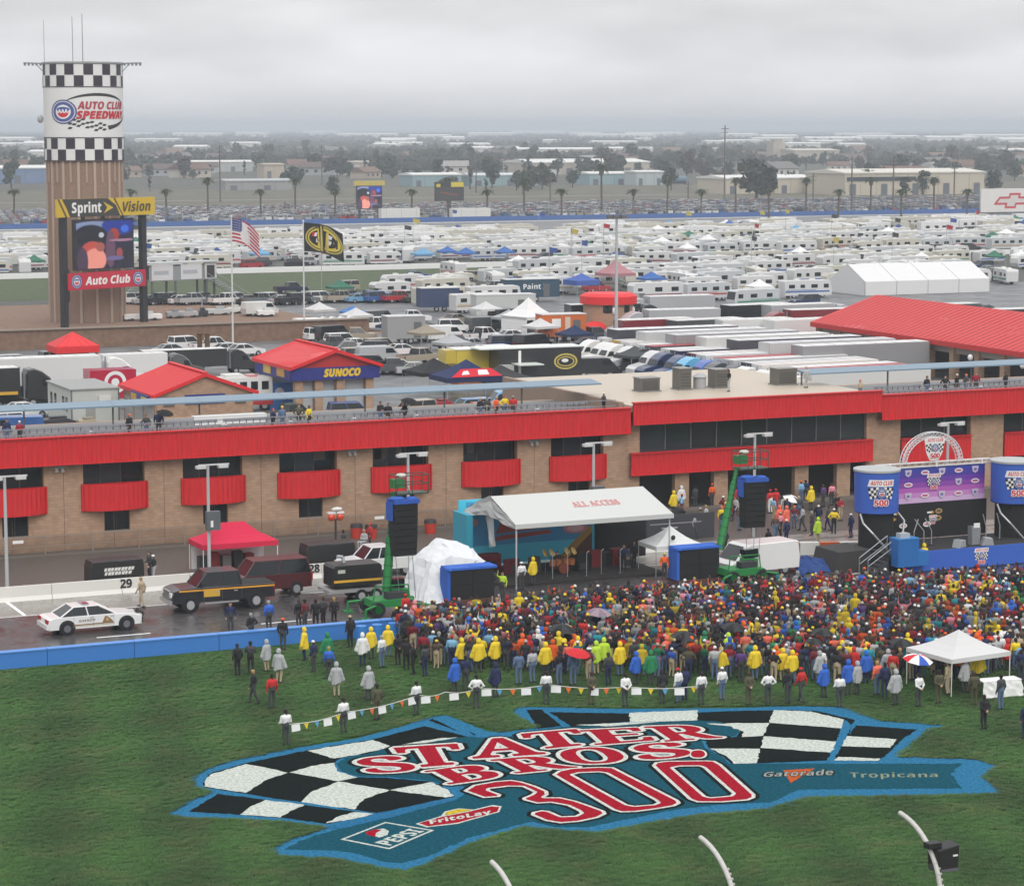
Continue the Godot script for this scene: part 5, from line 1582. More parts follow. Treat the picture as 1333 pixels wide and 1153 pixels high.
	for i in 6:
		var s:=mb();s.span(V3(xa - 2.0 - i*.3,0,-131.9),V3(xa - 1.7 - i*.3,1.2 - i*.2,-130.9),K(.05,.05,.055));P("step",s,M.paint,t)
	for z in [-131.9,-130.9]:
		var s:=mb();s.tube([V3(xa - 3.7,1.0,z),V3(xa - 1.7,2.25,z),V3(xa - 1.7,1.2,z)],.035,5,STEEL);s.tube([V3(xa - 3.7,.1,z),V3(xa - 3.7,1.0,z)],.035,5);s.tube([V3(xa - 3.7,.6,z),V3(xa - 1.7,1.8,z)],.03,5);P("handrail",s,M.metal,t)
	# arch of white truss
	var ar:=mb()
	var cx:=mid - .1;var ay:=6.1;var rx:=2.28;var ry:=1.95;var za:=zb - .1
	var prev:=[]
	for i in 25:
		var a:=PI - PI*i/24.0
		var now:=[]
		for k in [[0,.16],[0,-.16],[.3,.16],[.3,-.16]]:
			now.push_back(V3(cx+cos(a)*(rx - k[0]),ay+sin(a)*(ry - k[0]),za+k[1]))
		if prev.size():
			for k in 4: ar.tube([prev[k],now[k]],.035,5,K(.66,.65,.66))
			ar.tube([prev[0],now[2]],.022,4);ar.tube([prev[3],now[1]],.022,4);ar.tube([now[0],now[2]],.022,4)
		prev=now
	P("truss_arch",ar,M.paint,t)
	var tb:=mb()
	for k in [[0,.16],[.26,.16],[0,-.16],[.26,-.16]]: tb.tube([V3(xa - .3,5.87+k[0],za+k[1]),V3(xb+.5,5.87+k[0],za+k[1])],.035,5,K(.66,.65,.64))
	for i in 16:
		var x:=lerpf(xa - .3,xb+.5,i/16.0);tb.tube([V3(x,5.87,za+.16),V3(x+.17,6.13,za+.16),V3(x+.34,5.87,za+.16)],.022,4)
	for i in 3: tb.box(V3(lerpf(xa+.6,xb - .3,i/2.0),6.01,za+.2),V3(.1,.34,.1),WHITE)
	P("truss",tb,M.paint,t)
	var sg:=mb();sg.prism(PackedVector2Array([V2(-.78,.65),V2(-.62,-.25),V2(-.35,-.75),V2(.3,-.75),V2(.6,-.25),V2(.8,.65)]),-.03,.0,WHITE)
	for j in sg.v.size(): sg.v[j] += V3(cx+.1,7.0,za+.2)
	P("sign",sg,M.paint,t);P("emblem",art_flat(race_emblem(V2(cx+.1,7.0),1.4),V3(0,0,za+.205),Vector3.RIGHT,Vector3.UP,.003),M.paint,t)
	# lectern, monitors, blue box, pipes on the stage
	var o2:=T("lectern","grey lectern with a white plate at the front of the big stage","lectern",V3(91.62,0.59,-132)*V3(1,0,1)+V3(0,1.25,0))
	b=mb();b.prism(PackedVector2Array([V2(-.3,0),V2(.3,0),V2(.34,1.1),V2(-.34,1.2)]),-.25,.25,K(.22,.23,.24),.03);P("body",b,M.paint,o2)
	b=mb();b.span(V3(-.22,1.1,.26),V3(.22,1.4,.3),WHITE);P("plate",b,M.paint,o2)
	for i in 2:
		var p: Vector3=[V3(90.17,0.98,-131.4),V3(92.24,0.93,-131.4)][i]
		b=mb();b.prism(PackedVector2Array([V2(-.4,0),V2(.4,0),V2(.3,.45),V2(-.2,.5)]),-.3,.3,K(.3,.32,.33),.04)
		One("stage_monitor",b,M.paint,"grey wedge floor speaker %s of the lectern on the big stage" % ["left","right"][i],"speaker",V3(p.x,1.25,-131.5),.4 - .7*i,"floor speakers by the lectern")
	b=mb();b.span(V3(-.75,0,-.5),V3(.75,1.7,.5),K(.02,.14,.42));b.span(V3(.75,0,-.4),V3(1.5,.9,.45),K(.025,.16,.46));b.span(V3(-.78,1.7,-.53),V3(.78,1.76,.53),K(.03,.2,.5));b.box(V3(-.1,1.9,0),V3(.7,.3,.5),K(.4,.42,.45))
	One("covered_crate",b,M.semi,"big bright blue covered crates on the left side of the big stage","crate",V3(xa - 1.3,.55,-130.6))
	for i in 5:
		var p: Vector3=[V3(88.53,1.73,-133),V3(89.1,1.79,-133),V3(93.21,1.91,-133),V3(94.27,1.94,-133),V3(87.79,1.53,-133)][i]
		b=mb();b.tube([V3(0,0,0),V3(0,.9,0),V3([-.7,-.5,-.25,-.25,.3][i],1.7,0)],.035,6,K(.55,.55,.56));b.cyl(Vector3.ZERO,V3(0,.04,0),.2,.2,10,DARK)
		One("light_stand",b,M.metal,"bent chrome stand on the big stage, %s" % ["left pair, inner left","left pair, inner right","right pair, left one","right pair, right one","lone one at far left"][i],"stand",V3(p.x,1.25,-133),0,"chrome stands on the big stage")
	b=drape([[V3(-1.7,.05,-.9),V3(-.6,.1,-1.1),V3(.6,.1,-1.1),V3(1.7,.05,-.9)],[V3(-1.4,.5,-.2),V3(-.5,.95,-.3),V3(.5,.7,-.2),V3(1.5,.45,-.2)],[V3(-1.8,.04,.9),V3(-.6,.06,1.1),V3(.6,.05,1.0),V3(1.8,.04,.8)]],K(.02,.055,.2),.07,6)
	One("tarpaulin_heap",b,M.cloth,"dark blue tarpaulin heap between the white van and stage ramp","tarpaulin",V3(81.26,0,-134.2))

# ---------------------------------------------------------------- painted field, pennants, fence posts, tent
func in_logo(p: Vector3) -> bool:
	return p.x>24 and p.x<68 and p.z<-82.5 and p.z>-107.5

func quad_map(a: Array) -> Callable:
	# a: bottom-left, bottom-right, top-right, top-left on the ground; page 0..1
	return func(p: Vector2) -> Vector3:
		var q: Vector2=a[0].lerp(a[1],p.x).lerp(a[3].lerp(a[2],p.x),p.y)
		return V3(q.x,0,q.y)

func paint(called: String,polys: Array,y: float,k: Color,parent: Node) -> MeshInstance3D:
	var b:=mb();b.col=k
	for p in polys:
		# the edge wavers as paint on grass does
		var q:=PackedVector2Array()
		var m: int=p.size()
		for i in m:
			var s: Vector2=p[i];var z: Vector2=p[(i+1) % m]
			var n:=int(s.distance_to(z)/.25)+1
			for j in n: q.push_back(s.lerp(z,float(j)/n)+(V2(rng.randfn(),rng.randfn())*.028 if j>0 else Vector2.ZERO))
		b.flat(q,y)
	return P(called,b,M.grassy,parent)

func curve(pts: Array,n:=5) -> PackedVector2Array:
	# closed smooth line through the points
	var o:=PackedVector2Array()
	var m:=pts.size()
	for i in m:
		for k in n:
			o.push_back(pts[i].cubic_interpolate(pts[(i+1) % m],pts[(i+m - 1) % m],pts[(i+2) % m],float(k)/n))
	return o

func field():
	var LB:=K(.035,.17,.32);var TEAL:=K(.012,.085,.125);var BK:=K(.014,.016,.016);var WH:=K(.56,.59,.55);var RD:=K(.36,.012,.03)
	var t:=T("painted_emblem","huge race emblem painted on the infield lawn in blue, red, black and white","painted emblem")
	var outline:=[V2(28.22,-96.32),V2(29.54,-97.79),V2(30.68,-98.71),V2(30.36,-99.91),V2(30.63,-101.11),V2(31.32,-102.15),V2(32.69,-103.16),V2(34.47,-103.91),V2(36.87,-104.55),V2(39.57,-104.96),V2(41.56,-105.88),V2(42.81,-106.54),V2(43.8,-107.33),V2(44.8,-107.69),V2(45.2,-107.44),V2(45.39,-105.88),V2(45.66,-103.82),V2(46.14,-103.39),V2(47.33,-103.42),V2(48.01,-103.68),V2(48,-105.43),V2(48.2,-106.98),V2(48.87,-107.75),V2(50.48,-106.87),V2(52.32,-105.81),V2(53.98,-104.98),V2(57.67,-103.47),V2(61.21,-102.33),V2(62.99,-101.3),V2(63.38,-100.43),V2(63.22,-99),V2(63.14,-98.01),V2(65.8,-95.94),V2(64.52,-95.8),V2(63.03,-94.78),V2(61.25,-92.87),V2(60.25,-92.14),V2(63.12,-90.19),V2(63.2,-88.88),V2(61.72,-87.68),V2(61.09,-85.57),V2(60.59,-85.09),V2(55.87,-86.87),V2(53.18,-87.86),V2(51.91,-87.06),V2(50.67,-86.95),V2(47.55,-87.43),V2(45.51,-87),V2(42.86,-86.72),V2(41.19,-87.48),V2(40.59,-88.69),V2(37.85,-87.35),V2(35.26,-85.48),V2(34.14,-85.04),V2(33.41,-85.56),V2(32.66,-86.75),V2(32.19,-87.63),V2(30.81,-88.26),V2(30.29,-88.88),V2(30.26,-89.77),V2(31.42,-90.76),V2(33.41,-91.67),V2(32.06,-93.39),V2(29.78,-94.96),V2(28.38,-95.81)]
	paint("blue_border",[outline],.006,LB,t)
	# darker inner field
	var inner:=[V2(30.86,-89.55),V2(31.86,-90.46),V2(33.89,-91.45),V2(36.1,-92.05),V2(39.59,-93.42),V2(41.12,-94.88),V2(40.31,-95.84),V2(39.6,-97.06),V2(38.47,-98.06),V2(37.34,-98.69),V2(36.99,-99.77),V2(37.26,-101.1),V2(37.92,-101.83),V2(40.27,-102.61),V2(41.9,-103.09),V2(43.57,-103.57),V2(44.26,-103.26),V2(45.84,-102.34),V2(47.12,-102.95),V2(49.57,-103.12),V2(51.97,-102.76),V2(55.12,-102.07),V2(56.28,-100.96),V2(56.3,-99.37),V2(55.64,-98.4),V2(54.77,-98.24),V2(53.82,-98.39),V2(53.21,-96.97),V2(53.16,-95.34),V2(52.82,-94.07),V2(62.05,-89.9),V2(60.62,-88.67),V2(59.69,-86.43),V2(53.34,-89.06),V2(51.31,-87.79),V2(49.29,-88.36),V2(47.17,-88.42),V2(45.14,-88.02),V2(42.84,-87.57),V2(41.64,-88.11),V2(41.12,-89.2),V2(38.06,-88.17),V2(35.52,-86.42),V2(34.27,-86.02),V2(33.76,-86.44),V2(33.13,-87.99),V2(32.56,-88.64)]
	paint("teal_field",[inner],.010,TEAL,t)
	var rim:=[V2(45.34,-107.37),V2(44.18,-107.01),V2(44.73,-103.19),V2(45.33,-103.05)]
	# flags: black base shapes, white squares on them
	var dark:=[[V2(30.82,-99.7),V2(31.2,-100.73),V2(31.77,-101.69),V2(33.62,-102.74),V2(36.93,-103.85),V2(40.28,-104.5),V2(41.97,-105.27),V2(43.39,-105.91),V2(44.4,-103.2),V2(43.77,-103.27),V2(40.67,-102.83),V2(39.15,-102.19),V2(37.78,-101.89),V2(37.12,-101.16),V2(36.83,-99.84),V2(37.28,-98.53),V2(38.41,-97.9),V2(39.86,-96.58),V2(39.99,-95.09),V2(39.77,-93.91),V2(35.85,-92.87),V2(35.22,-93.49),V2(33.7,-95.63),V2(32.1,-97.95)],[V2(29.13,-96.24),V2(31.13,-98.51),V2(33.2,-95.85),V2(35.85,-92.87),V2(33.61,-92.21),V2(32.22,-93.86)],[V2(44.54,-107.29),V2(44.9,-103.39),V2(44.52,-103.28),V2(44.01,-106.94)],[V2(49.02,-106.92),V2(49.73,-106.75),V2(49.18,-103.3),V2(47.94,-103.28)],[V2(49.84,-106.09),V2(53.51,-104.06),V2(56.19,-103.08),V2(57.65,-102.79),V2(60.42,-101.77),V2(61.51,-100.98),V2(62.15,-98.9),V2(59.3,-94.89),V2(57.34,-92.68),V2(53.85,-93.61),V2(52.93,-94.02),V2(53.16,-95.34),V2(53.35,-96.9),V2(53.81,-98.05),V2(55.51,-98.18),V2(56.41,-99.32),V2(56.28,-100.96),V2(55.12,-102.07),V2(52.03,-102.88),V2(49.51,-103)],[V2(61.58,-97.84),V2(63.75,-96.01),V2(62.07,-94.67),V2(59.72,-92.38),V2(59,-91.92),V2(57.4,-92.78)]]
	for p in dark: paint("flag_black",[p],.014,BK,t)
	for p in [[V2(30.86,-99.74),V2(31.23,-100.72),V2(31.77,-101.57),V2(33.65,-102.6),V2(34.28,-101.56),V2(34.81,-100.45),V2(33.56,-99.66),V2(32.14,-98.05)],[V2(36.89,-103.74),V2(40.24,-104.39),V2(40.6,-102.86),V2(38.48,-102.1),V2(37.49,-101.96)],[V2(34.89,-100.47),V2(36.11,-101.11),V2(37.26,-101.23),V2(36.83,-99.84),V2(37.26,-98.48),V2(36.3,-98.25)],[V2(33.73,-95.72),V2(34.64,-97.04),V2(36.28,-98.19),V2(37.73,-95.99),V2(36.29,-95.14),V2(35.33,-93.77)],[V2(37.74,-95.99),V2(39.82,-96.48),V2(39.99,-95.09),V2(39.8,-94.01),V2(39.4,-93.96)],[V2(40.22,-102.9),V2(43.2,-103.46),V2(43.96,-103.25),V2(43.37,-103.11),V2(40.58,-102.6)],[V2(30.87,-94.96),V2(31.67,-95.98),V2(32.54,-96.66),V2(33.89,-95.37),V2(33.01,-94.71),V2(32.2,-93.87)],[V2(33.58,-92.33),V2(34.42,-93.08),V2(35.18,-93.39),V2(35.83,-92.83),V2(34.83,-92.46)],
		[V2(53.2,-104.38),V2(56.38,-103.55),V2(55.43,-101.73),V2(53.71,-102.22),V2(52.36,-102.68)],[V2(59.69,-102.06),V2(61.17,-101.09),V2(61.72,-99.04),V2(60.73,-97.59),V2(58.21,-99.89)],[V2(55.48,-100.98),V2(58.18,-99.9),V2(56.71,-97.85),V2(55.67,-98.04),V2(56.22,-98.77),V2(56.24,-100.05)],[V2(56.68,-97.73),V2(59.16,-95.56),V2(57.97,-93.81),V2(55.47,-95.94)],[V2(53.34,-96.76),V2(55.36,-95.79),V2(53.94,-93.61),V2(52.98,-93.92),V2(53.34,-95.17)],[V2(60.13,-96.24),V2(61.85,-94.77),V2(60.76,-93.55),V2(58.85,-94.75)],[V2(57.76,-93.11),V2(59.27,-92.11),V2(58.95,-91.8),V2(57.24,-92.63)],[V2(49.86,-103.22),V2(52.33,-102.62),V2(53.67,-102.16),V2(51.16,-102.35)]]: paint("flag_white",[p],.018,WH,t)
	# blue lines along the flags
	for p in [[V2(44.32,-107.17),V2(44.69,-107.22),V2(44.78,-103.3),V2(44.42,-103.25)],[V2(30.97,-98.46),V2(31.26,-98.68),V2(33.73,-95.72),V2(35.95,-92.94),V2(35.81,-92.78),V2(33.63,-95.43)],[V2(61.74,-99.03),V2(61.42,-97.86),V2(57.15,-92.48),V2(56.78,-92.52),V2(59.16,-95.56)]]: paint("flag_line",[p],.019,LB,t)
	# ribbon edge and light halo behind the letters
	for p in [[V2(33.31,-91.71),V2(33.8,-91.97),V2(35.81,-92.78),V2(39.46,-93.82),V2(39.59,-93.42),V2(36.09,-92.01),V2(33.84,-91.32)]]: paint("ribbon_edge",[p],.0195,K(.03,.15,.3),t)
	# letters on the ground: black rim, white line, red face
	var words_:=[["S",[V2(37.98,-98.83),V2(40.08,-98.44),V2(40.29,-101.28),V2(38.13,-101.48)]],["T",[V2(39.86,-99.04),V2(42.41,-98.77),V2(43.38,-102.15),V2(40.58,-102.6)]],["A",[V2(43.04,-99.39),V2(46.25,-98.85),V2(46.72,-102.08),V2(44.22,-102.59)]],["T",[V2(46.05,-99.73),V2(49.01,-99.61),V2(49.46,-102.46),V2(46.82,-102.66)]],["E",[V2(49.01,-99.39),V2(51.77,-99.11),V2(52.31,-101.54),V2(49.54,-102.15)]],["R",[V2(52.15,-98.66),V2(54.83,-98.28),V2(55.09,-100.86),V2(52.54,-101.58)]],
		["B",[V2(40.37,-95.81),V2(42.92,-95.99),V2(42.9,-98.43),V2(40.26,-98.23)]],["R",[V2(43.69,-96.31),V2(46.52,-96.16),V2(46.25,-98.59),V2(43.61,-98.87)]],["O",[V2(46.39,-96.63),V2(49.02,-96.09),V2(49.52,-98.9),V2(46.98,-99.37)]],["S",[V2(49.59,-96.09),V2(51.96,-95.8),V2(52.73,-98.33),V2(50.38,-98.78)]],[".",[V2(51.82,-95.6),V2(52.41,-95.46),V2(52.92,-96.55),V2(52.35,-96.68)]]]
	var lid:=0
	for e in words_:
		var g:=glyph(e[0],true,true)
		var lo:=V2(1e9,1e9);var hi:=-lo
		for p in g.outer:
			for v in p:
				lo=lo.min(v);hi=hi.max(v)
		var map:=quad_map(e[1])
		var lt: Node=null
		for layer in [["letter_rim",.15,BK,.0200],["letter_line",.085,K(.62,.62,.6),.0235],["letter",.015,RD,.027]]:
			var gr: float=layer[1]*(1.0 if e[0] != "." else .5)
			var outer:=[];var holes:=[]
			for o in g.outer: outer.append_array(Geometry2D.offset_polygon(o,gr,Geometry2D.JOIN_ROUND))
			for h in g.holes: holes.append_array(Geometry2D.offset_polygon(h,-gr,Geometry2D.JOIN_ROUND))
			var b:=mb();b.col=layer[2]
			var y: float=layer[3]+.00013*lid
			var put:=func(p: Vector2) -> Vector3:
				var q:=(p - lo)/(hi - lo)
				return map.call(q)+V3(0,y,0)
			lay(b,solids(outer,holes),put,Vector3.UP)
			lt=P(layer[0],b,M.grassy,t)
		lid += 1
	# block numerals traced as outlines: black rim, white line, red face
	var z3:=[V2(40.51,-94.58),V2(41.23,-95.26),V2(42.26,-95.45),V2(43.03,-95.37),V2(43.33,-94.9),V2(43.55,-94.05),V2(43.65,-93.1),V2(43.44,-92.59),V2(43.09,-92.26),V2(43.72,-91.98),V2(44.06,-91.24),V2(44.28,-90.27),V2(44.44,-89.35),V2(44.32,-88.97),V2(43.79,-88.59),V2(42.84,-88.37),V2(42.06,-88.48),V2(41.66,-89.06),V2(41.52,-90.05),V2(41.71,-90.39),V2(42.17,-90.5),V2(42.4,-90.27),V2(42.51,-89.35),V2(43.07,-89.19),V2(43.44,-89.46),V2(43.51,-89.83),V2(43.44,-90.75),V2(43.02,-91.42),V2(42.46,-91.54),V2(42.17,-92.25),V2(42.27,-92.54),V2(42.79,-92.86),V2(43.09,-93.19),V2(43.01,-94.19),V2(42.5,-94.46),V2(41.62,-94.45),V2(41.49,-94.24),V2(41.67,-93.4),V2(41.48,-93.12),V2(40.81,-93.23)]
	var z0:=[V2(45.01,-95.45),V2(45.5,-95.93),V2(46.22,-96.11),V2(47.35,-95.81),V2(47.92,-95.48),V2(47.92,-94.66),V2(47.94,-89.59),V2(47.8,-89.16),V2(47.38,-88.87),V2(46.45,-88.76),V2(45.58,-88.74),V2(44.98,-88.92),V2(44.84,-89.36)]
	var h0:=[V2(45.78,-95.1),V2(46.17,-95.24),V2(46.97,-95.03),V2(47.19,-94.75),V2(47.08,-89.97),V2(46.99,-89.59),V2(46.71,-89.43),V2(45.9,-89.54),V2(45.73,-89.84)]
	var z9:=[V2(49.6,-95.08),V2(49.96,-95.5),V2(50.54,-95.53),V2(52.08,-94.91),V2(52.44,-94.67),V2(52.39,-93.97),V2(51.25,-89.07),V2(51.02,-88.68),V2(50.58,-88.42),V2(49.43,-88.59),V2(48.51,-89.01),V2(48.42,-89.53)]
	var h9:=[V2(50.22,-94.37),V2(50.63,-94.47),V2(51.4,-94.16),V2(51.45,-93.89),V2(50.5,-89.58),V2(50.23,-89.33),V2(49.36,-89.43),V2(49.27,-89.7)]
	for e in [[z3,[]],[z0,h0],[z9,h9]]:
		for layer in [["numeral_rim",.2,BK,.0220],["numeral_line",.03,K(.62,.62,.6),.0255],["numeral",-.13,RD,.029]]:
			var o:=PackedVector2Array(e[0])
			var outer: Array=Geometry2D.offset_polygon(o,layer[1],Geometry2D.JOIN_ROUND)
			var holes: Array=Geometry2D.offset_polygon(PackedVector2Array(e[1]),-layer[1],Geometry2D.JOIN_ROUND) if e[1].size() else []
			var b:=mb();b.col=layer[2]
			var y: float=layer[3]+.0002*lid
			lay(b,solids(outer,holes),func(p: Vector2) -> Vector3: return V3(p.x,y,p.y),Vector3.UP)
			P(layer[0],b,M.grassy,t)
		lid += 1
	# small sponsor marks on the ribbons
	var sp:=[V2(34.53,-87.88),V2(37.11,-89.61),V2(35.79,-91.52),V2(33.29,-89.92)]
	var m1:=quad_map([sp[0],sp[1],sp[2],sp[3]])
	var pt:=func(b: MB,polys: Array,map: Callable,y: float,k: Color):
		b.col=k
		lay(b,polys,func(p: Vector2) -> Vector3: return map.call(p)+V3(0,y,0),Vector3.UP)
	# page axes of this mark: x runs along its lower right edge, y up to the left
	var sb:=mb()
	pt.call(sb,[rect(0,0,1,1)],m1,.0215,WH);pt.call(sb,[rect(.045,.05,.955,.95)],m1,.025,TEAL)
	pt.call(sb,[PackedVector2Array([V2(.34,.52),V2(.5,.5),V2(.66,.62),V2(.72,.78),V2(.62,.86),V2(.4,.8)])],m1,.0285,WH);pt.call(sb,[PackedVector2Array([V2(.36,.8),V2(.34,.6),V2(.48,.72),V2(.66,.76),V2(.62,.88),V2(.46,.9)])],m1,.031,RD)
	pt.call(sb,words("PEPSI",V2(.5,.26),.3,.8,.02,.0),m1,.0285,WH)
	P("sponsor_mark",sb,M.grassy,t)
	sb=mb()
	var fr:=[V2(36.57,-89.99),V2(40.55,-90.54),V2(41.11,-92.15),V2(36.96,-91.41)]
	var m2:=quad_map(fr)
	pt.call(sb,[PackedVector2Array([V2(0,.55),V2(.1,.05),V2(.45,-.1),V2(.95,.3),V2(1.0,.75),V2(.9,1.0),V2(.68,.9),V2(.52,1.25),V2(.36,1.2),V2(.3,.85)])],m2,.0215,WH);pt.call(sb,[PackedVector2Array([V2(.04,.55),V2(.12,.12),V2(.45,.0),V2(.93,.35),V2(.97,.72),V2(.88,.9),V2(.6,.78),V2(.3,.75)])],m2,.025,RD);pt.call(sb,[PackedVector2Array([V2(.34,.82),V2(.6,.86),V2(.66,.92),V2(.52,1.17),V2(.38,1.12)])],m2,.0285,K(.6,.42,.03))
	pt.call(sb,words("FritoLay",V2(.5,.45),.34,.72,.02),m2,.0285,WH)
	P("sponsor_mark",sb,M.grassy,t)
	sb=mb()
	var m3:=quad_map([V2(52.77,-91.38),V2(55.94,-90.32),V2(56.6,-91.39),V2(53.32,-92.24)])
	pt.call(sb,[PackedVector2Array([V2(.3,1.1),V2(.72,1.15),V2(.42,-.9)])],m3,.0215,K(.5,.1,.03));pt.call(sb,words("Gatorade",V2(.5,.5),.8,.96,.05,.1),m3,.025,BK);pt.call(sb,words("Gatorade",V2(.5,.5),.76,.93,.0,.1),m3,.0285,WH*.55)
	P("sponsor_mark",sb,M.grassy,t)
	sb=mb()
	var m4:=quad_map([V2(56.13,-89.74),V2(59.86,-88.18),V2(60.41,-89.04),V2(56.72,-90.77)])
	pt.call(sb,words("Tropicana",V2(.5,.5),.75,.95,-.012),m4,.0215,K(.24,.28,.2))
	P("sponsor_mark",sb,M.grassy,t)
	# ---- string of pennants held by stewards
	var ps:=[V3(36.52,0,-105.36),V3(39.63,0,-106.51),V3(44,0,-108.38),V3(45.39,0,-108.45),V3(47.14,0,-108.54),V3(50.52,0,-107.9),V3(53.76,0,-105.9),V3(57.22,0,-104.69)]
	for s in range(0,7):
		var a: Vector3=ps[s]+V3(0,.95,.25);var z: Vector3=ps[s+1]+V3(0,.95,.25)
		var st:=T("pennant_string","string of small white, orange and yellow pennants between stewards on the lawn, %s from left" % ordinal(s),"bunting",Vector3.ZERO,0,"pennant strings held along the lawn")
		var rope:=mb();var pts:=[]
		for i in 13:
			var f:=i/12.0
			pts.push_back(a.lerp(z,f) - V3(0,.12*sin(f*PI),0))
		rope.tube(pts,.02,4,K(.6,.6,.55));P("rope",rope,M.cloth,st)
		var n:=int((z - a).length()/.62)
		for i in n:
			var f:=(i+.6)/(n+.3)
			var p:=a.lerp(z,f) - V3(0,.12*sin(f*PI)+.02,0)
			var d:=(z - a).normalized()
			var b:=mb();var out:=d.cross(Vector3.UP)
			if i % 3==0: b.col=WHITE;b.face([p - d*.24,p+d*.24,p+d*.24 - V3(0,.32,0)+out*.05,p - d*.24 - V3(0,.32,0)+out*.03],out)
			else: b.col=[K(.7,.15,.03),K(.7,.5,.03),K(.1,.3,.5)][(i+s) % 3];b.face([p - d*.14,p+d*.14,p - V3(0,.28,0)+out*.04],out)
			P("pennant",b,M.cloth,st)
	# ---- curved posts of the grandstand fence, seen over their tops
	var tops:=[V3(27.91,7,-63.2),V3(34.43,7,-62.96),V3(41.17,7,-62.83)]
	for i in 3:
		var p:=T("fence_post",["curved grey fence post top at the lower edge, leftmost of three","curved grey fence post top at the lower edge, middle of three","curved grey fence post carrying a black floodlight box"][i],"fence post",V3(tops[i].x,0,tops[i].z),0,"grandstand fence posts")
		var b:=mb();var pts:=[]
		for k in 12:
			var f:=k/11.0
			# from the tip back towards the stand and down
			pts.push_back(V3(0,7.0 - 2.2*f*f - .25*f,2.3*sin(f*PI*.5)))
		pts.push_back(V3(0,0,2.35))
		for k in pts.size() - 1: b.cyl(pts[k],pts[k+1],.075,.075,8,K(.5,.49,.46))
		P("pole",b,M.paint,p)
		for k in 9:
			var e:=mb();var q: Vector3=pts[mini(5+k/2,10)].lerp(pts[mini(6+k/2,11)],.5*(k % 2));e.ball(q+V3(.09,.02,0),V3(.045,.05,.045),4,6,K(.42,.41,.39));P("cable_clip",e,M.paint,p)
		if i==2:
			var fl2:=mb();fl2.prism(PackedVector2Array([V2(-.05,-.42),V2(.62,-.38),V2(.66,.36),V2(.2,.3),V2(-.1,.25)]),-.3,.3,K(.014,.014,.015),.03);fl2.box(V3(-.1,.36,0),V3(.45,.16,.3));fl2.box(V3(.5,.05,.31),V3(.16,.05,.02),WHITE);fl2.box(V3(.28,-.36,.33),V3(.6,.06,.1),K(.1,.1,.11));fl2.box(V3(-.1,-.3,.1),V3(.16,.16,.3),K(.05,.05,.05))
			var fo:=P("floodlight",fl2,M.paint,p);fo.position=pts[6]+V3(.12,-.1,0)
	# ---- white tent and skirted tables by the crowd
	canopy("white_canopy","white peaked canopy tent on thin legs at the edge of the crowd",V3(70.63,0,-102.87),0.12,3.8,3.4,1.85,2.85,K(.62,.62,.62),"",.22,OFFWHITE)
	var tb:=T("draped_table","table under a white cloth to the ground right of the white canopy","table",V3(71.27,0,-100.34),-.1)
	var b:=mb();b.span(V3(-1.05,.78,-.4),V3(1.05,.82,.4),WHITE);P("table_top",b,M.cloth,tb)
	P("cloth",drape([[V3(-1.06,.79,.41),V3(0,.79,.42),V3(1.06,.79,.41)],[V3(-1.12,.02,.5),V3(0,.02,.52),V3(1.12,.02,.5)]],WHITE,.03,5),M.cloth,tb)

# ---------------------------------------------------------------- people
const LOOKS=["black","black","black","black","charcoal","charcoal","charcoal","navy","navy","navy","red","crimson","crimson","orange","yellow","yellow","royal blue","light blue","white","pale grey","pale grey","green","olive","olive","tan","brown","brown","brown","pink","coral","red","maroon","maroon","maroon","teal","faded blue","purple","black","charcoal","black"]
const LOWS=["faded blue","black","charcoal","faded blue","tan","navy"]
const HEADS=["dark hair","brown hair","brown hair","fair hair","grey hair","white","red","black","black","white","orange","yellow","navy","tan","dark hair","dark hair","brown hair","pale grey","crimson"]

func head_words(h: String) -> String: return h if HAIRS.has(h) else h+" cap"

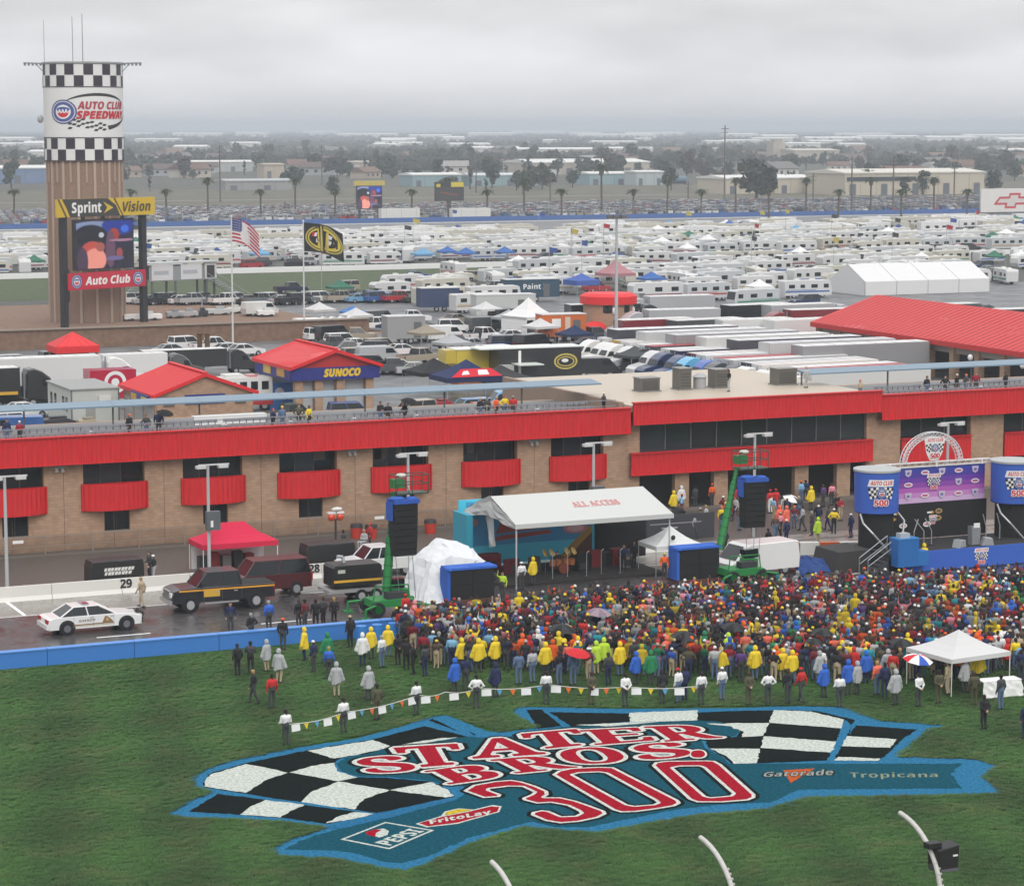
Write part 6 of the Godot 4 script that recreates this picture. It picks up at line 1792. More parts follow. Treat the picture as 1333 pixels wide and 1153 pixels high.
func crowd():
	# stewards in white shirts holding the pennant string, from left to right
	var so:=[V3(36.37,0,-105.12),V3(39.53,0,-106.23),V3(43.88,0,-108.09),V3(47.01,0,-108.24),V3(50.38,0,-107.6),V3(53.61,0,-105.61),V3(57.07,0,-104.41),V3(60.06,0,-103.23),V3(62.84,0,-101.27),V3(66.36,0,-99.86)]
	var by:=["at the left end of the pennant string","second along the pennant string","where the pennant string turns","beside the blue poncho at the crowd's edge","before the row of yellow ponchos","near the blue and green ponchos","beside the white hooded person with a backpack","between two dark uniforms","before the two blue ponchos","left of the white canopy"]
	for i in 10: person(so[i],rng.randf_range(-.5,.3),"white","charcoal","dark hair","hold" if i<3 else ["hold","behind","stand","hips"][i % 4],"steward in white shirt, dark trousers, %s" % by[i],"stewards in white shirts along the pennant string",.96)
	# place, top, trousers, head, pose, face, label
	var list:=[
		[V3(38.95,0,-119.88),"black","black","navy","stand",.3,"person in black with navy cap just inside the blue wall, leftmost on the lawn"],
		[V3(39.72,0,-120.13),"charcoal","black","dark hair","folded",-.5,"person in charcoal jacket beside the leftmost person on the lawn"],
		[V3(41.96,0,-130.28),"navy","charcoal","brown hair","stand",3.0,"person in navy standing behind blue wall, leftmost of those behind it"],
		[V3(42.07,0,-127.05),"black","charcoal","grey hair","hips",.4,"tall person in black leaning at the blue wall on the road side"],
		[V3(44.01,0,-129.82),"royal blue","charcoal","grey hair","stand",.2,"person in royal blue jacket behind the blue wall"],
		[V3(43.08,0,-124.84),"black","charcoal","orange","stand",-.8,"person in black with orange cap at the blue wall"],
		[V3(40.58,0,-120.14),"poncho:pale grey","tan","pale grey","poncho",.5,"person in pale grey poncho on lawn near the blue wall, left of two"],
		[V3(40.27,0,-117.34),"poncho:pale grey","tan","white","poncho",-.9,"person in pale grey poncho and light trousers, right of two near the wall"],
		[V3(37.67,0,-113.52),"black","charcoal","fair hair","walk",1.2,"fair haired person in black walking on the open lawn"],
		[V3(38.16,0,-112.24),"red","charcoal","dark hair","stand",.1,"person in red jacket alone on the open lawn"],
		[V3(45.72,0,-129.75),"black","charcoal","brown hair","stand",.1,"person in black behind blue wall, first of a close pair"],
		[V3(45.95,0,-129.4),"maroon","charcoal","dark hair","stand",.5,"person in maroon behind blue wall, second of a close pair"],
		[V3(46.64,0,-129.57),"black","black","dark hair","stand",-.1,"person in black behind blue wall right of the close pair"],
		[V3(47.17,0,-129.8),"charcoal","black","brown hair","stand",.6,"person in charcoal behind blue wall, middle of five"],
		[V3(47.79,0,-129.76),"black","black","fair hair","stand",0,"fair haired person in black behind the blue wall"],
		[V3(46.54,0,-123.93),"black","black","tan","stand",.3,"tall person in black with tan hat at the blue wall by the lift"],
		[V3(43.2,0,-121.81),"poncho:yellow","navy","yellow","poncho",1.0,"person in yellow poncho bending near blue wall, far left of the yellow ponchos"],
		[V3(42.69,0,-118.99),"navy","charcoal","white","stand",.6,"person in navy with white cap beside the leftmost yellow poncho"],
		[V3(43.77,0,-119.91),"poncho:green","charcoal","green","poncho",.2,"person in green poncho on the lawn left of the crowd"],
		[V3(42.84,0,-117.15),"royal blue","charcoal","fair hair","stand",-.4,"person in blue jacket before the green poncho"],
		[V3(41.81,0,-113.28),"poncho:pale grey","tan","pale grey","poncho",-.3,"person in grey poncho and tan trousers alone above the pennants"],
		[V3(42.93,0,-111.86),"poncho:pale grey","charcoal","tan","poncho",.3,"person in grey poncho and dark trousers above the pennants"],
		[V3(41.86,0,-107.98),"olive","olive","dark hair","stand",.2,"officer in olive uniform behind the pennant string's left half"],
		[V3(45.48,0,-119.34),"poncho:white","navy","white","poncho",-.2,"person in white hooded poncho left of the crowd"],
		[V3(46.49,0,-120.75),"poncho:yellow","charcoal","yellow","poncho",.1,"person in yellow poncho behind the white hooded poncho"],
		[V3(47.5,0,-120.92),"poncho:yellow","faded blue","yellow","poncho",-.2,"person in yellow poncho beside blue barrels at the crowd's left edge"],
		[V3(46.24,0,-118.59),"white","faded blue","grey hair","stand",.4,"person in white jacket and jeans at the crowd's left edge"],
		[V3(47.2,0,-118.77),"black","black","dark hair","behind",.1,"person in black uniform at the left edge, first of three"],
		[V3(47.18,0,-117.56),"black","black","brown hair","stand",-.3,"person in black uniform at the left edge, second of three"],
		[V3(47.09,0,-116.4),"black","black","dark hair","behind",1.4,"person in black uniform at the left edge, third of three"],
		[V3(47.42,0,-115.67),"charcoal","navy","dark hair","stand",.3,"person in charcoal coat and navy trousers right of three in black"],
		[V3(47.3,0,-111.53),"poncho:royal blue","charcoal","royal blue","poncho",.4,"person in royal blue poncho at the front left of the crowd"],
		[V3(48.04,0,-111.94),"navy","charcoal","dark hair","stand",-.4,"person in navy beside the front left blue poncho"],
		[V3(48.77,0,-109.95),"poncho:navy","charcoal","grey hair","poncho",.2,"person in navy poncho right of the second steward group"],
		[V3(50.24,0,-115.38),"poncho:yellow","charcoal","yellow","poncho",-.1,"person in bright yellow poncho, left of a pair near the front left"],
		[V3(51.24,0,-115.53),"poncho:yellow","charcoal","yellow","poncho",.2,"person in bright yellow poncho, right of a pair near the front left"],
		[V3(49.75,0,-116.4),"poncho:yellow","charcoal","yellow","poncho",.3,"person in yellow poncho half hidden behind the blue poncho"],
		[V3(52.11,0,-120.98),"poncho:royal blue","charcoal","royal blue","poncho",.2,"person in blue hooded poncho deep in the left crowd, left of two"],
		[V3(52.34,0,-119.8),"poncho:royal blue","navy","royal blue","poncho",-.2,"person in blue hooded poncho deep in the left crowd, right of two"],
		[V3(50.98,0,-112.12),"faded blue","faded blue","brown hair","stand",.1,"person in blue denim standing at the crowd's front edge"],
		[V3(51.75,0,-112.16),"pale grey","faded blue","brown hair","stand",.2,"person in grey top and jeans beside the denim wearer"],
		[V3(52.87,0,-115.8),"poncho:orange","charcoal","orange","poncho",0,"person in orange hooded poncho behind the denim wearer"],
		[V3(53.02,0,-113.33),"poncho:yellow","charcoal","yellow","poncho",.1,"person in yellow poncho above the fifth steward"],
		[V3(54.36,0,-113.92),"poncho:yellow","charcoal","yellow","poncho",-.3,"person in yellow poncho behind the red umbrella"],
		[V3(55.29,0,-114.3),"poncho:yellow","navy","yellow","poncho",.3,"person in yellow poncho right of the red umbrella"],
		[V3(52.74,0,-111.14),"black","faded blue","brown hair","stand",.2,"person in black and jeans left of the red umbrella"],
		[V3(53.37,0,-110.85),"faded blue","faded blue","dark hair","stand",0,"person under the red umbrella in denim"],
		[V3(54.52,0,-111.48),"maroon","tan","white","stand",.3,"person in maroon with white cap right of red umbrella"],
		[V3(55.5,0,-112.61),"poncho:lime","tan","lime","poncho",.1,"person in lime poncho, left of two in the front rows"],
		[V3(56.18,0,-113.1),"poncho:lime","charcoal","lime","poncho",-.2,"person in lime poncho, right of two in the front rows"],
		[V3(54.96,0,-110.13),"charcoal","navy","brown hair","stand",.2,"person in charcoal before the two lime ponchos"],
		[V3(56.43,0,-111.79),"poncho:yellow","faded blue","yellow","poncho",.1,"person in yellow poncho behind the sixth steward"],
		[V3(52.28,0,-106.57),"olive","olive","brown hair","behind",.1,"officer in olive uniform behind the pennants left of the sixth steward"],
		[V3(56.29,0,-109.73),"poncho:royal blue","charcoal","royal blue","poncho",.3,"person in royal blue poncho right of the sixth steward"],
		[V3(56.87,0,-109.27),"poncho:green","charcoal","green","poncho",-.1,"person in dark green poncho right of the blue poncho"],
		[V3(55.51,0,-105.46),"black","charcoal","dark hair","stand",.1,"person in black at the front below the green poncho"],
		[V3(56.29,0,-105.29),"white","faded blue","red","stand",.4,"person in white top with red cap left of the seventh steward"],
		[V3(56.8,0,-105.6),"navy","navy","dark hair","stand",.1,"person in navy close beside the red cap wearer"],
		[V3(59.26,0,-112.11),"poncho:coral","charcoal","coral","poncho",.2,"person in coral poncho leaning in the middle of the crowd"],
		[V3(58.45,0,-104.86),"white","faded blue","white","stand",.1,"person in white hooded top and jeans with a dark backpack"],
		[V3(59.14,0,-103.47),"olive","olive","brown hair","behind",0,"officer in olive uniform between seventh and eighth stewards"],
		[V3(61.02,0,-102.98),"black","charcoal","brown hair","stand",.1,"person in black at the front left of a red jacket"],
		[V3(61.75,0,-103),"red","charcoal","red","walk",.4,"person in bright red jacket at the front right of the eighth steward"],
		[V3(63.28,0,-103.4),"poncho:royal blue","charcoal","royal blue","poncho",.2,"person in blue poncho left of the ninth steward"],
		[V3(64.6,0,-103.35),"poncho:royal blue","charcoal","royal blue","poncho",-.2,"person in blue poncho right of the ninth steward"],
		[V3(65.09,0,-103.31),"poncho:pale grey","charcoal","pale grey","poncho",.3,"person in grey hooded poncho right of the blue ponchos"],
		[V3(65.89,0,-102.77),"coral","faded blue","fair hair","stand",.2,"person in coral jacket left of the striped umbrella"],
		[V3(65.96,0,-102.19),"navy","navy","dark hair","stand",-.2,"person in navy beside the grey poncho under the striped umbrella"],
		[V3(65.53,0,-100.58),"poncho:pale grey","charcoal","grey hair","poncho",.1,"person in pale grey poncho below the striped umbrella"],
		[V3(67.59,0,-100.01),"olive","olive","dark hair","behind",.1,"officer in olive uniform under the left side of the white canopy"],
		[V3(69.12,0,-101.5),"tan","tan","fair hair","stand",.6,"person in tan coat under the white canopy"],
		[V3(70.06,0,-101.44),"poncho:pale grey","charcoal","grey hair","poncho",.3,"person in grey poncho under the white canopy"],
		[V3(71.66,0,-102.59),"poncho:yellow","charcoal","yellow","poncho",-.2,"person in yellow poncho by the draped table"],
		[V3(68.95,0,-99.04),"olive","olive","brown hair","stand",-.3,"officer in olive uniform before the draped table"],
		[V3(69.55,0,-97.71),"charcoal","faded blue","dark hair","stand",.2,"person in charcoal coat and jeans before the draped table"],
		[V3(66.5,0,-94.7),"black","black","dark hair","behind",.1,"person all in black standing alone on the lawn right of the emblem"],
		[V3(67.19,0,-92.46),"navy","navy","dark hair","stand",0,"person in navy cut off by the right edge of the picture"],
		[V3(71.28,0,-104.3),"royal blue","navy","dark hair","stand",.1,"person in blue under the left side of white canopy"],
		[V3(67.94,0,-106.99),"poncho:yellow","charcoal","yellow","poncho",.3,"person in yellow poncho left of the striped umbrella in the crowd"],
		[V3(60.31,0,-111.43),"poncho:orange","charcoal","red","poncho",.1,"person in orange poncho under a dark umbrella, middle of crowd"],
		[V3(61.63,0,-112.46),"poncho:green","charcoal","green","poncho",0,"person in bulky green poncho right of the dark umbrella"],
		[V3(62.47,0,-111.47),"poncho:lime","charcoal","yellow","poncho",.2,"person in lime poncho right of the bulky green poncho"],
		[V3(64.88,0,-114.14),"poncho:orange","charcoal","orange","poncho",.1,"person in orange poncho, left of a pair mid crowd"],
		[V3(65.05,0,-113.63),"poncho:yellow","charcoal","yellow","poncho",-.1,"person in golden yellow poncho, right of a pair mid crowd"],
		[V3(51.29,0,-126.53),"poncho:pink","charcoal","light blue","poncho",.2,"person in pink poncho with pale blue hood at the crowd's left corner"],
		[V3(51.64,0,-128.74),"red","charcoal","red","stand",.3,"person in red hood beside the pink poncho"],
		[V3(54.64,0,-117.28),"poncho:royal blue","charcoal","royal blue","poncho",-.6,"person in blue poncho beside the wide dark umbrella"],
		# pit side
		[V3(39.64,0,-139.62),"tan","tan","fair hair","walk",.8,"person in tan overalls walking along the white pit wall"],
		[V3(41.73,0,-149.08),"black","pale grey","white","hold",1.4,"person in black and pale trousers at the right end of lettered cart"],
		[V3(43.72,0,-156.11),"charcoal","charcoal","dark hair","hold",1.8,"person in charcoal bending over the lettered black cart"],
		[V3(58.49,0,-153.03),"pale grey","pale grey","grey hair","sit",2.0,"person in grey and white sitting by the fence behind the left lift"],
		[V3(59.07,0,-153.43),"red","charcoal","red","stand",1.4,"person in red beside the sitting one by the fence"],
		[V3(56.52,0,-151.62),"charcoal","navy","dark hair","stand",.8,"person in dark clothes behind the generator trailer"],
		[V3(57.88,0,-135.07),"black","black","brown hair","stand",3.0,"guard in black facing the crowd before the left bass speakers"],
		[V3(56.38,0,-135.21),"crimson","charcoal","dark hair","stand",2.4,"person in dark red beside the white tarpaulin tent"],
		[V3(59.37,0,-134.4),"charcoal","charcoal","brown hair","stand",.2,"person in charcoal right of the left bass speakers"],
		[V3(59.55,0,-133.25),"lime","charcoal","brown hair","raise",2.6,"person in lime vest with an arm raised before the band stage"],
		[V3(81.81,0,-140.85),"black","black","dark hair","walk",.5,"person in black walking right of the right speaker tower"],
		[V3(84.75,0,-143.52),"navy","navy","white","stand",.2,"person in navy with white cap by the plastic barrier"],
		[V3(87.26,0,-148.73),"poncho:coral","charcoal","coral","poncho",.1,"person in coral poncho behind the right speaker tower, left of two"],
		[V3(87.52,0,-148.24),"poncho:coral","charcoal","white","poncho",.4,"person in coral poncho behind the right speaker tower, right of two"],
		[V3(86.97,0,-143.2),"poncho:lime","tan","fair hair","poncho",.3,"person in pale lime poncho left of the big stage's ramp"],
		[V3(88.09,0,-145.84),"charcoal","charcoal","grey hair","stand",.6,"person in charcoal behind the pale lime poncho"],
		[V3(90.05,0,-148.2),"navy","navy","white","walk",.9,"person in navy walking behind the pale lime poncho, left one"],
		[V3(90.28,0,-147.36),"charcoal","navy","dark hair","walk",1.0,"person in charcoal and navy walking toward the blue tower"],
		[V3(93.75,0,-151.81),"black","black","brown hair","folded",2.8,"person in black with white bib near the open garages"],
		[V3(93.93,0,-155.67),"poncho:yellow","charcoal","yellow","poncho",.2,"person in yellow poncho before the open garages, right one"],
		[V3(95.01,0,-158.88),"light blue","faded blue","orange","stand",.3,"person in pale blue with orange cap by the open garages"],
		[V3(95.51,0,-159.07),"navy","charcoal","dark hair","stand",-.2,"person in navy between two bright ponchos by the garages"],
		[V3(95.51,0,-156.59),"purple","charcoal","brown hair","stand",.4,"person in purple by the garages, left of the pink one"],
		[V3(96.46,0,-156.98),"pink","charcoal","brown hair","stand",.1,"person in pink by the garages left of the blue tower"],
		[V3(89.98,0,-143.92),"navy","navy","white","stand",.4,"person in navy with white cap beside the left blue tower"],
		[V3(83.88,0,-157.82),"poncho:yellow","charcoal","yellow","poncho",.3,"person in yellow poncho at the first garage door, front one"],
		[V3(85.58,0,-159.85),"poncho:white","charcoal","white","poncho",.1,"person in white poncho at the first garage door"],
		[V3(86.67,0,-159.76),"charcoal","charcoal","dark hair","stand",.2,"person in charcoal beside the second garage pier"],
		[V3(88.14,0,-159.91),"orange","charcoal","orange","stand",.1,"person in orange at the second garage door"],
		[V3(82.66,0,-150.8),"pale grey","tan","fair hair","walk",.9,"person in pale grey walking behind the black partition"],
		[V3(87.32,0,-155.49),"red","red","brown hair","stand",.2,"person in red overalls left of the right speaker tower"],
		[V3(88.94,0,-157.93),"red","red","dark hair","stand",.3,"person in red overalls right beside the speaker tower's left edge"],
		[V3(90.52,0,-155.61),"red","white","red","stand",.1,"person in red and white overalls right of speaker tower, left one"],
		[V3(91.06,0,-155.77),"red","red","red","stand",-.2,"person in red overalls and red cap right of speaker tower"],
		[V3(89.98,0,-152.74),"white","white","white","stand",.2,"person in white with white umbrella like hood right of speaker tower"],
		[V3(78.98,0,-141.48),"black","black","dark hair","stand",.4,"person in black at the foot of the right lift's boom"],
		[V3(89.61,0,-137.98),"royal blue","tan","dark hair","stand",.4,"person in blue shirt and tan trousers on the big stage's left side"],
		[V3(87.19,0,-130.92),"poncho:yellow","charcoal","yellow","poncho",.1,"person in yellow poncho raised above the crowd at the blue skirt"],
		[V3(67.19,0,-139.95),"black","black","dark hair","sit",3.0,"drummer in black sitting at the drum kit"],
		[V3(70.34,0,-136.17),"navy","black","dark hair","stand",2.8,"musician in navy at the right side of the band stage"],
		[V3(70.93,0,-136.49),"black","black","brown hair","stand",3.4,"musician in black behind the one in navy"],
		[V3(70.76,0,-134.25),"orange","charcoal","lime","stand",2.8,"person in orange vest at the right of the band stage"],
		[V3(62.85,0,-136.12),"poncho:yellow","charcoal","dark hair","poncho",.3,"person in yellow on the band stage's left side"],
		[V3(61.59,0,-135.02),"white","charcoal","white","stand",.2,"person in white raincoat at the band stage's left post"]]
	for e in list:
		var at: Vector3=e[0]
		if e[6].begins_with("person in blue shirt and tan") : at.y=1.25
		if e[6].contains("band stage") or e[6].contains("drummer") or e[6].contains("musician"): at.y=.15
		if e[6].begins_with("drummer"): at=V3(66.1,.15,-139.6)
		if e[6].begins_with("musician in navy"): at=V3(70.0,.15,-138.2)
		if e[6].begins_with("musician in black"): at=V3(71.0,.15,-138.8)
		if e[6].contains("before the band stage") : at.y=.0
		if e[6].contains("bass speakers") or e[6].contains("boom"): at.y=0
		if e[6].begins_with("person in charcoal bending"): at=V3(42.6,0,-148.1)
		if e[6].begins_with("person in black and pale trousers"): at=V3(42.5,0,-146.9)
		var top: String=e[1].trim_prefix("poncho:")
		var o:=person(at,e[5],top,e[2],e[3],e[4],e[6],"",rng.randf_range(.95,1.03))
	# people on the roof decks, seen from the front among benches
	var roof:=[V3(36.99,8.28,-161),V3(37.83,8.19,-161),V3(45.11,7.98,-161),V3(46.25,7.98,-161),V3(47.24,8.18,-161.5),V3(55.04,7.92,-161),V3(55.69,7.88,-161),V3(57.07,7.92,-161.5),V3(57.61,7.95,-161),V3(62.79,7.81,-161),V3(63.36,7.79,-161),V3(64.6,7.89,-161),V3(70.26,8,-161),V3(71,7.92,-161.5),V3(71.49,8.05,-161),V3(72.36,7.96,-161.5),V3(72.78,8.05,-161),V3(79.77,8.03,-160.8),V3(107.16,7.89,-161),V3(108.82,8,-161),V3(110.2,7.95,-161.5),V3(110.69,8.04,-161),V3(111.95,8,-161.5),V3(114.35,8,-161),V3(101.25,7.91,-161)]
	var rk:=["navy","crimson","black","charcoal","navy","navy","faded blue","olive","yellow","black","black","black","black","charcoal","orange","yellow","red","charcoal","black","black","black","charcoal","crimson","black","tan"]
	var rl:=[]
	for i in roof.size():
		var h: String=HEADS[(i*5) % HEADS.size()]
		var lean: float=[.2,-.4,.6][i % 3]
		var o:=person(V3(roof[i].x,7.02,roof[i].z),lean+PI,rk[i],["faded blue","charcoal","black"][i % 3],h,["stand","folded","stand","hips"][i % 4],"","spectators on the pit building roof")
		rl.push_back([o,"spectator in %s with %s on the pit building roof deck" % [rk[i],head_words(h)]])
	for i in 26:
		var at:=ground_at(880.0+rng.randf()*225,167.0+rng.randf()*10)
		var lk: String=LOOKS[rng.randi() % LOOKS.size()];var hd: String=HEADS[rng.randi() % HEADS.size()]
		rl.push_back([person(at,rng.randf()*TAU,lk,LOWS[rng.randi() % 6],hd,["stand","walk","folded","hips"][i % 4],"","people before the open garages"),"person in %s with %s by the open garages" % [lk,head_words(hd)]])
	rank(rl)
	person(V3(92.29,7.63,-165)*V3(1,0,1)+V3(0,7.76,0),.8,"black","pale grey","dark hair","raise","person in black with arms up among vents on the tan roof")
	person(V3(98.99,8.21,-165)*V3(1,0,1)+V3(0,7.76,0),.3,"pale grey","pale grey","grey hair","stand","person in pale grey at the right end of the tan roof")
	# the dense crowd before the stages
	var area:=PackedVector2Array([V2(48.77,-122.27),V2(49.75,-126.3),V2(51.64,-126.84),V2(53.41,-127.22),V2(56.17,-127.17),V2(59.27,-127.73),V2(63.83,-127.17),V2(68.71,-127.01),V2(73.47,-126.43),V2(77.24,-125.79),V2(80.52,-125.12),V2(85.21,-124.09),V2(89.61,-122.93),V2(74.33,-101.77),V2(73.45,-104.11),V2(68.6,-104.36),V2(64.85,-105.48),V2(61.13,-108.12),V2(57.62,-110.47),V2(54.47,-111.9),V2(52.61,-114.31),V2(50.7,-114.78),V2(48.54,-116.15),V2(48.17,-118.33)])
	var pts:=[]
	rng.seed=99
	var box:=Rect2(area[0],Vector2.ZERO)
	for p in area: box=box.expand(p)
	var z:=box.position.y
	while z<box.end.y:
		var x:=box.position.x
		while x<box.end.x:
			var p:=V2(x+rng.randf_range(-.26,.26),z+rng.randf_range(-.28,.28))
			if Geometry2D.is_point_in_polygon(p,area) and rng.randf()<.93:
				var free:=true
				for e in list:
					if V2(e[0].x,e[0].z).distance_to(p)<.5: free=false
				if absf(p.x - 89.6)<1.5 and absf(p.y+117)<2.2: free=rng.randf()<.4
				if free: pts.push_back(p)
			x += .66
		z += .78
	pts.sort_custom(func(a,b): return a.y>b.y)
	var ranked:=[]
	var v:=PackedVector3Array();var n:=PackedVector3Array();var c:=PackedColorArray();var ix:=PackedInt32Array()
	var poses:=["stand","stand","folded","raise","camera","cheer","poncho","hips","stand","poncho"]
	var front:=105
	for i in pts.size():
		var look: String=LOOKS[rng.randi() % LOOKS.size()]
		var low: String=LOWS[rng.randi() % LOWS.size()]
		var hd: String=HEADS[rng.randi() % HEADS.size()]
		var pose: String=poses[rng.randi() % poses.size()]
		if i<front and (pose=="cheer" or pose=="raise"): pose="stand"
		if i<420 and rng.randf()<.1:
			look=["yellow","yellow","royal blue","yellow","orange","pale grey"][rng.randi() % 6];pose="poncho";hd=look
		if pose=="poncho" and not look in ["yellow","orange","royal blue","white","pale grey","green","coral","lime","red"]: pose="stand"
		var turn:=-.35+rng.randfn()*.45
		var at:=V3(pts[i].x,0,pts[i].y)
		if i<front:
			var o:=person(at,turn,look,low,hd,pose,"","people in the crowd before the stages")
			ranked.push_back([o,"person in %s %s with %s in crowd's front rows" % [look,"poncho" if pose=="poncho" else "top",head_words(hd)]])
			continue
		var fm:=form(pose,.062)
		var s:=rng.randf_range(.9,1.06)
		var xf:=Transform3D(Basis(Vector3.UP,turn).scaled(V3(s*1.08,s,s*1.08)),at)
		var off:=v.size()
		v.append_array(xf*fm[0]);n.append_array(Transform3D(Basis(Vector3.UP,turn),Vector3.ZERO)*fm[1])
		var k: Color=HAIRS[hd] if HAIRS.has(hd) else TOPS[hd]
		c.append_array(tint(fm,TOPS[look]*rng.randf_range(.38,.95),TOPS[low],k,SKINS[rng.randi() % 3],not HAIRS.has(hd)))
		for q in fm[3]: ix.push_back(q+off)
	rank(ranked)
	var a:=[]
	a.resize(Mesh.ARRAY_MAX);a[Mesh.ARRAY_VERTEX]=v;a[Mesh.ARRAY_NORMAL]=n;a[Mesh.ARRAY_COLOR]=c;a[Mesh.ARRAY_INDEX]=ix
	var m:=ArrayMesh.new();m.add_surface_from_arrays(Mesh.PRIMITIVE_TRIANGLES,a)
	tag(P("crowd",m,M.cloth,self),"dense crowd in bright rain gear pressed before the two stages","crowd","","stuff")
	# umbrellas
	umbrella(V3(53.33,0,-110.87),1.95,.62,[K(.55,.02,.03)],"small bright red umbrella at the crowd's front edge",.25)
	umbrella(V3(67.61,0,-102.36),2.05,.75,[K(.6,.02,.03),WHITE,K(.04,.1,.45),WHITE],"red, white and blue striped umbrella left of the white canopy",.2)
	for e in [[V3(55.2,0,-116.4),.75,"wide black umbrella in the left middle of the crowd"],[V3(58.84,0,-119.48),.7,"grey lilac umbrella deep in the left crowd"],[V3(60.08,0,-112.14),.75,"black umbrella beside the orange poncho mid crowd"],[V3(63.46,0,-113.08),.7,"black umbrella right of the bulky green poncho"],[V3(66.86,0,-109.89),.6,"black umbrella in the front right of the crowd"],[V3(69.15,0,-106.05),.65,"black umbrella left of the striped one"],[V3(65.14,0,-107.86),.5,"small grey umbrella below the front right black one"]]:
		umbrella(e[0],1.98,e[1],[DARK if not e[2].begins_with("grey lilac") else K(.2,.16,.2),BLACK if not e[2].begins_with("grey lilac") else K(.3,.22,.26)],e[2],.15)
	umbrella(V3(47.03,7.94,-161)*V3(1,0,1)+V3(.2,7.0,0),2.0,.6,[BLACK],"black umbrella on the left roof deck near the service counter",.3)
	umbrella(V3(64.6,7.89,-161)*V3(1,0,1)+V3(0,7.0,0),2.0,.65,[BLACK],"black umbrella on the roof deck below the blue painted garage",.3)
	umbrella(V3(89.98,0,-152.74),1.9,.62,[WHITE,K(.1,.1,.1),WHITE,WHITE],"white umbrella with black panel right of the right speaker tower",.4)
	# blue barrels at the crowd's left corner
	for i in 3:
		var b:=mb();b.cyl(Vector3.ZERO,V3(0,.9,0),.3,.3,12,K(.04,.22,.6));b.cyl(V3(0,.3,0),V3(0,.34,0),.315,.315,12);b.cyl(V3(0,.6,0),V3(0,.64,0),.315,.315,12)
		One("barrel",b,M.semi,"blue plastic barrel at the crowd's left corner, %s" % ["left one","middle one","right one"][i],"barrel",[V3(47.57,0,-125.02),V3(48.5,0,-125.04),V3(49.45,0,-125.07)][i],0,"blue barrels")

# ---------------------------------------------------------------- paddock behind the pit building
func gable_roof(t: Node3D,w: float,d: float,eave: float,ridge: float,k: Color,over:=.5):
	# ridge along x... the gable ends face +x and -x
	var b:=mb();b.col=k
	var h:=d/2+over
	var n:=int(w/.6)
	for s in [-1,1]:
		for i in n:
			var xa:=-w/2 - over+(w+2*over)*i/n;var xb:=-w/2 - over+(w+2*over)*(i+1)/n
			b.face([V3(xa,eave,s*h),V3(xb - .08,eave,s*h),V3(xb - .08,ridge,0),V3(xa,ridge,0)],V3(0,1,s))
			b.face([V3(xb - .08,eave+.05,s*h),V3(xb,eave+.05,s*h),V3(xb,ridge+.05,0),V3(xb - .08,ridge+.05,0)],V3(0,1,s))
		b.box(V3(0,eave - .12,s*h),V3(w+2*over,.34,.06))
	for s in [-1,1]:
		var x: float=s*(w/2+over)
		b.face([V3(x,eave - .28,h),V3(x,ridge - .28,0),V3(x,ridge+.04,0),V3(x,eave+.04,h)],V3(s,0,0));b.face([V3(x,eave - .28,-h),V3(x,ridge - .28,0),V3(x,ridge+.04,0),V3(x,eave+.04,-h)],V3(s,0,0))
	b.box(V3(0,ridge+.08,0),V3(w+2*over,.1,.4))
	P("roof",b,M.paint,t)

func gable_wall(w: float,d: float,eave: float,ridge: float,x0: float,k: Color) -> MB:
	var b:=mb()
	b.prism(PackedVector2Array([V2(-d/2,0),V2(d/2,0),V2(d/2,eave),V2(0,ridge - .35),V2(-d/2,eave)]),x0 - .15,x0+.15,k)
	b.remap(ALONG_X)
	return b

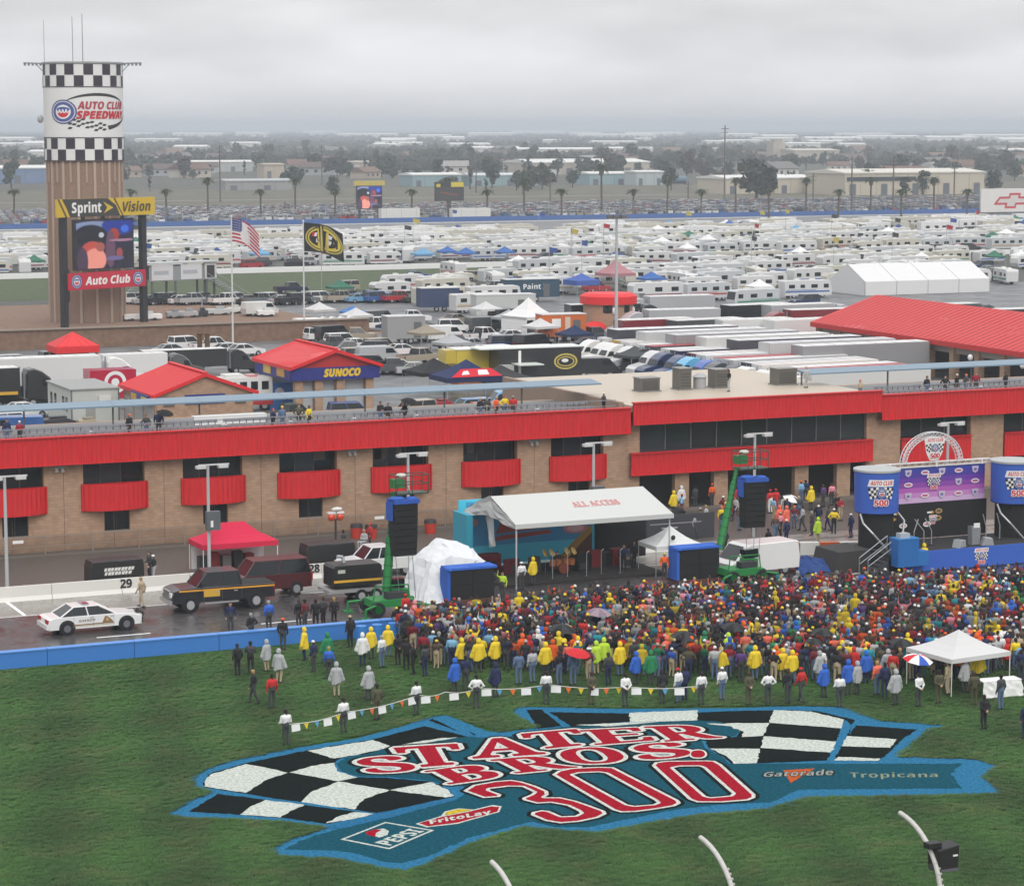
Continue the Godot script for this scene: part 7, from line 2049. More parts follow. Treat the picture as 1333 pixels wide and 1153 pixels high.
func paddock():
	var BR:=K(.33,.22,.15)
	# brick garage with red gabled roof; its gable faces the pits
	var turn:=-PI/2
	var t:=T("brick_garage","brick garage with red gabled roof and blue sign, left one behind the pits","building",V3(67.23,4.73,-215)*V3(1,0,1)+V3(0,0,-5.4),turn)
	var W:=10.0;var D:=8.8
	gable_roof(t,W,D,3.9,5.7,RED)
	P("wall",gable_wall(W,D,3.9,5.7,W/2,BR),M.brick,t);P("wall",gable_wall(W,D,3.9,5.7,-W/2,BR),M.brick,t)
	for s in [-1,1]:
		P("wall",mbspan(V3(-W/2,0,s*D/2 - .15),V3(W/2,3.9,s*D/2+.15),BR),M.brick,t)
		for i in 3:
			var dr:=mb();dr.box(V3(-3.2+i*3.2,1.5,s*(D/2+.17)),V3(2.6,3.0,.06),K(.35,.35,.34))
			for k in 5: dr.box(V3(-3.2+i*3.2,.55+k*.55,s*(D/2+.2)),V3(2.6,.04,.03),K(.25,.25,.25))
			P("roller_door",dr,M.paint,t)
	var sg:=mb();sg.box(V3(W/2+.2,3.4,0),V3(.1,.85,3.7),K(.02,.03,.2));P("sign",sg,M.paint,t)
	var lt:=mb()
	for i in 11: panel(lt,V3(W/2+.262,3.4,0),V3(0,0,-1),Vector3.UP,[V2(-1.75+i*.32,-.18),V2(-1.52+i*.32,-.18),V2(-1.48+i*.32,.16+.04*(i % 2)),V2(-1.7+i*.32,.18)],WHITE if i != 6 else SIGNRED)
	P("sign_letters",lt,M.paint,t)
	for z in [-3.3,3.3]:
		var wb:=mb();wb.box(V3(W/2+.2,3.3,z),V3(.15,.8,1.0),K(.12,.1,.09));P("vent",wb,M.paint,t)
	var po:=mb();po.box(V3(W/2+.2,.9,-3.6),V3(.08,1.3,1.7),K(.03,.04,.2));P("poster",po,M.paint,t)
	po=mb();disc(po,V3(W/2+.26,.8,-3.6),V3(0,0,-1),Vector3.UP,.6,.36,K(.6,.4,.04));P("poster_print",po,M.paint,t)
	var aw:=mb();aw.col=K(.03,.05,.25);aw.box(V3(W/2 - 3.0,3.4,D/2+.7),V3(5.6,.9,.1));aw.box(V3(W/2 - 1.4,3.35,D/2+.76),V3(1.6,.6,.05),K(.6,.45,.05));aw.box(V3(W/2 - 4.6,3.4,D/2+.755),V3(1.8,.6,.05),K(.55,.3,.04));P("painted_valance",aw,M.paint,t)
	# fuel garage: red gabled roof over a blue band with yellow letters
	t=T("fuel_garage","open fuel garage with red gabled roof above a dark blue lettered band","building",V3(83.92,5.13,-227)*V3(1,0,1)+V3(0,0,-5.2),turn)
	W=10.5;D=8.4
	gable_roof(t,W,D,4.7,6.3,RED)
	var gb2:=mb();gb2.prism(PackedVector2Array([V2(-D/2,4.5),V2(D/2,4.5),V2(0,6.0)]),W/2 - .3,W/2 - .1,K(.5,.02,.02));gb2.remap(ALONG_X);P("gable",gb2,M.paint,t)
	var bd:=mb();bd.col=K(.018,.025,.2)
	bd.box(V3(W/2+.1,4.0,0),V3(.12,1.2,D+.6));bd.box(V3(0,4.0,D/2+.3),V3(W,1.2,.12));P("band",bd,M.paint,t)
	lt=mb();write("SUNOCO",V3(W/2+.18,4.05,-.6),V3(0,0,-1),Vector3.UP,.68,K(.75,.5,.02),3.7,false,.2,.07,lt)
	P("band_letters",lt,M.paint,t)
	for q in [[-1.5,K(.5,.35,.08)],[2.5,K(.55,.3,.06)]]: P("band_print",mbspan(V3(q[0] - 1.1,3.6,D/2+.36),V3(q[0]+1.1,4.4,D/2+.4),q[1]),M.paint,t)
	for z in [-3.6,-.6,1.6,3.6]:
		P("pillar",mbspan(V3(W/2 - .9,0,z - .4),V3(W/2 - .2,3.5,z+.4),BR),M.brick,t)
	P("back_wall",mbspan(V3(-W/2,0,-D/2),V3(-W/2+.3,4.2,D/2),K(.3,.3,.3)),M.rough,t)
	for i in 3:
		var dd:=mb();dd.box(V3(W/2 - 1.0,1.7,-2.3+i*2.5),V3(.1,3.4,1.9),K(.45,.46,.48));P("roller_door",dd,M.paint,t)
	# hip-roofed red pavilion
	t=T("red_pavilion","small square pavilion with red hipped roof before the dirt bank","pavilion",V3(72.24,0,-280.64))
	var rb:=mb()
	for i in 4:
		var q:=[V3(-2.5,2.9,-2.2),V3(2.5,2.9,-2.2),V3(2.5,2.9,2.2),V3(-2.5,2.9,2.2)]
		rb.col=RED
		for k in 5: rb.face([q[i].lerp(q[(i+1) % 4],k/5.0),q[i].lerp(q[(i+1) % 4],(k+.9)/5.0),V3(0,4.4,0)],(q[i]+q[(i+1) % 4])+V3(0,3,0));rb.face([q[i].lerp(q[(i+1) % 4],(k+.9)/5.0)+V3(0,.04,0),q[i].lerp(q[(i+1) % 4],(k+1)/5.0)+V3(0,.04,0),V3(0,4.43,0)],(q[i]+q[(i+1) % 4])+V3(0,3,0))
		rb.face([q[i],q[(i+1) % 4],q[(i+1) % 4] - V3(0,.75,0),q[i] - V3(0,.75,0)],q[i]+q[(i+1) % 4] - V3(0,6,0))
	P("roof",rb,M.paint,t)
	P("wall",mbspan(V3(-1.5,0,-1.3),V3(1.5,2.6,1.3),BR),M.brick,t)
	for q in [[-2.2,-1.9],[2.2,-1.9],[2.2,1.9],[-2.2,1.9]]: P("post",mbspan(V3(q[0] - .1,0,q[1] - .1),V3(q[0]+.1,2.3,q[1]+.1),K(.3,.2,.15)),M.paint,t)
	# office trailer
	t=T("office_trailer","pale grey site office trailer with flat grey roof behind the left roof deck","trailer",V3(59.46,0,-226.71)+V3(.5,0,-3),-.0)
	P("body",mbspan(V3(-2.2,.3,-4.4),V3(2.2,3.6,4.4),K(.5,.52,.49)),M.paint,t)
	P("roof",mbspan(V3(-2.35,3.6,-4.55),V3(2.35,3.72,4.55),K(.3,.31,.3)),M.semi,t)
	for e in [[-2.21,2.6],[-2.21,1.4],[-2.21,-1.5],[-2.21,-3.0]]: P("window",mbspan(V3(-2.23,1.5,e[1] - .35),V3(-2.2,2.8,e[1]+.35),GLASS),M.glass,t)
	P("door",mbspan(V3(-.9,.4,4.4),V3(.0,2.5,4.44),K(.3,.3,.28)),M.paint,t);P("wall_unit",mbspan(V3(.3,2.2,4.4),V3(1.4,3.0,4.7),OFFWHITE),M.paint,t)
	for x in [-2.2,2.2]: P("corner_trim",mbspan(V3(x - .06,.3,4.36),V3(x+.06,3.6,4.46),K(.12,.16,.14)),M.paint,t)
	# round-cornered brick kiosk tower with red cap
	t=T("kiosk_tower","tan brick round cornered kiosk tower with red rounded cap and round red awnings","building",V3(147.97,0,-294.52)+V3(0,0,-2.5),.3)
	var kb:=mb();kb.cyl(Vector3.ZERO,V3(0,5.0,0),3.3,3.3,24,BR);P("wall",kb,M.brick,t)
	kb=mb();kb.cyl(V3(0,4.4,0),V3(0,5.4,0),3.75,3.75,24,RED);kb.cyl(V3(0,5.4,0),V3(0,5.75,0),3.75,3.2,24,RED);P("cap",kb,M.paint,t)
	kb=mb()
	for a in [-.8,.1,.9]: kb.cyl(V3(sin(a)*2.5,3.35,cos(a)*2.5),V3(sin(a)*2.5,4.3,cos(a)*2.5),.95,.95,12,GLASS)
	P("window",kb,M.glass,t)
	for a in [-.55,.5]:
		kb=mb();kb.ball(V3(sin(a)*3.4,3.6,cos(a)*3.4),V3(.22,.5,.22),6,8,WHITE);P("wall_lamp",kb,M.paint,t)
	for a in [-1.2,.55]:
		kb=mb();kb.ball(V3(sin(a)*4.2,1.3,cos(a)*4.2),V3(1.75,1.0,1.5),7,14,RED);P("awning",kb,M.paint,t)
	# great red-roofed garage on the right
	t=T("long_garage","long tan open garage under one great red hipped roof, right side","building")
	var p0:=V3(156.2,4.2,-259.69);var q1:=V3(155.01,4.2,-214.35);var r0:=V3(166.72,6.88,-262);
	var ea:=V3(p0.x,4.3,p0.z);var eb:=ea+(V3(q1.x,4.3,q1.z) - ea)*1.5
	var along:=(eb - ea).normalized();var acr:=along.cross(Vector3.UP)
	if acr.x<0: acr=-acr
	var wd:=18.0;var rise:=3.0
	var ra:=ea+acr*wd*.5+V3(0,rise,0);var rbb:=eb+acr*wd*.5+V3(0,rise,0)
	var ga:=ea+acr*wd;var gb:=eb+acr*wd
	var g:=mb();g.col=K(.55,.022,.022)
	var nn:=60
	for i in nn:
		var f0:=i/float(nn);var f1:=(i+.92)/nn;var f2:=(i+1.0)/nn
		g.face([ea.lerp(eb,f0),ea.lerp(eb,f1),ra.lerp(rbb,f1),ra.lerp(rbb,f0)],V3(0,1,.2));g.face([ea.lerp(eb,f1)+V3(0,.05,0),ea.lerp(eb,f2)+V3(0,.05,0),ra.lerp(rbb,f2)+V3(0,.05,0),ra.lerp(rbb,f1)+V3(0,.05,0)],V3(0,1,.2))
		g.face([ga.lerp(gb,f0),ga.lerp(gb,f2),ra.lerp(rbb,f2),ra.lerp(rbb,f0)],V3(0,1,-.2))
	g.face([ea,ga,ra],V3(-along.x,1,-along.z))
	for e in [[ea,eb],[ea,ga]]:
		var dn:=V3(0,-.55,0);g.face([e[0],e[1],e[1]+dn,e[0]+dn],-acr if e[1]==eb else -along)
	P("roof",g,M.paint,t)
	var wl:=mb();wl.col=K(.36,.27,.2)
	for i in 14:
		var c:=ea.lerp(eb,(i+.15)/14.0)+acr*1.0;c.y=0
		wl.x=Transform3D(Basis(along,Vector3.UP,along.cross(Vector3.UP)),c);wl.span(V3(-.4,0,-.4),V3(.4,3.8,.4))
	P("pillar",wl,M.brick,t)
	wl=mb();wl.col=K(.34,.3,.26)
	wl.x=Transform3D(Basis(along,Vector3.UP,along.cross(Vector3.UP)),V3(ea.x,0,ea.z)+acr*1.0);wl.span(V3(0,3.0,-.1),V3(90,3.85,.1));wl.col=K(.05,.05,.05);wl.x.origin=V3(ea.x,0,ea.z)+acr*8.0;wl.span(V3(0,0,-.1),V3(90,3.8,.1));P("inner_wall",wl,M.rough,t)
	for i in 5:
		var c:=ea.lerp(eb,(i*2+1.2)/14.0) - acr*.3;var b:=mb();b.ball(V3(c.x,3.0,c.z),V3(.3,.35,.3),5,8,WHITE);P("wall_lamp",b,M.paint,t)
	# tents between the haulers
	canopy("canopy","dark crimson canopy beside the long red roofed garage",V3(161.39,0,-261.59)+V3(0,0,-1),.2,5.6,4.5,2.3,3.7,K(.4,.015,.04),"",.4)
	canopy("canopy","black canopy with small print left of the blue and red canopy",V3(99.92,0,-240.89),.1,5.2,4.4,2.4,3.7,K(.02,.02,.025),"",.4)
	var bc:=canopy("canopy","dark blue and red lettered canopy behind the pit building roof",V3(100.62,0,-234.08),.0,6.2,4.8,2.5,4.1,K(.018,.03,.1),"",.5)
	var cp:=mb();panel(cp,V3(.3,2.55,2.5),Vector3.RIGHT,V3(0,.75,-.66).normalized(),[V2(-3.0,0),V2(2.6,0),V2(1.6,1.0),V2(-1.7,1.0)],SIGNRED);panel(cp,V3(.3,2.57,2.52),Vector3.RIGHT,V3(0,.75,-.66).normalized(),[V2(-1.8,.25),V2(-.9,.3),V2(-1.0,.75),V2(-1.5,.7)],WHITE);panel(cp,V3(.3,2.57,2.52),Vector3.RIGHT,V3(0,.75,-.66).normalized(),[V2(.0,.2),V2(1.2,.2),V2(1.1,.8),V2(.1,.8)],WHITE)
	P("printed_panel",cp,M.cloth,bc)
	canopy("canopy","charcoal canopy with white panel right of the blue and red canopy",V3(104.4,0,-233.97),.0,5.4,4.4,2.2,3.4,K(.04,.04,.045),"",.4)
	var tt:=canopy("peaked_tent","white peaked tent beside the orange trailer",V3(139.51,0,-303.68),.3,5.2,5.0,2.6,5.0,WHITE,"",.4)
	P("side_wall",mbspan(V3(-2.6,0,-2.5),V3(-2.5,2.6,2.5),WHITE),M.cloth,tt)
	canopy("canopy","small blue canopy beside a white truck by the dirt bank",V3(123.35,0,-326.54),.1,2.8,2.8,2.1,2.9,K(.06,.2,.5),"",.25)
	canopy("peaked_tent","small white peaked tent right of the kiosk tower",V3(166.99,0,-299.6),.2,4.0,4.0,2.1,3.4,WHITE,"",.3)
	canopy("canopy","faded pink canopy behind the kiosk tower",V3(190.81,0,-380.46),.1,5.0,5.0,3.0,5.2,K(.42,.2,.22),"",.5)
	canopy("canopy","blue canopy with red top left of the faded pink canopy",V3(180.56,0,-372.32),.1,4.4,4.4,2.5,3.6,K(.06,.12,.4),"",.8)
	# big white marquee
	t=T("marquee","big white gabled marquee with upright ends behind the long red roof","tent",V3(233.74,0,-356.74),.0)
	var mb:=mb();mb.col=K(.72,.72,.72)
	for i in 4:
		var xa:=-12.2+i*6.05;var xb:=xa+5.98
		for s in [-1,1]:
			mb.face([V3(xa,2.3,s*5.5),V3(xb,2.3,s*5.5),V3(xb,4.9,0),V3(xa,4.9,0)],V3(0,1,s));mb.face([V3(xa,.05,s*5.5),V3(xb,.05,s*5.5),V3(xb,2.3,s*5.5),V3(xa,2.3,s*5.5)],V3(0,0,s))
	for x in [-12.3,11.9]: mb.face([V3(x,.05,5.5),V3(x,2.3,5.5),V3(x,4.9,0),V3(x,2.3,-5.5),V3(x,.05,-5.5)],V3(x,0,0))
	P("roof",mb,M.tent,t)
	for i in 5: P("frame",mbspan(V3(-12.24+i*6.05,0,5.48),V3(-12.16+i*6.05,2.35,5.56),K(.5,.5,.5)),M.paint,t)
	# the row of race haulers parked side by side: roofs run away to the right
	var hk:=[[K(.7,.7,.7),K(.72,.72,.7),"white hauler with white tractor"],[K(.1,.02,.02),K(.03,.05,.14),"dark red hauler with navy tractor"],[K(.65,.65,.66),K(.7,.7,.69),"white hauler with rounded white tractor"],[K(.6,.6,.62),K(.03,.1,.42),"pale hauler with bright blue tractor"],[K(.05,.05,.06),K(.03,.035,.04),"black hauler with charcoal tractor"],[K(.04,.05,.07),K(.035,.045,.06),"dark hauler with slate tractor"],[K(.02,.03,.08),K(.02,.04,.11),"navy hauler with navy tractor"],[K(.6,.35,.03),K(.68,.68,.66),"yellow hauler with white tractor"],[K(.6,.6,.6),K(.12,.42,.65),"white hauler with sky blue tractor"],[K(.62,.62,.6),K(.66,.66,.65),"off white hauler with white tractor"],[K(.5,.5,.52),K(.06,.07,.08),"grey hauler with black tractor"],[K(.66,.66,.66),K(.6,.6,.6),"silver hauler with silver tractor"]]
	var hr:=[]
	var h0:=V3(125.05,0,-260.82);var h1:=V3(124.89,0,-215.4)
	for i in 16:
		var q: Array=hk[(i*7) % 12]
		var h:=T("race_hauler","","truck",h0.lerp(h1,i/15.0)+V3(5,0,-2+.8*(i % 2)),PI+.06,"race haulers parked in a row")
		build_hauler(h,q[0],q[1],17.0,[K(.68,.68,.67),K(.6,.6,.6),K(.66,.62,.6),K(.7,.7,.7),K(.4,.06,.07)][i % 5])
		h.scale=V3(.86,.76,.8)
		hr.push_back([h,q[2]+" in the parked row behind the tan roof"])
	rank(hr)
	for i in 7:
		var b:=mb();b.span(V3(-8,.9,-1.28),V3(8,4.05,1.28),[K(.05,.05,.06),K(.5,.5,.5),K(.26,.26,.27),K(.55,.55,.53)][i % 4]);b.span(V3(-7.9,4.05,-1.2),V3(7.9,4.1,1.2),[K(.7,.7,.7),K(.62,.62,.63),K(.55,.56,.58)][i % 3])
		for k in 6: b.box(V3(-6.5+k*2.6,4.11,0),V3(.08,.03,2.3),K(.45,.45,.45))
		for x in [-6.5,-5.3,5.5]: b.box(V3(x,.45,0),V3(.95,.9,2.4),TYRE)
		One("box_trailer",b,M.semi,"long box trailer with pale ribbed roof right of the tractors, %s from the pits" % ordinal(6 - i),"trailer",V3(139+i*1.4,0,-262+i*4.6),.0,"box trailers beside the long garage")
	# hospitality haulers behind the decks
	t=T("yellow_hauler","yellow display hauler with white roof and open side behind the roof deck","truck",V3(103.23,0,-243.61)+V3(1,0,-2.5),-.05)
	P("body",mbspan(V3(0,1.0,-1.3),V3(11.5,4.0,1.3),K(.62,.48,.05)),M.gloss,t);P("roof",mbspan(V3(-.1,4.0,-1.5),V3(11.6,4.1,1.4),K(.72,.73,.7)),M.semi,t);P("skirt",mbspan(V3(.2,.2,-1.2),V3(11.4,1.0,1.25),K(.4,.12,.02)),M.paint,t)
	P("front_cap",mbspan(V3(-1.2,2.6,-1.2),V3(0,4.0,1.2),K(.55,.42,.05)),M.gloss,t);P("window",mbspan(V3(4.8,1.2,1.3),V3(11.2,3.2,1.36),K(.02,.02,.04)),M.glass,t)
	for x in [1.2,9.0,10.2]: wheel(t,x,1.1,.5)
	t=T("black_hauler","black display hauler with round yellow emblem and white roof behind the deck","truck",V3(112.15,0,-240.44)+V3(0,0,-2.5),-.05)
	P("body",mbspan(V3(-4.5,.4,-1.3),V3(5.0,4.2,1.3),K(.02,.021,.02)),M.gloss,t);P("roof",mbspan(V3(-6.6,4.2,-1.5),V3(5.1,4.32,1.4),K(.7,.74,.7)),M.semi,t)
	P("emblem",art_flat([[[oval(V2(3.2,2.7),1.35,.85)],K(.55,.45,.1)],[[oval(V2(3.2,2.7),1.15,.68)],BLACK],[[oval(V2(3.2,2.7),1.0,.55)],K(.5,.4,.08)],[[oval(V2(3.2,2.7),.85,.42)],BLACK],[[oval(V2(3.1,2.8),.4,.2)],WHITE]],V3(0,0,1.3),Vector3.RIGHT,Vector3.UP,.008),M.paint,t)
	P("awning",mbspan(V3(-3.0,2.6,1.3),V3(-.2,2.72,3.6),K(.6,.64,.6)),M.paint,t);P("stripe",mbspan(V3(-2.2,1.0,1.3),V3(-1.9,4.0,1.34),WHITE),M.paint,t);P("step_tower",mbspan(V3(-4.4,0,1.35),V3(-3.2,2.6,2.6),K(.4,.42,.38)),M.paint,t)
	for x in [-3.6,3.8]: wheel(t,x,1.1,.5)
	# red truck with bullseye, fire truck, blue box, semi tractor and trailers
	t=T("red_display_truck","bright red truck box with white bullseye beside the brick garage","truck",V3(65.7,0,-239.89)+V3(0,0,-1),.0)
	P("body",mbspan(V3(-2.4,1.1,-1.3),V3(2.2,3.9,1.3),K(.45,.01,.05)),M.gloss,t)
	var be:=mb();ring(be,V3(.1,2.7,1.31),Vector3.RIGHT,Vector3.UP,V2(.75,.75),V2(1.1,1.1),WHITE);disc(be,V3(.1,2.7,1.31),Vector3.RIGHT,Vector3.UP,.4,.4,WHITE);P("bullseye",be,M.paint,t)
	for x in [-1.7,1.5]: wheel(t,x,1.1,.5)
	t=T("fire_truck","white fire truck with dark windows and red lower band by the fuel garage","truck",V3(77.2,0,-231.06)+V3(0,0,-3),.0)
	P("body",mbspan(V3(-2.6,1.5,-1.2),V3(2.4,3.3,1.2),K(.75,.75,.73)),M.gloss,t);P("lower_band",mbspan(V3(-2.6,.6,-1.22),V3(2.42,1.5,1.22),K(.45,.03,.03)),M.gloss,t)
	for i in 4: P("window",mbspan(V3(-2.0+i*1.1,2.1,1.2),V3(-1.3+i*1.1,2.9,1.24),GLASS),M.glass,t)
	P("light_bar",mbspan(V3(.2,3.3,-.8),V3(1.0,3.5,.8),K(.5,.2,.2)),M.glass,t);P("roof_hatch",mbspan(V3(-2.2,3.3,-.9),V3(-.4,3.6,.9),OFFWHITE),M.paint,t)
	for x in [-1.6,1.6]: wheel(t,x,1.05,.5)
	var bb:=mb();bb.span(V3(-1.2,.0,-1),V3(1.2,2.6,1),K(.03,.14,.42));bb.span(V3(-1.25,2.6,-1.05),V3(1.25,2.68,1.05),K(.05,.2,.5));disc(bb,V3(-.2,1.6,1.01),Vector3.RIGHT,Vector3.UP,.5,.6,K(.6,.62,.65));One("blue_cabinet",bb,M.paint,"bright blue box with pale round mark between fire truck and fuel garage","cabinet",V3(80.53,0,-233.94))
	t=T("race_hauler","white tractor unit with dark window before black trailer, left paddock","truck",V3(68.29,0,-255.17),.0)
	build_hauler(t,K(.66,.67,.66),K(.74,.74,.72),11.0)
	t=T("race_hauler","hauler with black trailer sides and pale roof behind the brick garage","truck",V3(86.73,0,-270.17),.0);t.scale=V3(.8,.72,.8)
	build_hauler(t,K(.02,.02,.022),K(.02,.02,.02),12.0)
	t=T("race_hauler","plain white hauler between the tractor unit and brick garage","truck",V3(78.72,0,-266.22),.0);t.scale=V3(.8,.75,.8)
	build_hauler(t,K(.68,.68,.67),K(.1,.1,.1),9.0)
	t=T("race_hauler","black hauler with yellow stripe cut off at the left edge","truck",V3(57.58,0,-245.79),.0)
	build_hauler(t,K(.02,.02,.022),K(.02,.02,.02),9.0)
	P("stripe",mbspan(V3(-9,1.4,1.285),V3(-.2,1.7,1.3),K(.6,.35,.03)),M.paint,t)
	for e in [[V3(119.56,0,-298.35),K(.3,.3,.3),"dark grey box trailer with pale ribbed side by the wet lane",5.0],[V3(139.28,0,-293.24),K(.55,.13,.02),"orange merchandise trailer with white signs beside the kiosk tower",6.0],[V3(147.95,0,-330.75),K(.5,.51,.5),"long pale grey trailer behind the white peaked tent",9.0],[V3(145.25,0,-348.55),K(.03,.05,.12),"navy box trailer behind the grey ones",6.0],[V3(166.81,0,-362.54),K(.02,.06,.1),"dark teal trailer with white lettering behind the grey one",9.0],[V3(140.94,0,-467.69),K(.02,.05,.1),"",0.0]]:
		if e[3]==0.0: continue
		t=T("box_trailer",e[2],"trailer",e[0],-.08)
		var l: float=e[3]
		P("body",mbspan(V3(-l/2,.7,-1.3),V3(l/2,3.5,1.3),e[1]),M.paint,t);P("roof",mbspan(V3(-l/2 - .05,3.5,-1.35),V3(l/2+.05,3.6,1.35),K(.6,.6,.6)),M.semi,t)
		for x in [-.6,.6]: wheel(t,x,1.15,.42)
		P("door",mbspan(V3(l*.2,.8,1.3),V3(l*.2+1.0,2.8,1.33),K(.12,.12,.12)),M.paint,t)
		if e[2].begins_with("orange"):
			P("sign",mbspan(V3(-1.7,1.9,1.31),V3(-.5,3.0,1.34),WHITE),M.paint,t);P("sign",mbspan(V3(.1,1.3,1.31),V3(.8,3.2,1.34),K(.65,.5,.4)),M.paint,t);P("serving_hatch",mbspan(V3(-2.8,1.6,1.3),V3(-1.9,2.6,1.33),DARK),M.paint,t)
		if e[2].begins_with("dark teal"): P("lettering",write("Paint It",V3(.5,2.4,1.32),Vector3.RIGHT,Vector3.UP,.8,WHITE,4.4),M.paint,t)
	# row of portable toilets
	for i in 4:
		var b:=mb();b.span(V3(-.55,0,-.55),V3(.55,2.0,.55),K(.03,.05,.11));b.cyl(V3(0,2.0,-.5),V3(0,2.0,.5),.5,.5,10,K(.7,.7,.69));b.span(V3(-.36,.1,.55),V3(.36,1.8,.58),K(.05,.07,.14))
		One("portable_toilet",b,M.semi,"dark blue portable toilet with white rounded roof, %s in the row" % ["first","second","third","last"][i],"toilet",V3(113.92,0,-313.89)+V3(i*1.25+.6,0,0),0,"portable toilets by the fuel garage")
	var wb2:=mb();wb2.span(V3(-1.6,0,-1),V3(1.6,2.0,1),K(.03,.04,.08));wb2.span(V3(-1.7,2.0,-1.1),V3(1.7,2.4,1.1),WHITE);One("storage_box",wb2,M.semi,"navy box with thick white lid left of the portable toilets","storage box",V3(112.04,0,-313.4))
	# red ground sheet, flagpoles, mast
	S("red_mat",strip(108.5,117.5,-284.6,-280.6,.012),mat(.6)).mesh=colored(strip(108.5,117.5,-284.6,-280.6,.012),K(.42,.07,.06))
	flags()
	t=T("light_mast","tall grey light mast with a flat crown of floodlights over the paddock","light mast",V3(133.29,0,-265.47))
	var mp:=mb();mp.cyl(Vector3.ZERO,V3(0,16.9,0),.24,.14,10,K(.4,.41,.42));P("pole",mp,M.paint,t)
	mp=mb()
	for i in 6: mp.box(V3(cos(i*TAU/6)*1.0,16.9,sin(i*TAU/6)*.8),V3(.5,.4,.5),K(.12,.12,.12))
	mp.box(V3(0,16.8,0),V3(2.4,.08,.1));mp.box(V3(0,16.8,0),V3(.1,.08,1.8));P("floodlights",mp,M.paint,t)
	# pair of rusty posts by the dirt bank
	for i in 2:
		var p:=mb();p.cyl(Vector3.ZERO,V3(0,3.4+i*.1,0),.32,.3,8,K(.12,.07,.03));p.cyl(V3(0,3.3,0),V3(0,3.5,0),.4,.4,8);One("rusty_post",p,M.rough,"thick rusty brown post before the dirt bank, %s of two" % ["left","right"][i],"post",[V3(88.11,0,-283.74),V3(88.63,0,-282.44)][i],0,"rusty posts")
	# cars
	var cl:=[]
	var cols:={"white": K(.72,.72,.71),"silver": K(.4,.42,.44),"black": K(.015,.015,.017),"grey": K(.14,.15,.16),"dark green": K(.02,.05,.03),"red": K(.4,.02,.03),"blue": K(.03,.1,.3),"sky blue": K(.15,.35,.55),"tan": K(.35,.3,.22)}
	var spec:=[["suv","white",V3(111.41,0,-305.83),.1,"white estate car behind the fuel garage"],["suv","white",V3(110.65,0,-296.21),.1,"white tall car right of the white estate behind the fuel garage"],["pickup","grey",V3(106.85,0,-283.97),2.9,"dark grey pickup beside the fuel garage's roof"],["suv","black",V3(109.32,0,-283.98),2.8,"black estate car right of the grey pickup"],["sedan","white",V3(113.02,0,-282.31),.05,"white sedan on the red ground mat"],["sedan","dark green",V3(103,0,-262.83),.2,"dark sedan right of the fuel garage"],["sedan","white",V3(105.06,0,-263.84),.2,"white sedan beside the dark sedan right of the fuel garage"],["suv","silver",V3(140.37,0,-306.03),.1,"silver estate car by the white peaked tent"],["pickup","white",V3(156.58,0,-293.28),.05,"white pickup behind the row of haulers"],["suv","white",V3(164.04,0,-295.34),.05,"white estate car behind the row of haulers"],["suv","white",V3(91.62,0,-300.02),.2,"white tall car before the dirt bank, left of the posts"],["sedan","silver",V3(87.76,0,-293.71),.1,"silver sedan before the dirt bank left of rusty posts"],["pickup","white",V3(93.73,0,-296.73),.1,"white pickup before the dirt bank at the rusty posts"],["sedan","silver",V3(94.31,0,-291.88),.0,"silver sedan before the dirt bank right of rusty posts"],["sedan","white",V3(95.68,0,-290.14),.1,"white sedan before the dirt bank beside the red roof"],["suv","white",V3(52.59,0,-225.94),.1,"white estate car behind the roof deck at the left edge"],["sedan","dark green",V3(57.07,0,-247.53),.3,"dark green sedan at the left edge of the paddock"],["suv","grey",V3(59.68,0,-249.43),.2,"grey tall car left of the office trailer, outer one"],["sedan","dark green",V3(60.39,0,-246.03),.2,"dark green sedan left of the office trailer, inner one"],["sedan","white",V3(56.22,0,-236.98),.1,"white sedan before the dark ones at the left edge"],["suv","silver",V3(66.3,0,-283.32),.1,"silver tall car beside the left hauler"],["pickup","grey",V3(70.36,0,-285.51),.1,"dark grey pickup beside the red pavilion"],["sedan","white",V3(94.37,0,-213.6),.1,""],["suv","red",V3(95.69,0,-215.7),.0,"bright red estate car behind the roof deck spectators"],["sedan","white",V3(100.89,0,-215.42),.1,"white race car with black stripe behind the roof deck"],["sedan","red",V3(105.1,0,-219.18),.1,"red race car behind the roof deck near the white hauler"]]
	for e in spec:
		if e[4]=="": continue
		car(e[0],e[1],cols[e[1]],e[2],e[3],e[4])
	# pit carts and boxes strewn between the decks and the haulers
	for i in 26:
		var b:=mb()
		rng.seed=300+i
		var w:=rng.randf_range(1.2,3.2)
		var k: Color=[K(.5,.5,.5),K(.7,.7,.69),K(.04,.04,.05),K(.3,.02,.03),K(.04,.08,.25),K(.35,.3,.2),K(.6,.6,.58)][i % 7]
		b.prism(PackedVector2Array([V2(-w/2,.25),V2(w/2,.25),V2(w/2,1.3),V2(w*.2,1.6),V2(-w/2,1.5)]),-.7,.7,k,.05);b.box(V3(0,1.66,0),V3(w*.5,.12,.8),k*.7)
		for x in [-.35,.35]: b.box(V3(x*w,.22,0),V3(.44,.44,1.3),TYRE)
		var at:=V3(lerpf(44,104,(i*7 % 26)/26.0),0,rng.randf_range(-192,-222))
		var o:=One("equipment_cart",b,M.semi,"","cart",at,rng.randf()*.6 - .3,"equipment carts behind the pit building")
		cl.push_back([o,"%s equipment cart on the wet paddock behind the roof deck" % ["grey","white","black","dark red","blue","tan","off white"][i % 7]])
	rank(cl)
	cl=[]
	rng.seed=515
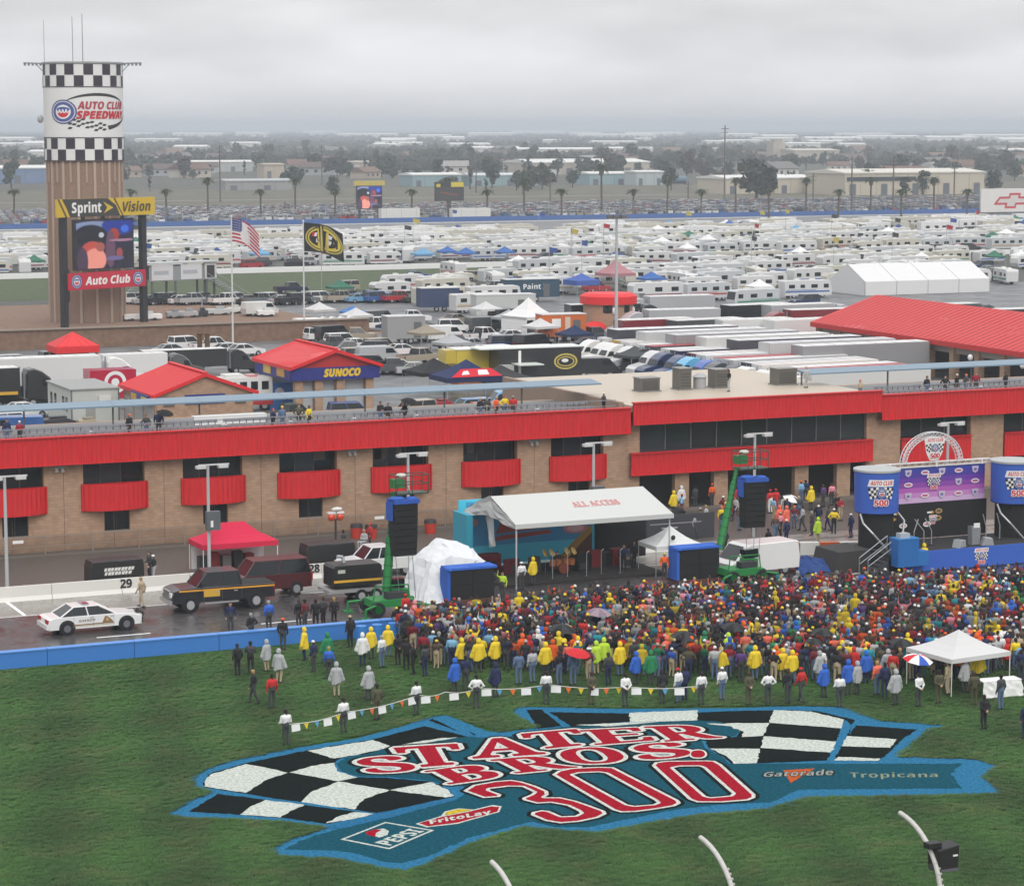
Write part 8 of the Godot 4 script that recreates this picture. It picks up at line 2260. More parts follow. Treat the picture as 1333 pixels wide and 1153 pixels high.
	for r in 3:
		var x:=38.0
		while x<122:
			x += rng.randf_range(5.2,8.5)
			var kn: String=cols.keys()[rng.randi() % cols.size()];var kd: String=["suv","van","pickup","suv","van"][rng.randi() % 5]
			var at:=V3(x,0,-198 - r*11+rng.randf_range(-2,2))
			if at.z<-216 and x>52 and x<66: continue
			cl.push_back([car(kd,kn,cols[kn],at,rng.randf_range(-.3,.3)+PI*(rng.randi() % 2),"","vehicles behind the pit building"),"%s %s parked close behind the pit building" % [kn,{"suv": "estate car","van": "van","pickup": "pickup"}[kd]]])
	for i in 34:
		var r:=i % 4
		var at:=ground_at(835.0+(i/4)*62+rng.randf_range(-8,8),312.0+r*13)
		var k: Array=[["black",K(.02,.02,.022)],["white",K(.68,.68,.67)],["dark grey",K(.07,.075,.08)],["black",K(.015,.016,.02)],["silver",K(.4,.41,.42)],["dark red",K(.2,.02,.03)]][rng.randi() % 6]
		var o: Node3D
		if rng.randf()<.45:
			o=T("race_hauler","","truck",at,rng.randf_range(-.1,.1)+PI*(i % 2),"haulers and cars behind the long garage");build_hauler(o,k[1],k[1],10.0)
			cl.push_back([o,"%s hauler parked between the kiosk tower and white marquee" % k[0]])
		else:
			o=car(["suv","pickup","van"][i % 3],k[0],k[1],at,rng.randf_range(-.2,.2),"","haulers and cars behind the long garage")
			cl.push_back([o,"%s %s parked between the kiosk tower and white marquee" % [k[0],["estate car","pickup","van"][i % 3]]])
	for i in 66:
		var at:=ground_at(425.0+(i % 11)*39+rng.randf_range(-14,14),281.0+(i/11)*14.5+rng.randf_range(-3,3))
		if at.distance_to(V3(149.6,0,-300))<8 or across(at)>.14 and at.z>-262: continue
		var k: Array=[["black",K(.02,.02,.022)],["white",K(.68,.68,.67)],["dark grey",K(.07,.075,.08)],["navy",K(.015,.03,.09)],["silver",K(.4,.41,.42)],["white",K(.6,.6,.6)],["tan",K(.3,.26,.2)]][rng.randi() % 7]
		if i % 5==0:
			cl.push_back([canopy("canopy","",at,.2,3.6,3.2,2.2,3.2,k[1],"canopies in the paddock",.3),"%s canopy on the open paddock left of the kiosk tower" % k[0]])
			continue
		var w: String=["suv","van","pickup","sedan"][i % 4]
		cl.push_back([car(w,k[0],k[1],at,rng.randf_range(-.3,.4),"","vehicles on the open paddock"),"%s %s on the open paddock around the kiosk tower" % [k[0],{"suv": "estate car","van": "van","pickup": "pickup","sedan": "sedan"}[w]]])
	for i in 13:
		var kn: String=cols.keys()[(i*4) % cols.size()]
		cl.push_back([car(["suv","sedan","pickup"][i % 3],kn,cols[kn],ground_at(418.0+i*12.5,396.0+(i % 2)*2),.15,"","cars before the left campers"),"%s %s in the row before the left campers" % [kn,["estate car","sedan","pickup"][i % 3]]])
	rank(cl)
	# people in the paddock
	var pl:=[V3(112.85,0,-282.38),V3(128.45,0,-294.33),V3(122.97,0,-326.71),V3(123.26,0,-325.11),V3(135.78,0,-292.28),V3(136.85,0,-291.79),V3(113.37,0,-274.46),V3(125.08,0,-304.85),V3(127.52,0,-288.59)]
	var pc:=["black","black","yellow","purple","brown","orange","charcoal","black","black"]
	var pw:=["before the white sedan on the red mat","on the wet lane near the parked scooters","under the small blue canopy, left one","under the small blue canopy, right one","beside the orange trailer, left one","beside the orange trailer, right one","left of the yellow hauler on the wet asphalt","beside the dark grey box trailer","near the white peaked tent on the wet lane"]
	for i in pl.size(): person(pl[i],i*.7,pc[i],"charcoal","dark hair","stand","person in %s %s" % [pc[i],pw[i]],"people in the paddock")
	# scooters, carts and motorbikes by the lane
	for i in 10:
		var b:=mb()
		var k: Color=[DARK,K(.3,.32,.28),K(.4,.02,.02),K(.5,.5,.48)][i % 4]
		b.prism(PackedVector2Array([V2(-.9,.5),V2(-.8,.95),V2(-.1,.85),V2(.5,1.1),V2(.75,.6)]),-.3,.3,k,.04);b.tube([V3(.5,1.0,-.35),V3(.4,1.25,0),V3(.5,1.0,.35)],.03,4,STEEL)
		for x in [-.75,.75]: b.cyl(V3(x,.32,-.08),V3(x,.32,.08),.32,.32,10,TYRE)
		One("scooter",b,M.gloss,"parked scooter by the wet lane, %s" % ("leftmost" if i==0 else "rightmost" if i==9 else ordinal(i)+" from left"),"scooter",V3(132.14,0,-299.05)+V3(i*1.5,0,-.4*i+.5*(i % 2)),.6+.3*i,"scooters parked by the wet lane")

func colored(b: MB,k: Color) -> ArrayMesh:
	for i in b.c.size(): b.c[i]=k
	return b.mesh()

func flag_cloth(t: Node3D,w: float,h: float,top: float,list: Array,droop: float,called: String):
	# a waving cloth: page x along the fly, y up; folds run down the fly
	var b:=mb()
	var put:=func(p: Vector2,e: float) -> Vector3:
		var f:=p.x/w
		return V3(p.x*.86,top - h+p.y - droop*f*f - .12*f*sin(f*9.0),sin(f*8.0+p.y*.6)*.28*f+e)
	art(b,list,put,func(_p: Vector2) -> Vector3: return V3(0,0,1),.008,w/14.0)
	P(called,b,M.cloth,t)

func flags():
	var t:=T("flag_pole","white flag pole flying the stars and stripes beside the scoreboard","flag",V3(98.75,0,-304.02))
	var p:=mb();p.cyl(Vector3.ZERO,V3(0,16.1,0),.13,.08,8,K(.6,.6,.6));p.ball(V3(0,16.2,0),V3(.16,.16,.16),5,8);P("pole",p,M.paint,t)
	var list:=[]
	var h:=2.9;var w:=4.2
	list.push_back([[rect(0,0,w,h)],K(.62,.6,.6)])
	var st:=[]
	for i in 7: st.push_back(rect(0,h*(2*i)/13.0,w,h*(2*i+1)/13.0))
	list.push_back([st,K(.4,.02,.05)])
	list.push_back([[rect(0,h*6/13.0,w*.4,h)],K(.03,.04,.16)])
	var stars:=[]
	for r in 5:
		for c in 6: stars.push_back(oval(V2(w*.4*(c+.5)/6,h*(6.0+7.0*(r+.5)/5)/13.0),.06,.06,6))
	list.push_back([stars,WHITE])
	flag_cloth(t,w,h,16.0,list,2.1,"flag")
	t=T("flag_pole","pale flag pole flying a black flag with yellow oval rings","flag",V3(110.85,0,-311.28))
	p=mb();p.cyl(Vector3.ZERO,V3(0,15.1,0),.13,.08,8,K(.6,.6,.6));p.ball(V3(0,15.2,0),V3(.16,.16,.16),5,8);P("pole",p,M.paint,t)
	h=3.7;w=6.4
	list=[[[rect(0,0,w,h)],K(.02,.021,.02)],[[oval(V2(3.3,1.85),3.0,1.7,30)],K(.4,.33,.09)],[[oval(V2(3.3,1.85),2.75,1.5,30)],K(.05,.05,.03)],[[oval(V2(3.3,1.85),2.6,1.38,30)],K(.55,.44,.06)],[[oval(V2(3.1,1.85),2.2,1.1,30)],K(.018,.018,.018)],[[PackedVector2Array([V2(1.6,2.05),V2(4.4,2.05),V2(4.6,2.55),V2(1.8,2.55)]),PackedVector2Array([V2(2.0,1.3),V2(4.3,1.3),V2(4.5,1.85),V2(2.1,1.85)])],K(.62,.62,.66)],[[PackedVector2Array([V2(1.3,2.05),V2(1.7,2.05),V2(1.9,2.55),V2(1.5,2.55)])],SIGNRED],[words("CUP",V2(3.2,1.57),.36,1.7,.02),K(.1,.1,.14)]]
	flag_cloth(t,w,h,15.0,list,1.5,"flag")

# ---------------------------------------------------------------- tower, scoreboard, dirt bank, bridge
func tower():
	# dirt bank with a brick retaining edge
	var d:=mb();d.col=Color.WHITE
	var dm:=ground_mat(noise_tex(.02,K(.17,.1,.065),K(.26,.165,.115),91,1024,6),22.0,.95)
	var front:=-309.0
	d.face([V3(40,0,front),V3(119,0,front),V3(119,2.4,front),V3(40,2.4,front)],V3(0,0,1));d.face([V3(40,2.4,front),V3(119,2.4,front),V3(119,2.4,front - 1.5),V3(40,2.4,front - 1.5)],Vector3.UP);d.face([V3(40,2.4,front - 1.5),V3(119,2.4,front - 1.5),V3(121,0,front - 5),V3(40,0,front - 5)],V3(0,1,-1));d.face([V3(119,0,front),V3(121,0,front - 5),V3(119,2.4,front - 1.5),V3(119,2.4,front)],V3(1,0,0))
	S("dirt_yard",strip(40,124,-386,front - 4.0,.02),dm)
	S("dirt_bank",d,dm)
	S("dirt_bank_coping",mbspan(V3(40,2.4,front - .1),V3(119,2.58,front+.3),K(.3,.25,.2)),M.rough)
	var base:=V3(90.25,0,-342.96)+V3(2.7,0,-9.4)
	var t:=T("speedway_tower","tall round tan tower with black and white checker bands and a lettered white sign","tower",base)
	var R:=5.35
	var b:=mb();b.cyl(Vector3.ZERO,V3(0,22.6,0),R - .1,R - .1,56,K(.32,.215,.155));P("shaft",b,ground_mat(noise_tex(.03,K(.72,.72,.72),K(1,1,1),17,512),6.0,.85,true),t)
	for i in 15:
		var a:=TAU*i/15.0
		b=mb();b.x=Transform3D(Basis(Vector3.UP,a),Vector3.ZERO);b.span(V3(-.18,0,R - .2),V3(.18,22.6,R+.08),K(.42,.33,.27));P("rib",b,M.rough,t)
		b=mb();b.x=Transform3D(Basis(Vector3.UP,a+TAU/30),Vector3.ZERO);b.span(V3(-.14,19.6,R - .2),V3(.14,22.6,R+.04),K(.38,.29,.23));P("short_rib",b,M.rough,t)
	b=mb();b.cyl(V3(0,22.6,0),V3(0,36.0,0),R+.2,R+.2,64,K(.72,.73,.72));P("drum",b,M.semi,t)
	# two chequer bands of two rows, every square a panel of its own
	for band in [[22.65,25.75],[32.85,35.95]]:
		var n:=26
		for r in 2:
			for i in n:
				if (i+r) % 2: continue
				var k:=mb();k.col=K(.03,.022,.035)
				var y0: float=lerpf(band[0],band[1],r/2.0)+.04;var y1: float=lerpf(band[0],band[1],(r+1)/2.0) - .04
				for s in 2:
					var a0:=TAU*(i+s*.5)/n;var a1:=TAU*(i+(s+1)*.5)/n
					var q:=[]
					for e in [[a0,y0],[a1,y0],[a1,y1],[a0,y1]]: q.push_back(V3(sin(e[0])*(R+.235),e[1],cos(e[0])*(R+.235)))
					k.face(q,q[0]*V3(1,0,1))
				P("checker_panel",k,M.semi,t)
	for y in [22.62,25.8,32.8,36.0]:
		b=mb();b.cyl(V3(0,y - .06,0),V3(0,y+.06,0),R+.27,R+.27,56,K(.06,.05,.06),false);P("band_trim",b,M.paint,t)
	# the sign: badge, letters, swoosh and little flag
	var list:=[]
	var sw:=[]
	for i in 20:
		var a0:=lerpf(2.5,-.35,i/20.0);var a1:=lerpf(2.5,-.35,(i+1)/20.0)
		var w0:=.34*sin(PI*clampf(i/14.0,0,1))+.05;var w1:=.34*sin(PI*clampf((i+1)/14.0,0,1))+.05
		sw.push_back(PackedVector2Array([V2(.75+cos(a0)*4.6,.25+sin(a0)*2.0),V2(.75+cos(a0)*(4.6+w0),.25+sin(a0)*(2.0+w0)),V2(.75+cos(a1)*(4.6+w1),.25+sin(a1)*(2.0+w1)),V2(.75+cos(a1)*4.6,.25+sin(a1)*2.0)]))
	list.push_back([sw,K(.02,.02,.025)])
	var sw2:=[]
	for i in 12:
		var a0:=lerpf(-.25,-1.3,i/12.0);var a1:=lerpf(-.25,-1.3,(i+1)/12.0)
		var w0:=.5*(i/12.0)+.08;var w1:=.5*((i+1)/12.0)+.08
		sw2.push_back(PackedVector2Array([V2(.75+cos(a0)*4.6,.25+sin(a0)*2.0),V2(.75+cos(a0)*(4.6+w0),.25+sin(a0)*(2.0+w0)),V2(.75+cos(a1)*(4.6+w1),.25+sin(a1)*(2.0+w1)),V2(.75+cos(a1)*4.6,.25+sin(a1)*2.0)]))
	list.push_back([sw2,K(.03,.025,.03)]);
	var sq:=[]
	for i in 9:
		for j in 4:
			if (i+j) % 2: continue
			var x:=-2.6+i*.48;var y:=-2.1+j*.3+.3*sin(i*.7)
			sq.push_back(PackedVector2Array([V2(x,y),V2(x+.4,y - .06),V2(x+.62,y+.2),V2(x+.22,y+.26)]))
	list.push_back([sq,K(.02,.02,.02)])
	list.append_array(badge(V2(-3.1,.15),1.62))
	list.push_back([words("AUTO CLUB",V2(1.55,1.0),.95,5.9,.03,.2),K(.4,.02,.05)])
	list.push_back([words("SPEEDWAY",V2(1.5,-.25),.95,6.2,.05,.2),K(.5,.015,.03)])
	for q in list:
		for i in q[0].size():
			for j in q[0][i].size(): q[0][i][j] *= V2(1.27,1.04)
	P("sign_print",art_round(list,V3(0,29.2,0),R+.21,-.08,.006,.45),M.paint,t)
	# crown: ring, arms with lamps, antennas, dish
	b=mb();b.cyl(V3(0,36.0,0),V3(0,36.25,0),R+.3,R+.3,40,K(.3,.33,.32));P("crown_ring",b,M.paint,t)
	var rt:=V3(cos(deg_to_rad(24.3)),0,sin(deg_to_rad(24.3)))
	for s in [-1,1]:
		b=mb();b.tube([rt*s*4.6+V3(0,36.1,0),rt*s*8.3+V3(0,36.2,0)],.1,5,K(.25,.28,.27));b.tube([rt*s*5.4+V3(0,34.8,0),rt*s*6.6+V3(0,36.1,0)],.06,4)
		for i in 5: b.box(rt*s*(5.9+i*.55)+V3(0,35.95,0),V3(.26,.3,.3),K(.2,.22,.22))
		P("lamp_arm",b,M.paint,t)
	for e in [[-5.35,6.0,.05],[-1.35,6.4,.07],[.05,6.8,.08]]:
		b=mb();b.cyl(rt*e[0]+V3(0,36.2,0),rt*e[0]+V3(0,36.2+e[1],0),e[2],e[2]*.6,6,K(.3,.3,.3));P("antenna",b,M.paint,t)
	b=mb();b.ball(rt*-6.1+V3(0,28.4,0),V3(.45,.6,.45),6,10,K(.4,.42,.43));b.tube([rt*-6.1+V3(0,28.4,0),rt*-5.2+V3(0,28.6,0)],.07,4);P("dish",b,M.paint,t)
	# scoreboard
	var pa:=V3(86.53,0,-340.24);var pb:=V3(99.44,0,-346.38)
	var ax:=(pb - pa).normalized();var wide:=(pb - pa).length()
	t=T("scoreboard","video scoreboard on two black posts with yellow top sign and red lower sign","scoreboard",pa,atan2(-ax.z,ax.x))
	for x in [0.0,wide]:
		b=mb();b.span(V3(x - .42,0,-.4),V3(x+.42,15.2,.4),K(.018,.018,.02));P("post",b,M.paint,t)
	# in the board's own axes: x along it, z towards the pits
	var wb:=wide+3.2
	b=mb();b.span(V3(-1.6,15.1,.42),V3(-1.6+wb,17.55,.9),K(.6,.42,.03));P("top_sign",b,M.semi,t)
	list=[[[PackedVector2Array([V2(1.0,0),V2(8.9,0),V2(8.2,1.5),V2(6.9,2.45),V2(-.2,2.45),V2(.5,1.2)])],K(.045,.045,.042)],[[PackedVector2Array([V2(7.8,1.15),V2(6.3,.4),V2(6.8,1.2),V2(6.2,2.0)])],K(.6,.42,.03)],[[PackedVector2Array([V2(9.2,0),V2(9.4,0),V2(8.1,2.45),V2(7.8,2.45)]),PackedVector2Array([V2(-.9,2.45),V2(-.6,2.45),V2(.6,0),V2(.3,0)])],K(.1,.08,.03)]]
	list.push_back([words("Sprint",V2(3.6,1.25),1.35,4.7,.02),WHITE]);list.push_back([words("Vision",V2(11.4,1.2),1.3,4.7,.02,.2),K(.08,.06,.03)])
	var squeeze:=wb/15.4
	b=mb();art(b,list,func(p: Vector2,h: float) -> Vector3: return V3(-1.6+(p.x+.9)*squeeze,15.1+p.y,.905+h),func(_p: Vector2) -> Vector3: return V3(0,0,1),.006);P("top_print",b,M.paint,t)
	# screen: a close view of people in caps, soft coloured shapes behind glass
	var sx:=wide*.135;var sy:=7.95;var sww:=wide*.71;var sh:=6.5
	b=mb();b.span(V3(sx - .2,sy - .2,-.2),V3(sx+sww+.2,sy+sh+.25,.45),K(.02,.02,.022));P("screen_case",b,M.paint,t)
	var sm:=StandardMaterial3D.new()
	var tex:=ImageTexture.create_from_image(screen_image())
	sm.albedo_color=K(.02,.02,.02);sm.roughness=.3;sm.emission_enabled=true;sm.emission_texture=tex;sm.emission=Color.BLACK;sm.emission_energy_multiplier=.62
	b=mb();b.face([V3(sx,sy+sh,.47),V3(sx+sww,sy+sh,.47),V3(sx+sww,sy,.47),V3(sx,sy,.47)],V3(0,0,1))
	for i in b.v.size(): b.t[i]=V2((b.v[i].x - sx)/sww,1.0 - (b.v[i].y - sy)/sh)
	P("screen",b,sm,t)
	var al:=AreaLight3D.new();al.name="screen_light";al.area_size=V2(sww,sh);al.light_energy=.25;al.light_color=K(.8,.5,.55);al.shadow_enabled=true;
	al.position=V3(sx+sww/2,sy+sh/2,.6);al.rotation.y=PI;t.add_child(al)
	for i in 3:
		b=mb();b.box(V3(sx+sww*(.15+.35*i),sy+sh+.5,.1),V3(.4,.5,.4),DARK);P("camera_box",b,M.paint,t)
	b=mb();b.span(V3(.1,5.15,.45),V3(wide - .2,7.45,.8),K(.5,.015,.04));P("lower_sign",b,M.semi,t)
	list=[[words("Auto Club",V2(wide*.5,6.3),1.05,wide*.56,.03,.15),WHITE]]
	list.append_array(badge(V2(wide*.11,6.3),.95));list.append_array(badge(V2(wide*.88,6.3),.95))
	P("lower_print",art_flat(list,V3(0,0,.805),Vector3.RIGHT,Vector3.UP,.006),M.paint,t)
	b=mb();b.span(V3(-.5,3.6,.3),V3(.5,8.0,.6),K(.015,.015,.016));P("cable_box",b,M.paint,t)
	# footbridge over the infield road
	t=T("footbridge","covered grey footbridge with white posters and stair tower behind the scoreboard","bridge",V3(115.82,0,-381.74),.25)
	b=mb();b.span(V3(-6.8,3.6,-1.6),V3(5.4,3.8,1.6),K(.25,.26,.27));P("deck",b,M.paint,t)
	b=mb();b.span(V3(-7.0,6.3,-1.9),V3(5.6,6.45,1.9),K(.42,.44,.44));P("roof",b,M.paint,t)
	b=mb();b.span(V3(-6.8,3.8,-1.6),V3(5.2,5.9,-1.5),K(.16,.18,.19));b.span(V3(-6.8,3.8,1.5),V3(3.0,5.9,1.58),K(.26,.28,.29));P("side_panel",b,M.paint,t)
	for x in [-6.4,-1.2]:
		b=mb();b.span(V3(x,3.75,1.6),V3(x+3.8,6.1,1.68),K(.62,.63,.64));b.span(V3(x+.4,4.6,1.68),V3(x+3.0,5.2,1.7),K(.4,.42,.46));P("poster",b,M.paint,t)
	b=mb();b.span(V3(3.2,3.8,1.4),V3(5.4,6.3,1.55),K(.55,.55,.54));b.span(V3(3.6,3.9,1.55),V3(5.0,5.8,1.58),K(.03,.03,.03));P("stair_door",b,M.paint,t)
	for x in [-6.2,-2.0,3.6,5.0]:
		for z in [-1.4,1.4]:
			b=mb();b.span(V3(x - .14,0,z - .14),V3(x+.14,3.6,z+.14),K(.12,.13,.13));P("post",b,M.paint,t)
	for e in [[4.4,1.6,9.2,4.6],[-6.0,-1.4,-9.2,-4.0]]:
		b=mb()
		for i in 12:
			var f:=i/12.0;b.box(V3(lerpf(e[0],e[2],f),3.6 - 3.5*f,lerpf(e[1],e[3],f)),V3(1.6,.1,1.0),K(.28,.29,.3))
		b.tube([V3(e[0]+.8,4.6,e[1]),V3(e[2]+.8,1.0,e[3])],.05,4);b.tube([V3(e[0] - .8,4.6,e[1]),V3(e[2] - .8,1.0,e[3])],.05,4);P("stair",b,M.paint,t)
	# gear and vehicles on top of the bank
	var gear:=[]
	var spots:=[V3(100.03,0,-349.22),V3(105.37,0,-351.57),V3(107.52,0,-352.21),V3(109.88,0,-352.77),V3(112.93,0,-354.68),V3(116.13,0,-356.58),V3(117.74,0,-352.51),V3(118.3,0,-348.97)]
	var kk:=[["white",WHITE,5.4],["grey",GREY,2.2],["grey",K(.4,.4,.4),3.0],["dark",DARK,1.6],["pale",K(.5,.52,.52),3.4],["pale",OFFWHITE,2.0],["grey",K(.35,.36,.37),2.6],["white",WHITE,2.4]]
	for i in 8:
		b=mb();var w: float=kk[i][2]
		b.span(V3(-w/2,.3,-.9),V3(w/2,.9,.9),kk[i][1]);b.box(V3(w*.1,1.1,0),V3(w*.35,.4,.8),kk[i][1]*.7)
		if i==3 or i==5: b.tube([V3(0,.9,0),V3(.1,2.4,.1)],.1,5,STEEL)
		for x in [-.3,.3]: b.box(V3(x*w,.2,0),V3(.5,.4,1.8),TYRE)
		gear.push_back([One("equipment_trailer",b,M.paint,"","trailer",spots[i],-.1,"equipment trailers in the dirt yard"),"low %s equipment trailer in the dirt yard by the scoreboard" % kk[i][0]])
	for i in 16:
		var kn: String=["white","silver","black","grey"][i % 4]
		gear.push_back([car(["suv","sedan","pickup"][i % 3],kn,[WHITE,K(.4,.42,.44),K(.015,.015,.017),K(.14,.15,.16)][i % 4],ground_at(178.0+i*14.5,393.0 - (i % 3)),.2,"","cars behind the dirt yard"),"%s %s in the car row behind the dirt yard" % [kn,["estate car","sedan","pickup"][i % 3]]])
	rank(gear)
	t=T("utility_truck","white utility truck with rounded rear in the dirt yard by the scoreboard","truck",V3(118.07,0,-350.71),.1);build_car("van",K(.6,.6,.58),t)

func screen_image() -> Image:
	# the picture on the screen: soft patches of a cap, a face, red and blue shirts
	var w:=96;var h:=84
	var im:=Image.create(w,h,false,Image.FORMAT_RGB8)
	var blobs:=[[.3,.12,.42,.12,K(.55,.6,.75)],[.75,.12,.3,.2,K(.1,.2,.6)],[.25,.32,.3,.24,K(.05,.05,.11)],[.28,.62,.2,.2,K(.8,.3,.25)],[.33,.82,.2,.25,K(1.0,.62,.55)],[.42,.55,.08,.1,K(.7,.35,.3)],[.66,.3,.1,.14,K(.7,.2,.15)],[.6,.6,.09,.4,K(.42,.28,.38)],[.82,.42,.25,.03,K(.7,.5,.6)],[.85,.75,.16,.2,K(.12,.1,.16)],[.76,.7,.06,.12,K(.65,.3,.3)],[.68,.8,.16,.05,K(.45,.4,.6)],[.1,.85,.1,.3,K(.3,.2,.3)],[.44,.3,.05,.06,K(.8,.8,.85)],[.86,.18,.07,.08,K(.25,.45,.9)]]
	for y in h:
		for x in w:
			var u:=(x+.5)/w;var v:=(y+.5)/h
			var c:=K(.12,.1,.22)
			for b in blobs:
				var d:=pow((u - b[0])/b[2],2)+pow((v - b[1])/b[3],2)
				c=c.lerp(b[4],smoothstep(1.15,.8,d))
			im.set_pixel(x,y,c)
	return im

# ---------------------------------------------------------------- campers and cars across the infield
func campers():
	rng.seed=41
	var stripes:={"blue": K(.05,.12,.35),"red": K(.4,.04,.04),"tan": K(.4,.3,.18),"green": K(.04,.2,.12),"grey": K(.25,.26,.28),"maroon": K(.2,.03,.05)}
	var bases:={"white": K(.6,.6,.6),"cream": K(.54,.52,.45),"pale grey": K(.5,.52,.53)}
	var kinds:=["motorhome","trailer","trailer","fifth_wheel","cabover","trailer","motorhome"]
	var says:={"motorhome": "motorhome","trailer": "travel trailer","fifth_wheel": "tall fifth wheel camper","cabover": "cab over camper"}
	var protos:={}
	var list:=[]
	var stuff:=mb()
	var meshes:=[]
	for k in 3:
		for b in 2: meshes.push_back(far_camper(k,[K(.74,.74,.73),K(.54,.52,.45)][b],[K(.05,.12,.35),K(.35,.05,.05)][b]))
	var cars:=[]
	var ccol:={"white": K(.66,.66,.66),"silver": K(.36,.38,.4),"black": K(.015,.015,.017),"dark grey": K(.04,.042,.045),"navy": K(.015,.02,.05),"grey": K(.13,.14,.15),"red": K(.35,.02,.03),"blue": K(.03,.09,.26),"tan": K(.33,.28,.2)}
	var tents:=[]
	var rows:=[]
	# distance behind the pits, first and last place across the picture (0..1333 wide), turn
	for e in [[336.0,845,1070,.1],[344.0,610,660,.2],[352.0,850,1340,.05],[360.0,520,770,.1],[369.0,850,1340,.0],[377.0,400,1340,.12],[386.0,540,1340,.0],[396.0,320,1340,.05],[405.0,530,1340,.1],[414.0,560,1340,.0],[424.0,520,1340,.15],[434.0,640,1340,.05],[443.0,760,1340,.0]]: rows.push_back(e)
	var z:=468.0
	while z<586:
		rows.push_back([z,-20,1350,[.0,.1,.2,.05,-.1][int(z) % 5]]);z += 6.6
	var n:=0
	var ri:=0
	for r in rows:
		ri += 1
		var x: float=r[0]*.38 - 60.0 if r[0]<460 else r[0]*.2 - 20
		var rowname: String="%s %s row" % [ordinal(ri - 1 if r[0]<460 else ri - 14),"paddock side" if r[0]<460 else "trackside"]
		while x<r[0]*1.1:
			var turn: float=r[3]+rng.randf_range(-.1,.1)+(PI if rng.randf()<.4 else 0.0)
			if rng.randf()<.12: turn += 1.3
			var wide:=absf(cos(turn))*8.0+absf(sin(turn))*2.8+rng.randf_range(.3,1.3)
			var p:=V3(x+wide/2,0,-r[0]+rng.randf_range(-1.2,1.2))
			x += wide
			var px:=666.5+across(p)*1333
			if px<r[1] or px>r[2]: continue
			# keep clear of the marquee and the trees of poles
			if absf(p.x - 234)<19 and absf(p.z+358)<11: continue
			if px>655 and px<800 and r[0]<362 and r[0]>340: continue
			var q:=rng.randf()
			if q<.3:
				# cars between the campers
				var kn: String=ccol.keys()[rng.randi() % ccol.size()]
				var kd: String=["sedan","suv","pickup","suv"][rng.randi() % 4]
				if cars.size()<75 and r[0]<460:
					cars.push_back([car(kd,kn,ccol[kn],p,turn,"","cars parked between the campers"),"%s %s in the %s" % [kn,{"sedan": "sedan","suv": "estate car","pickup": "pickup"}[kd],rowname]])
					var p2:=p+V3(cos(turn),0,-sin(turn))*5.6
					if absf(cos(turn))>.8: x += 1.0
				else:
					stuff.add(far_car(ccol[kn],kd != "sedan"),Transform3D(Basis(Vector3.UP,turn),p))
				continue
			if q<.37 and tents.size()<60:
				var tk: Array=[["blue",K(.05,.14,.4)],["white",WHITE],["green",K(.04,.16,.1)],["white",WHITE],["dark blue",K(.03,.06,.2)],["light blue",K(.15,.35,.55)],["white",WHITE]][rng.randi() % 7]
				tents.push_back([canopy("canopy","",p,turn,rng.randf_range(3,4.4),3.2,2.2,3.3,tk[1],"canopies among the campers",.3),"%s canopy in the %s" % [tk[0],rowname]])
				continue
			if n<300:
				var kind: String=kinds[rng.randi() % kinds.size()]
				var sn: String=stripes.keys()[rng.randi() % stripes.size()]
				var bn: String=["white","white","white","cream","pale grey"][rng.randi() % 5]
				var key:=kind+sn+bn
				var o: Node3D
				if protos.has(key): o=copy(protos[key],p,turn)
				else:
					o=T({"motorhome": "motorhome","trailer": "travel_trailer","fifth_wheel": "fifth_wheel_camper","cabover": "cabover_camper"}[kind],"","camper",p,turn)
					build_camper(kind,stripes[sn],bases[bn],o)
					protos[key]=o
				o.set_meta("group","campers parked across the infield")
				list.push_back([o,"%s %s, %s stripe, in %s" % [bn,says[kind],sn,rowname]])
				n += 1
			else:
				stuff.add(meshes[rng.randi() % meshes.size()],Transform3D(Basis(Vector3.UP,turn),p))
	for q in list: q[0].scale=V3(.9,.88,.9)
	rank(list);rank(cars);rank(tents)
	tag(P("distant_campers",stuff,M.semi,self),"white mass of campers and cars parked below the far straight","campers","","stuff")
	# thin camp poles with pennants, and the pale lamp posts of the infield
	var poles:=[]
	for i in 26:
		var p:=Vector3.ZERO
		for k in 20:
			p=V3(rng.randf_range(120,480),0,-rng.randf_range(380,575))
			if absf(across(p))<.5: break
		var b:=mb();b.cyl(Vector3.ZERO,V3(0,7.5,0),.06,.04,5,STEEL);b.face([V3(0,7.4,0),V3(1.6,7.1,.2),V3(1.5,6.3,.1),V3(0,6.5,0)],V3(0,0,1))
		b.col=[K(.4,.02,.03),K(.04,.08,.3),K(.05,.05,.05),K(.5,.4,.05)][i % 4]
		for j in range(b.c.size() - 6,b.c.size()): b.c[j]=b.col
		poles.push_back([One("camp_flag",b,M.paint,"","flag",p,rng.randf()*.6,"flags over the campers"),"small %s flag on a thin pole above the %s campers" % [["red","blue","black","yellow"][i % 4],"near" if p.z>-460 else "far"]])
	rank(poles)
	# the far parking lot beyond the straight
	var lot:=mb()
	var lots:=[]
	var lot_cars:={}
	var m:=0
	var lc:=["white","white","silver","grey","black","blue","red","tan","silver"]
	z=700.0
	var row:=0
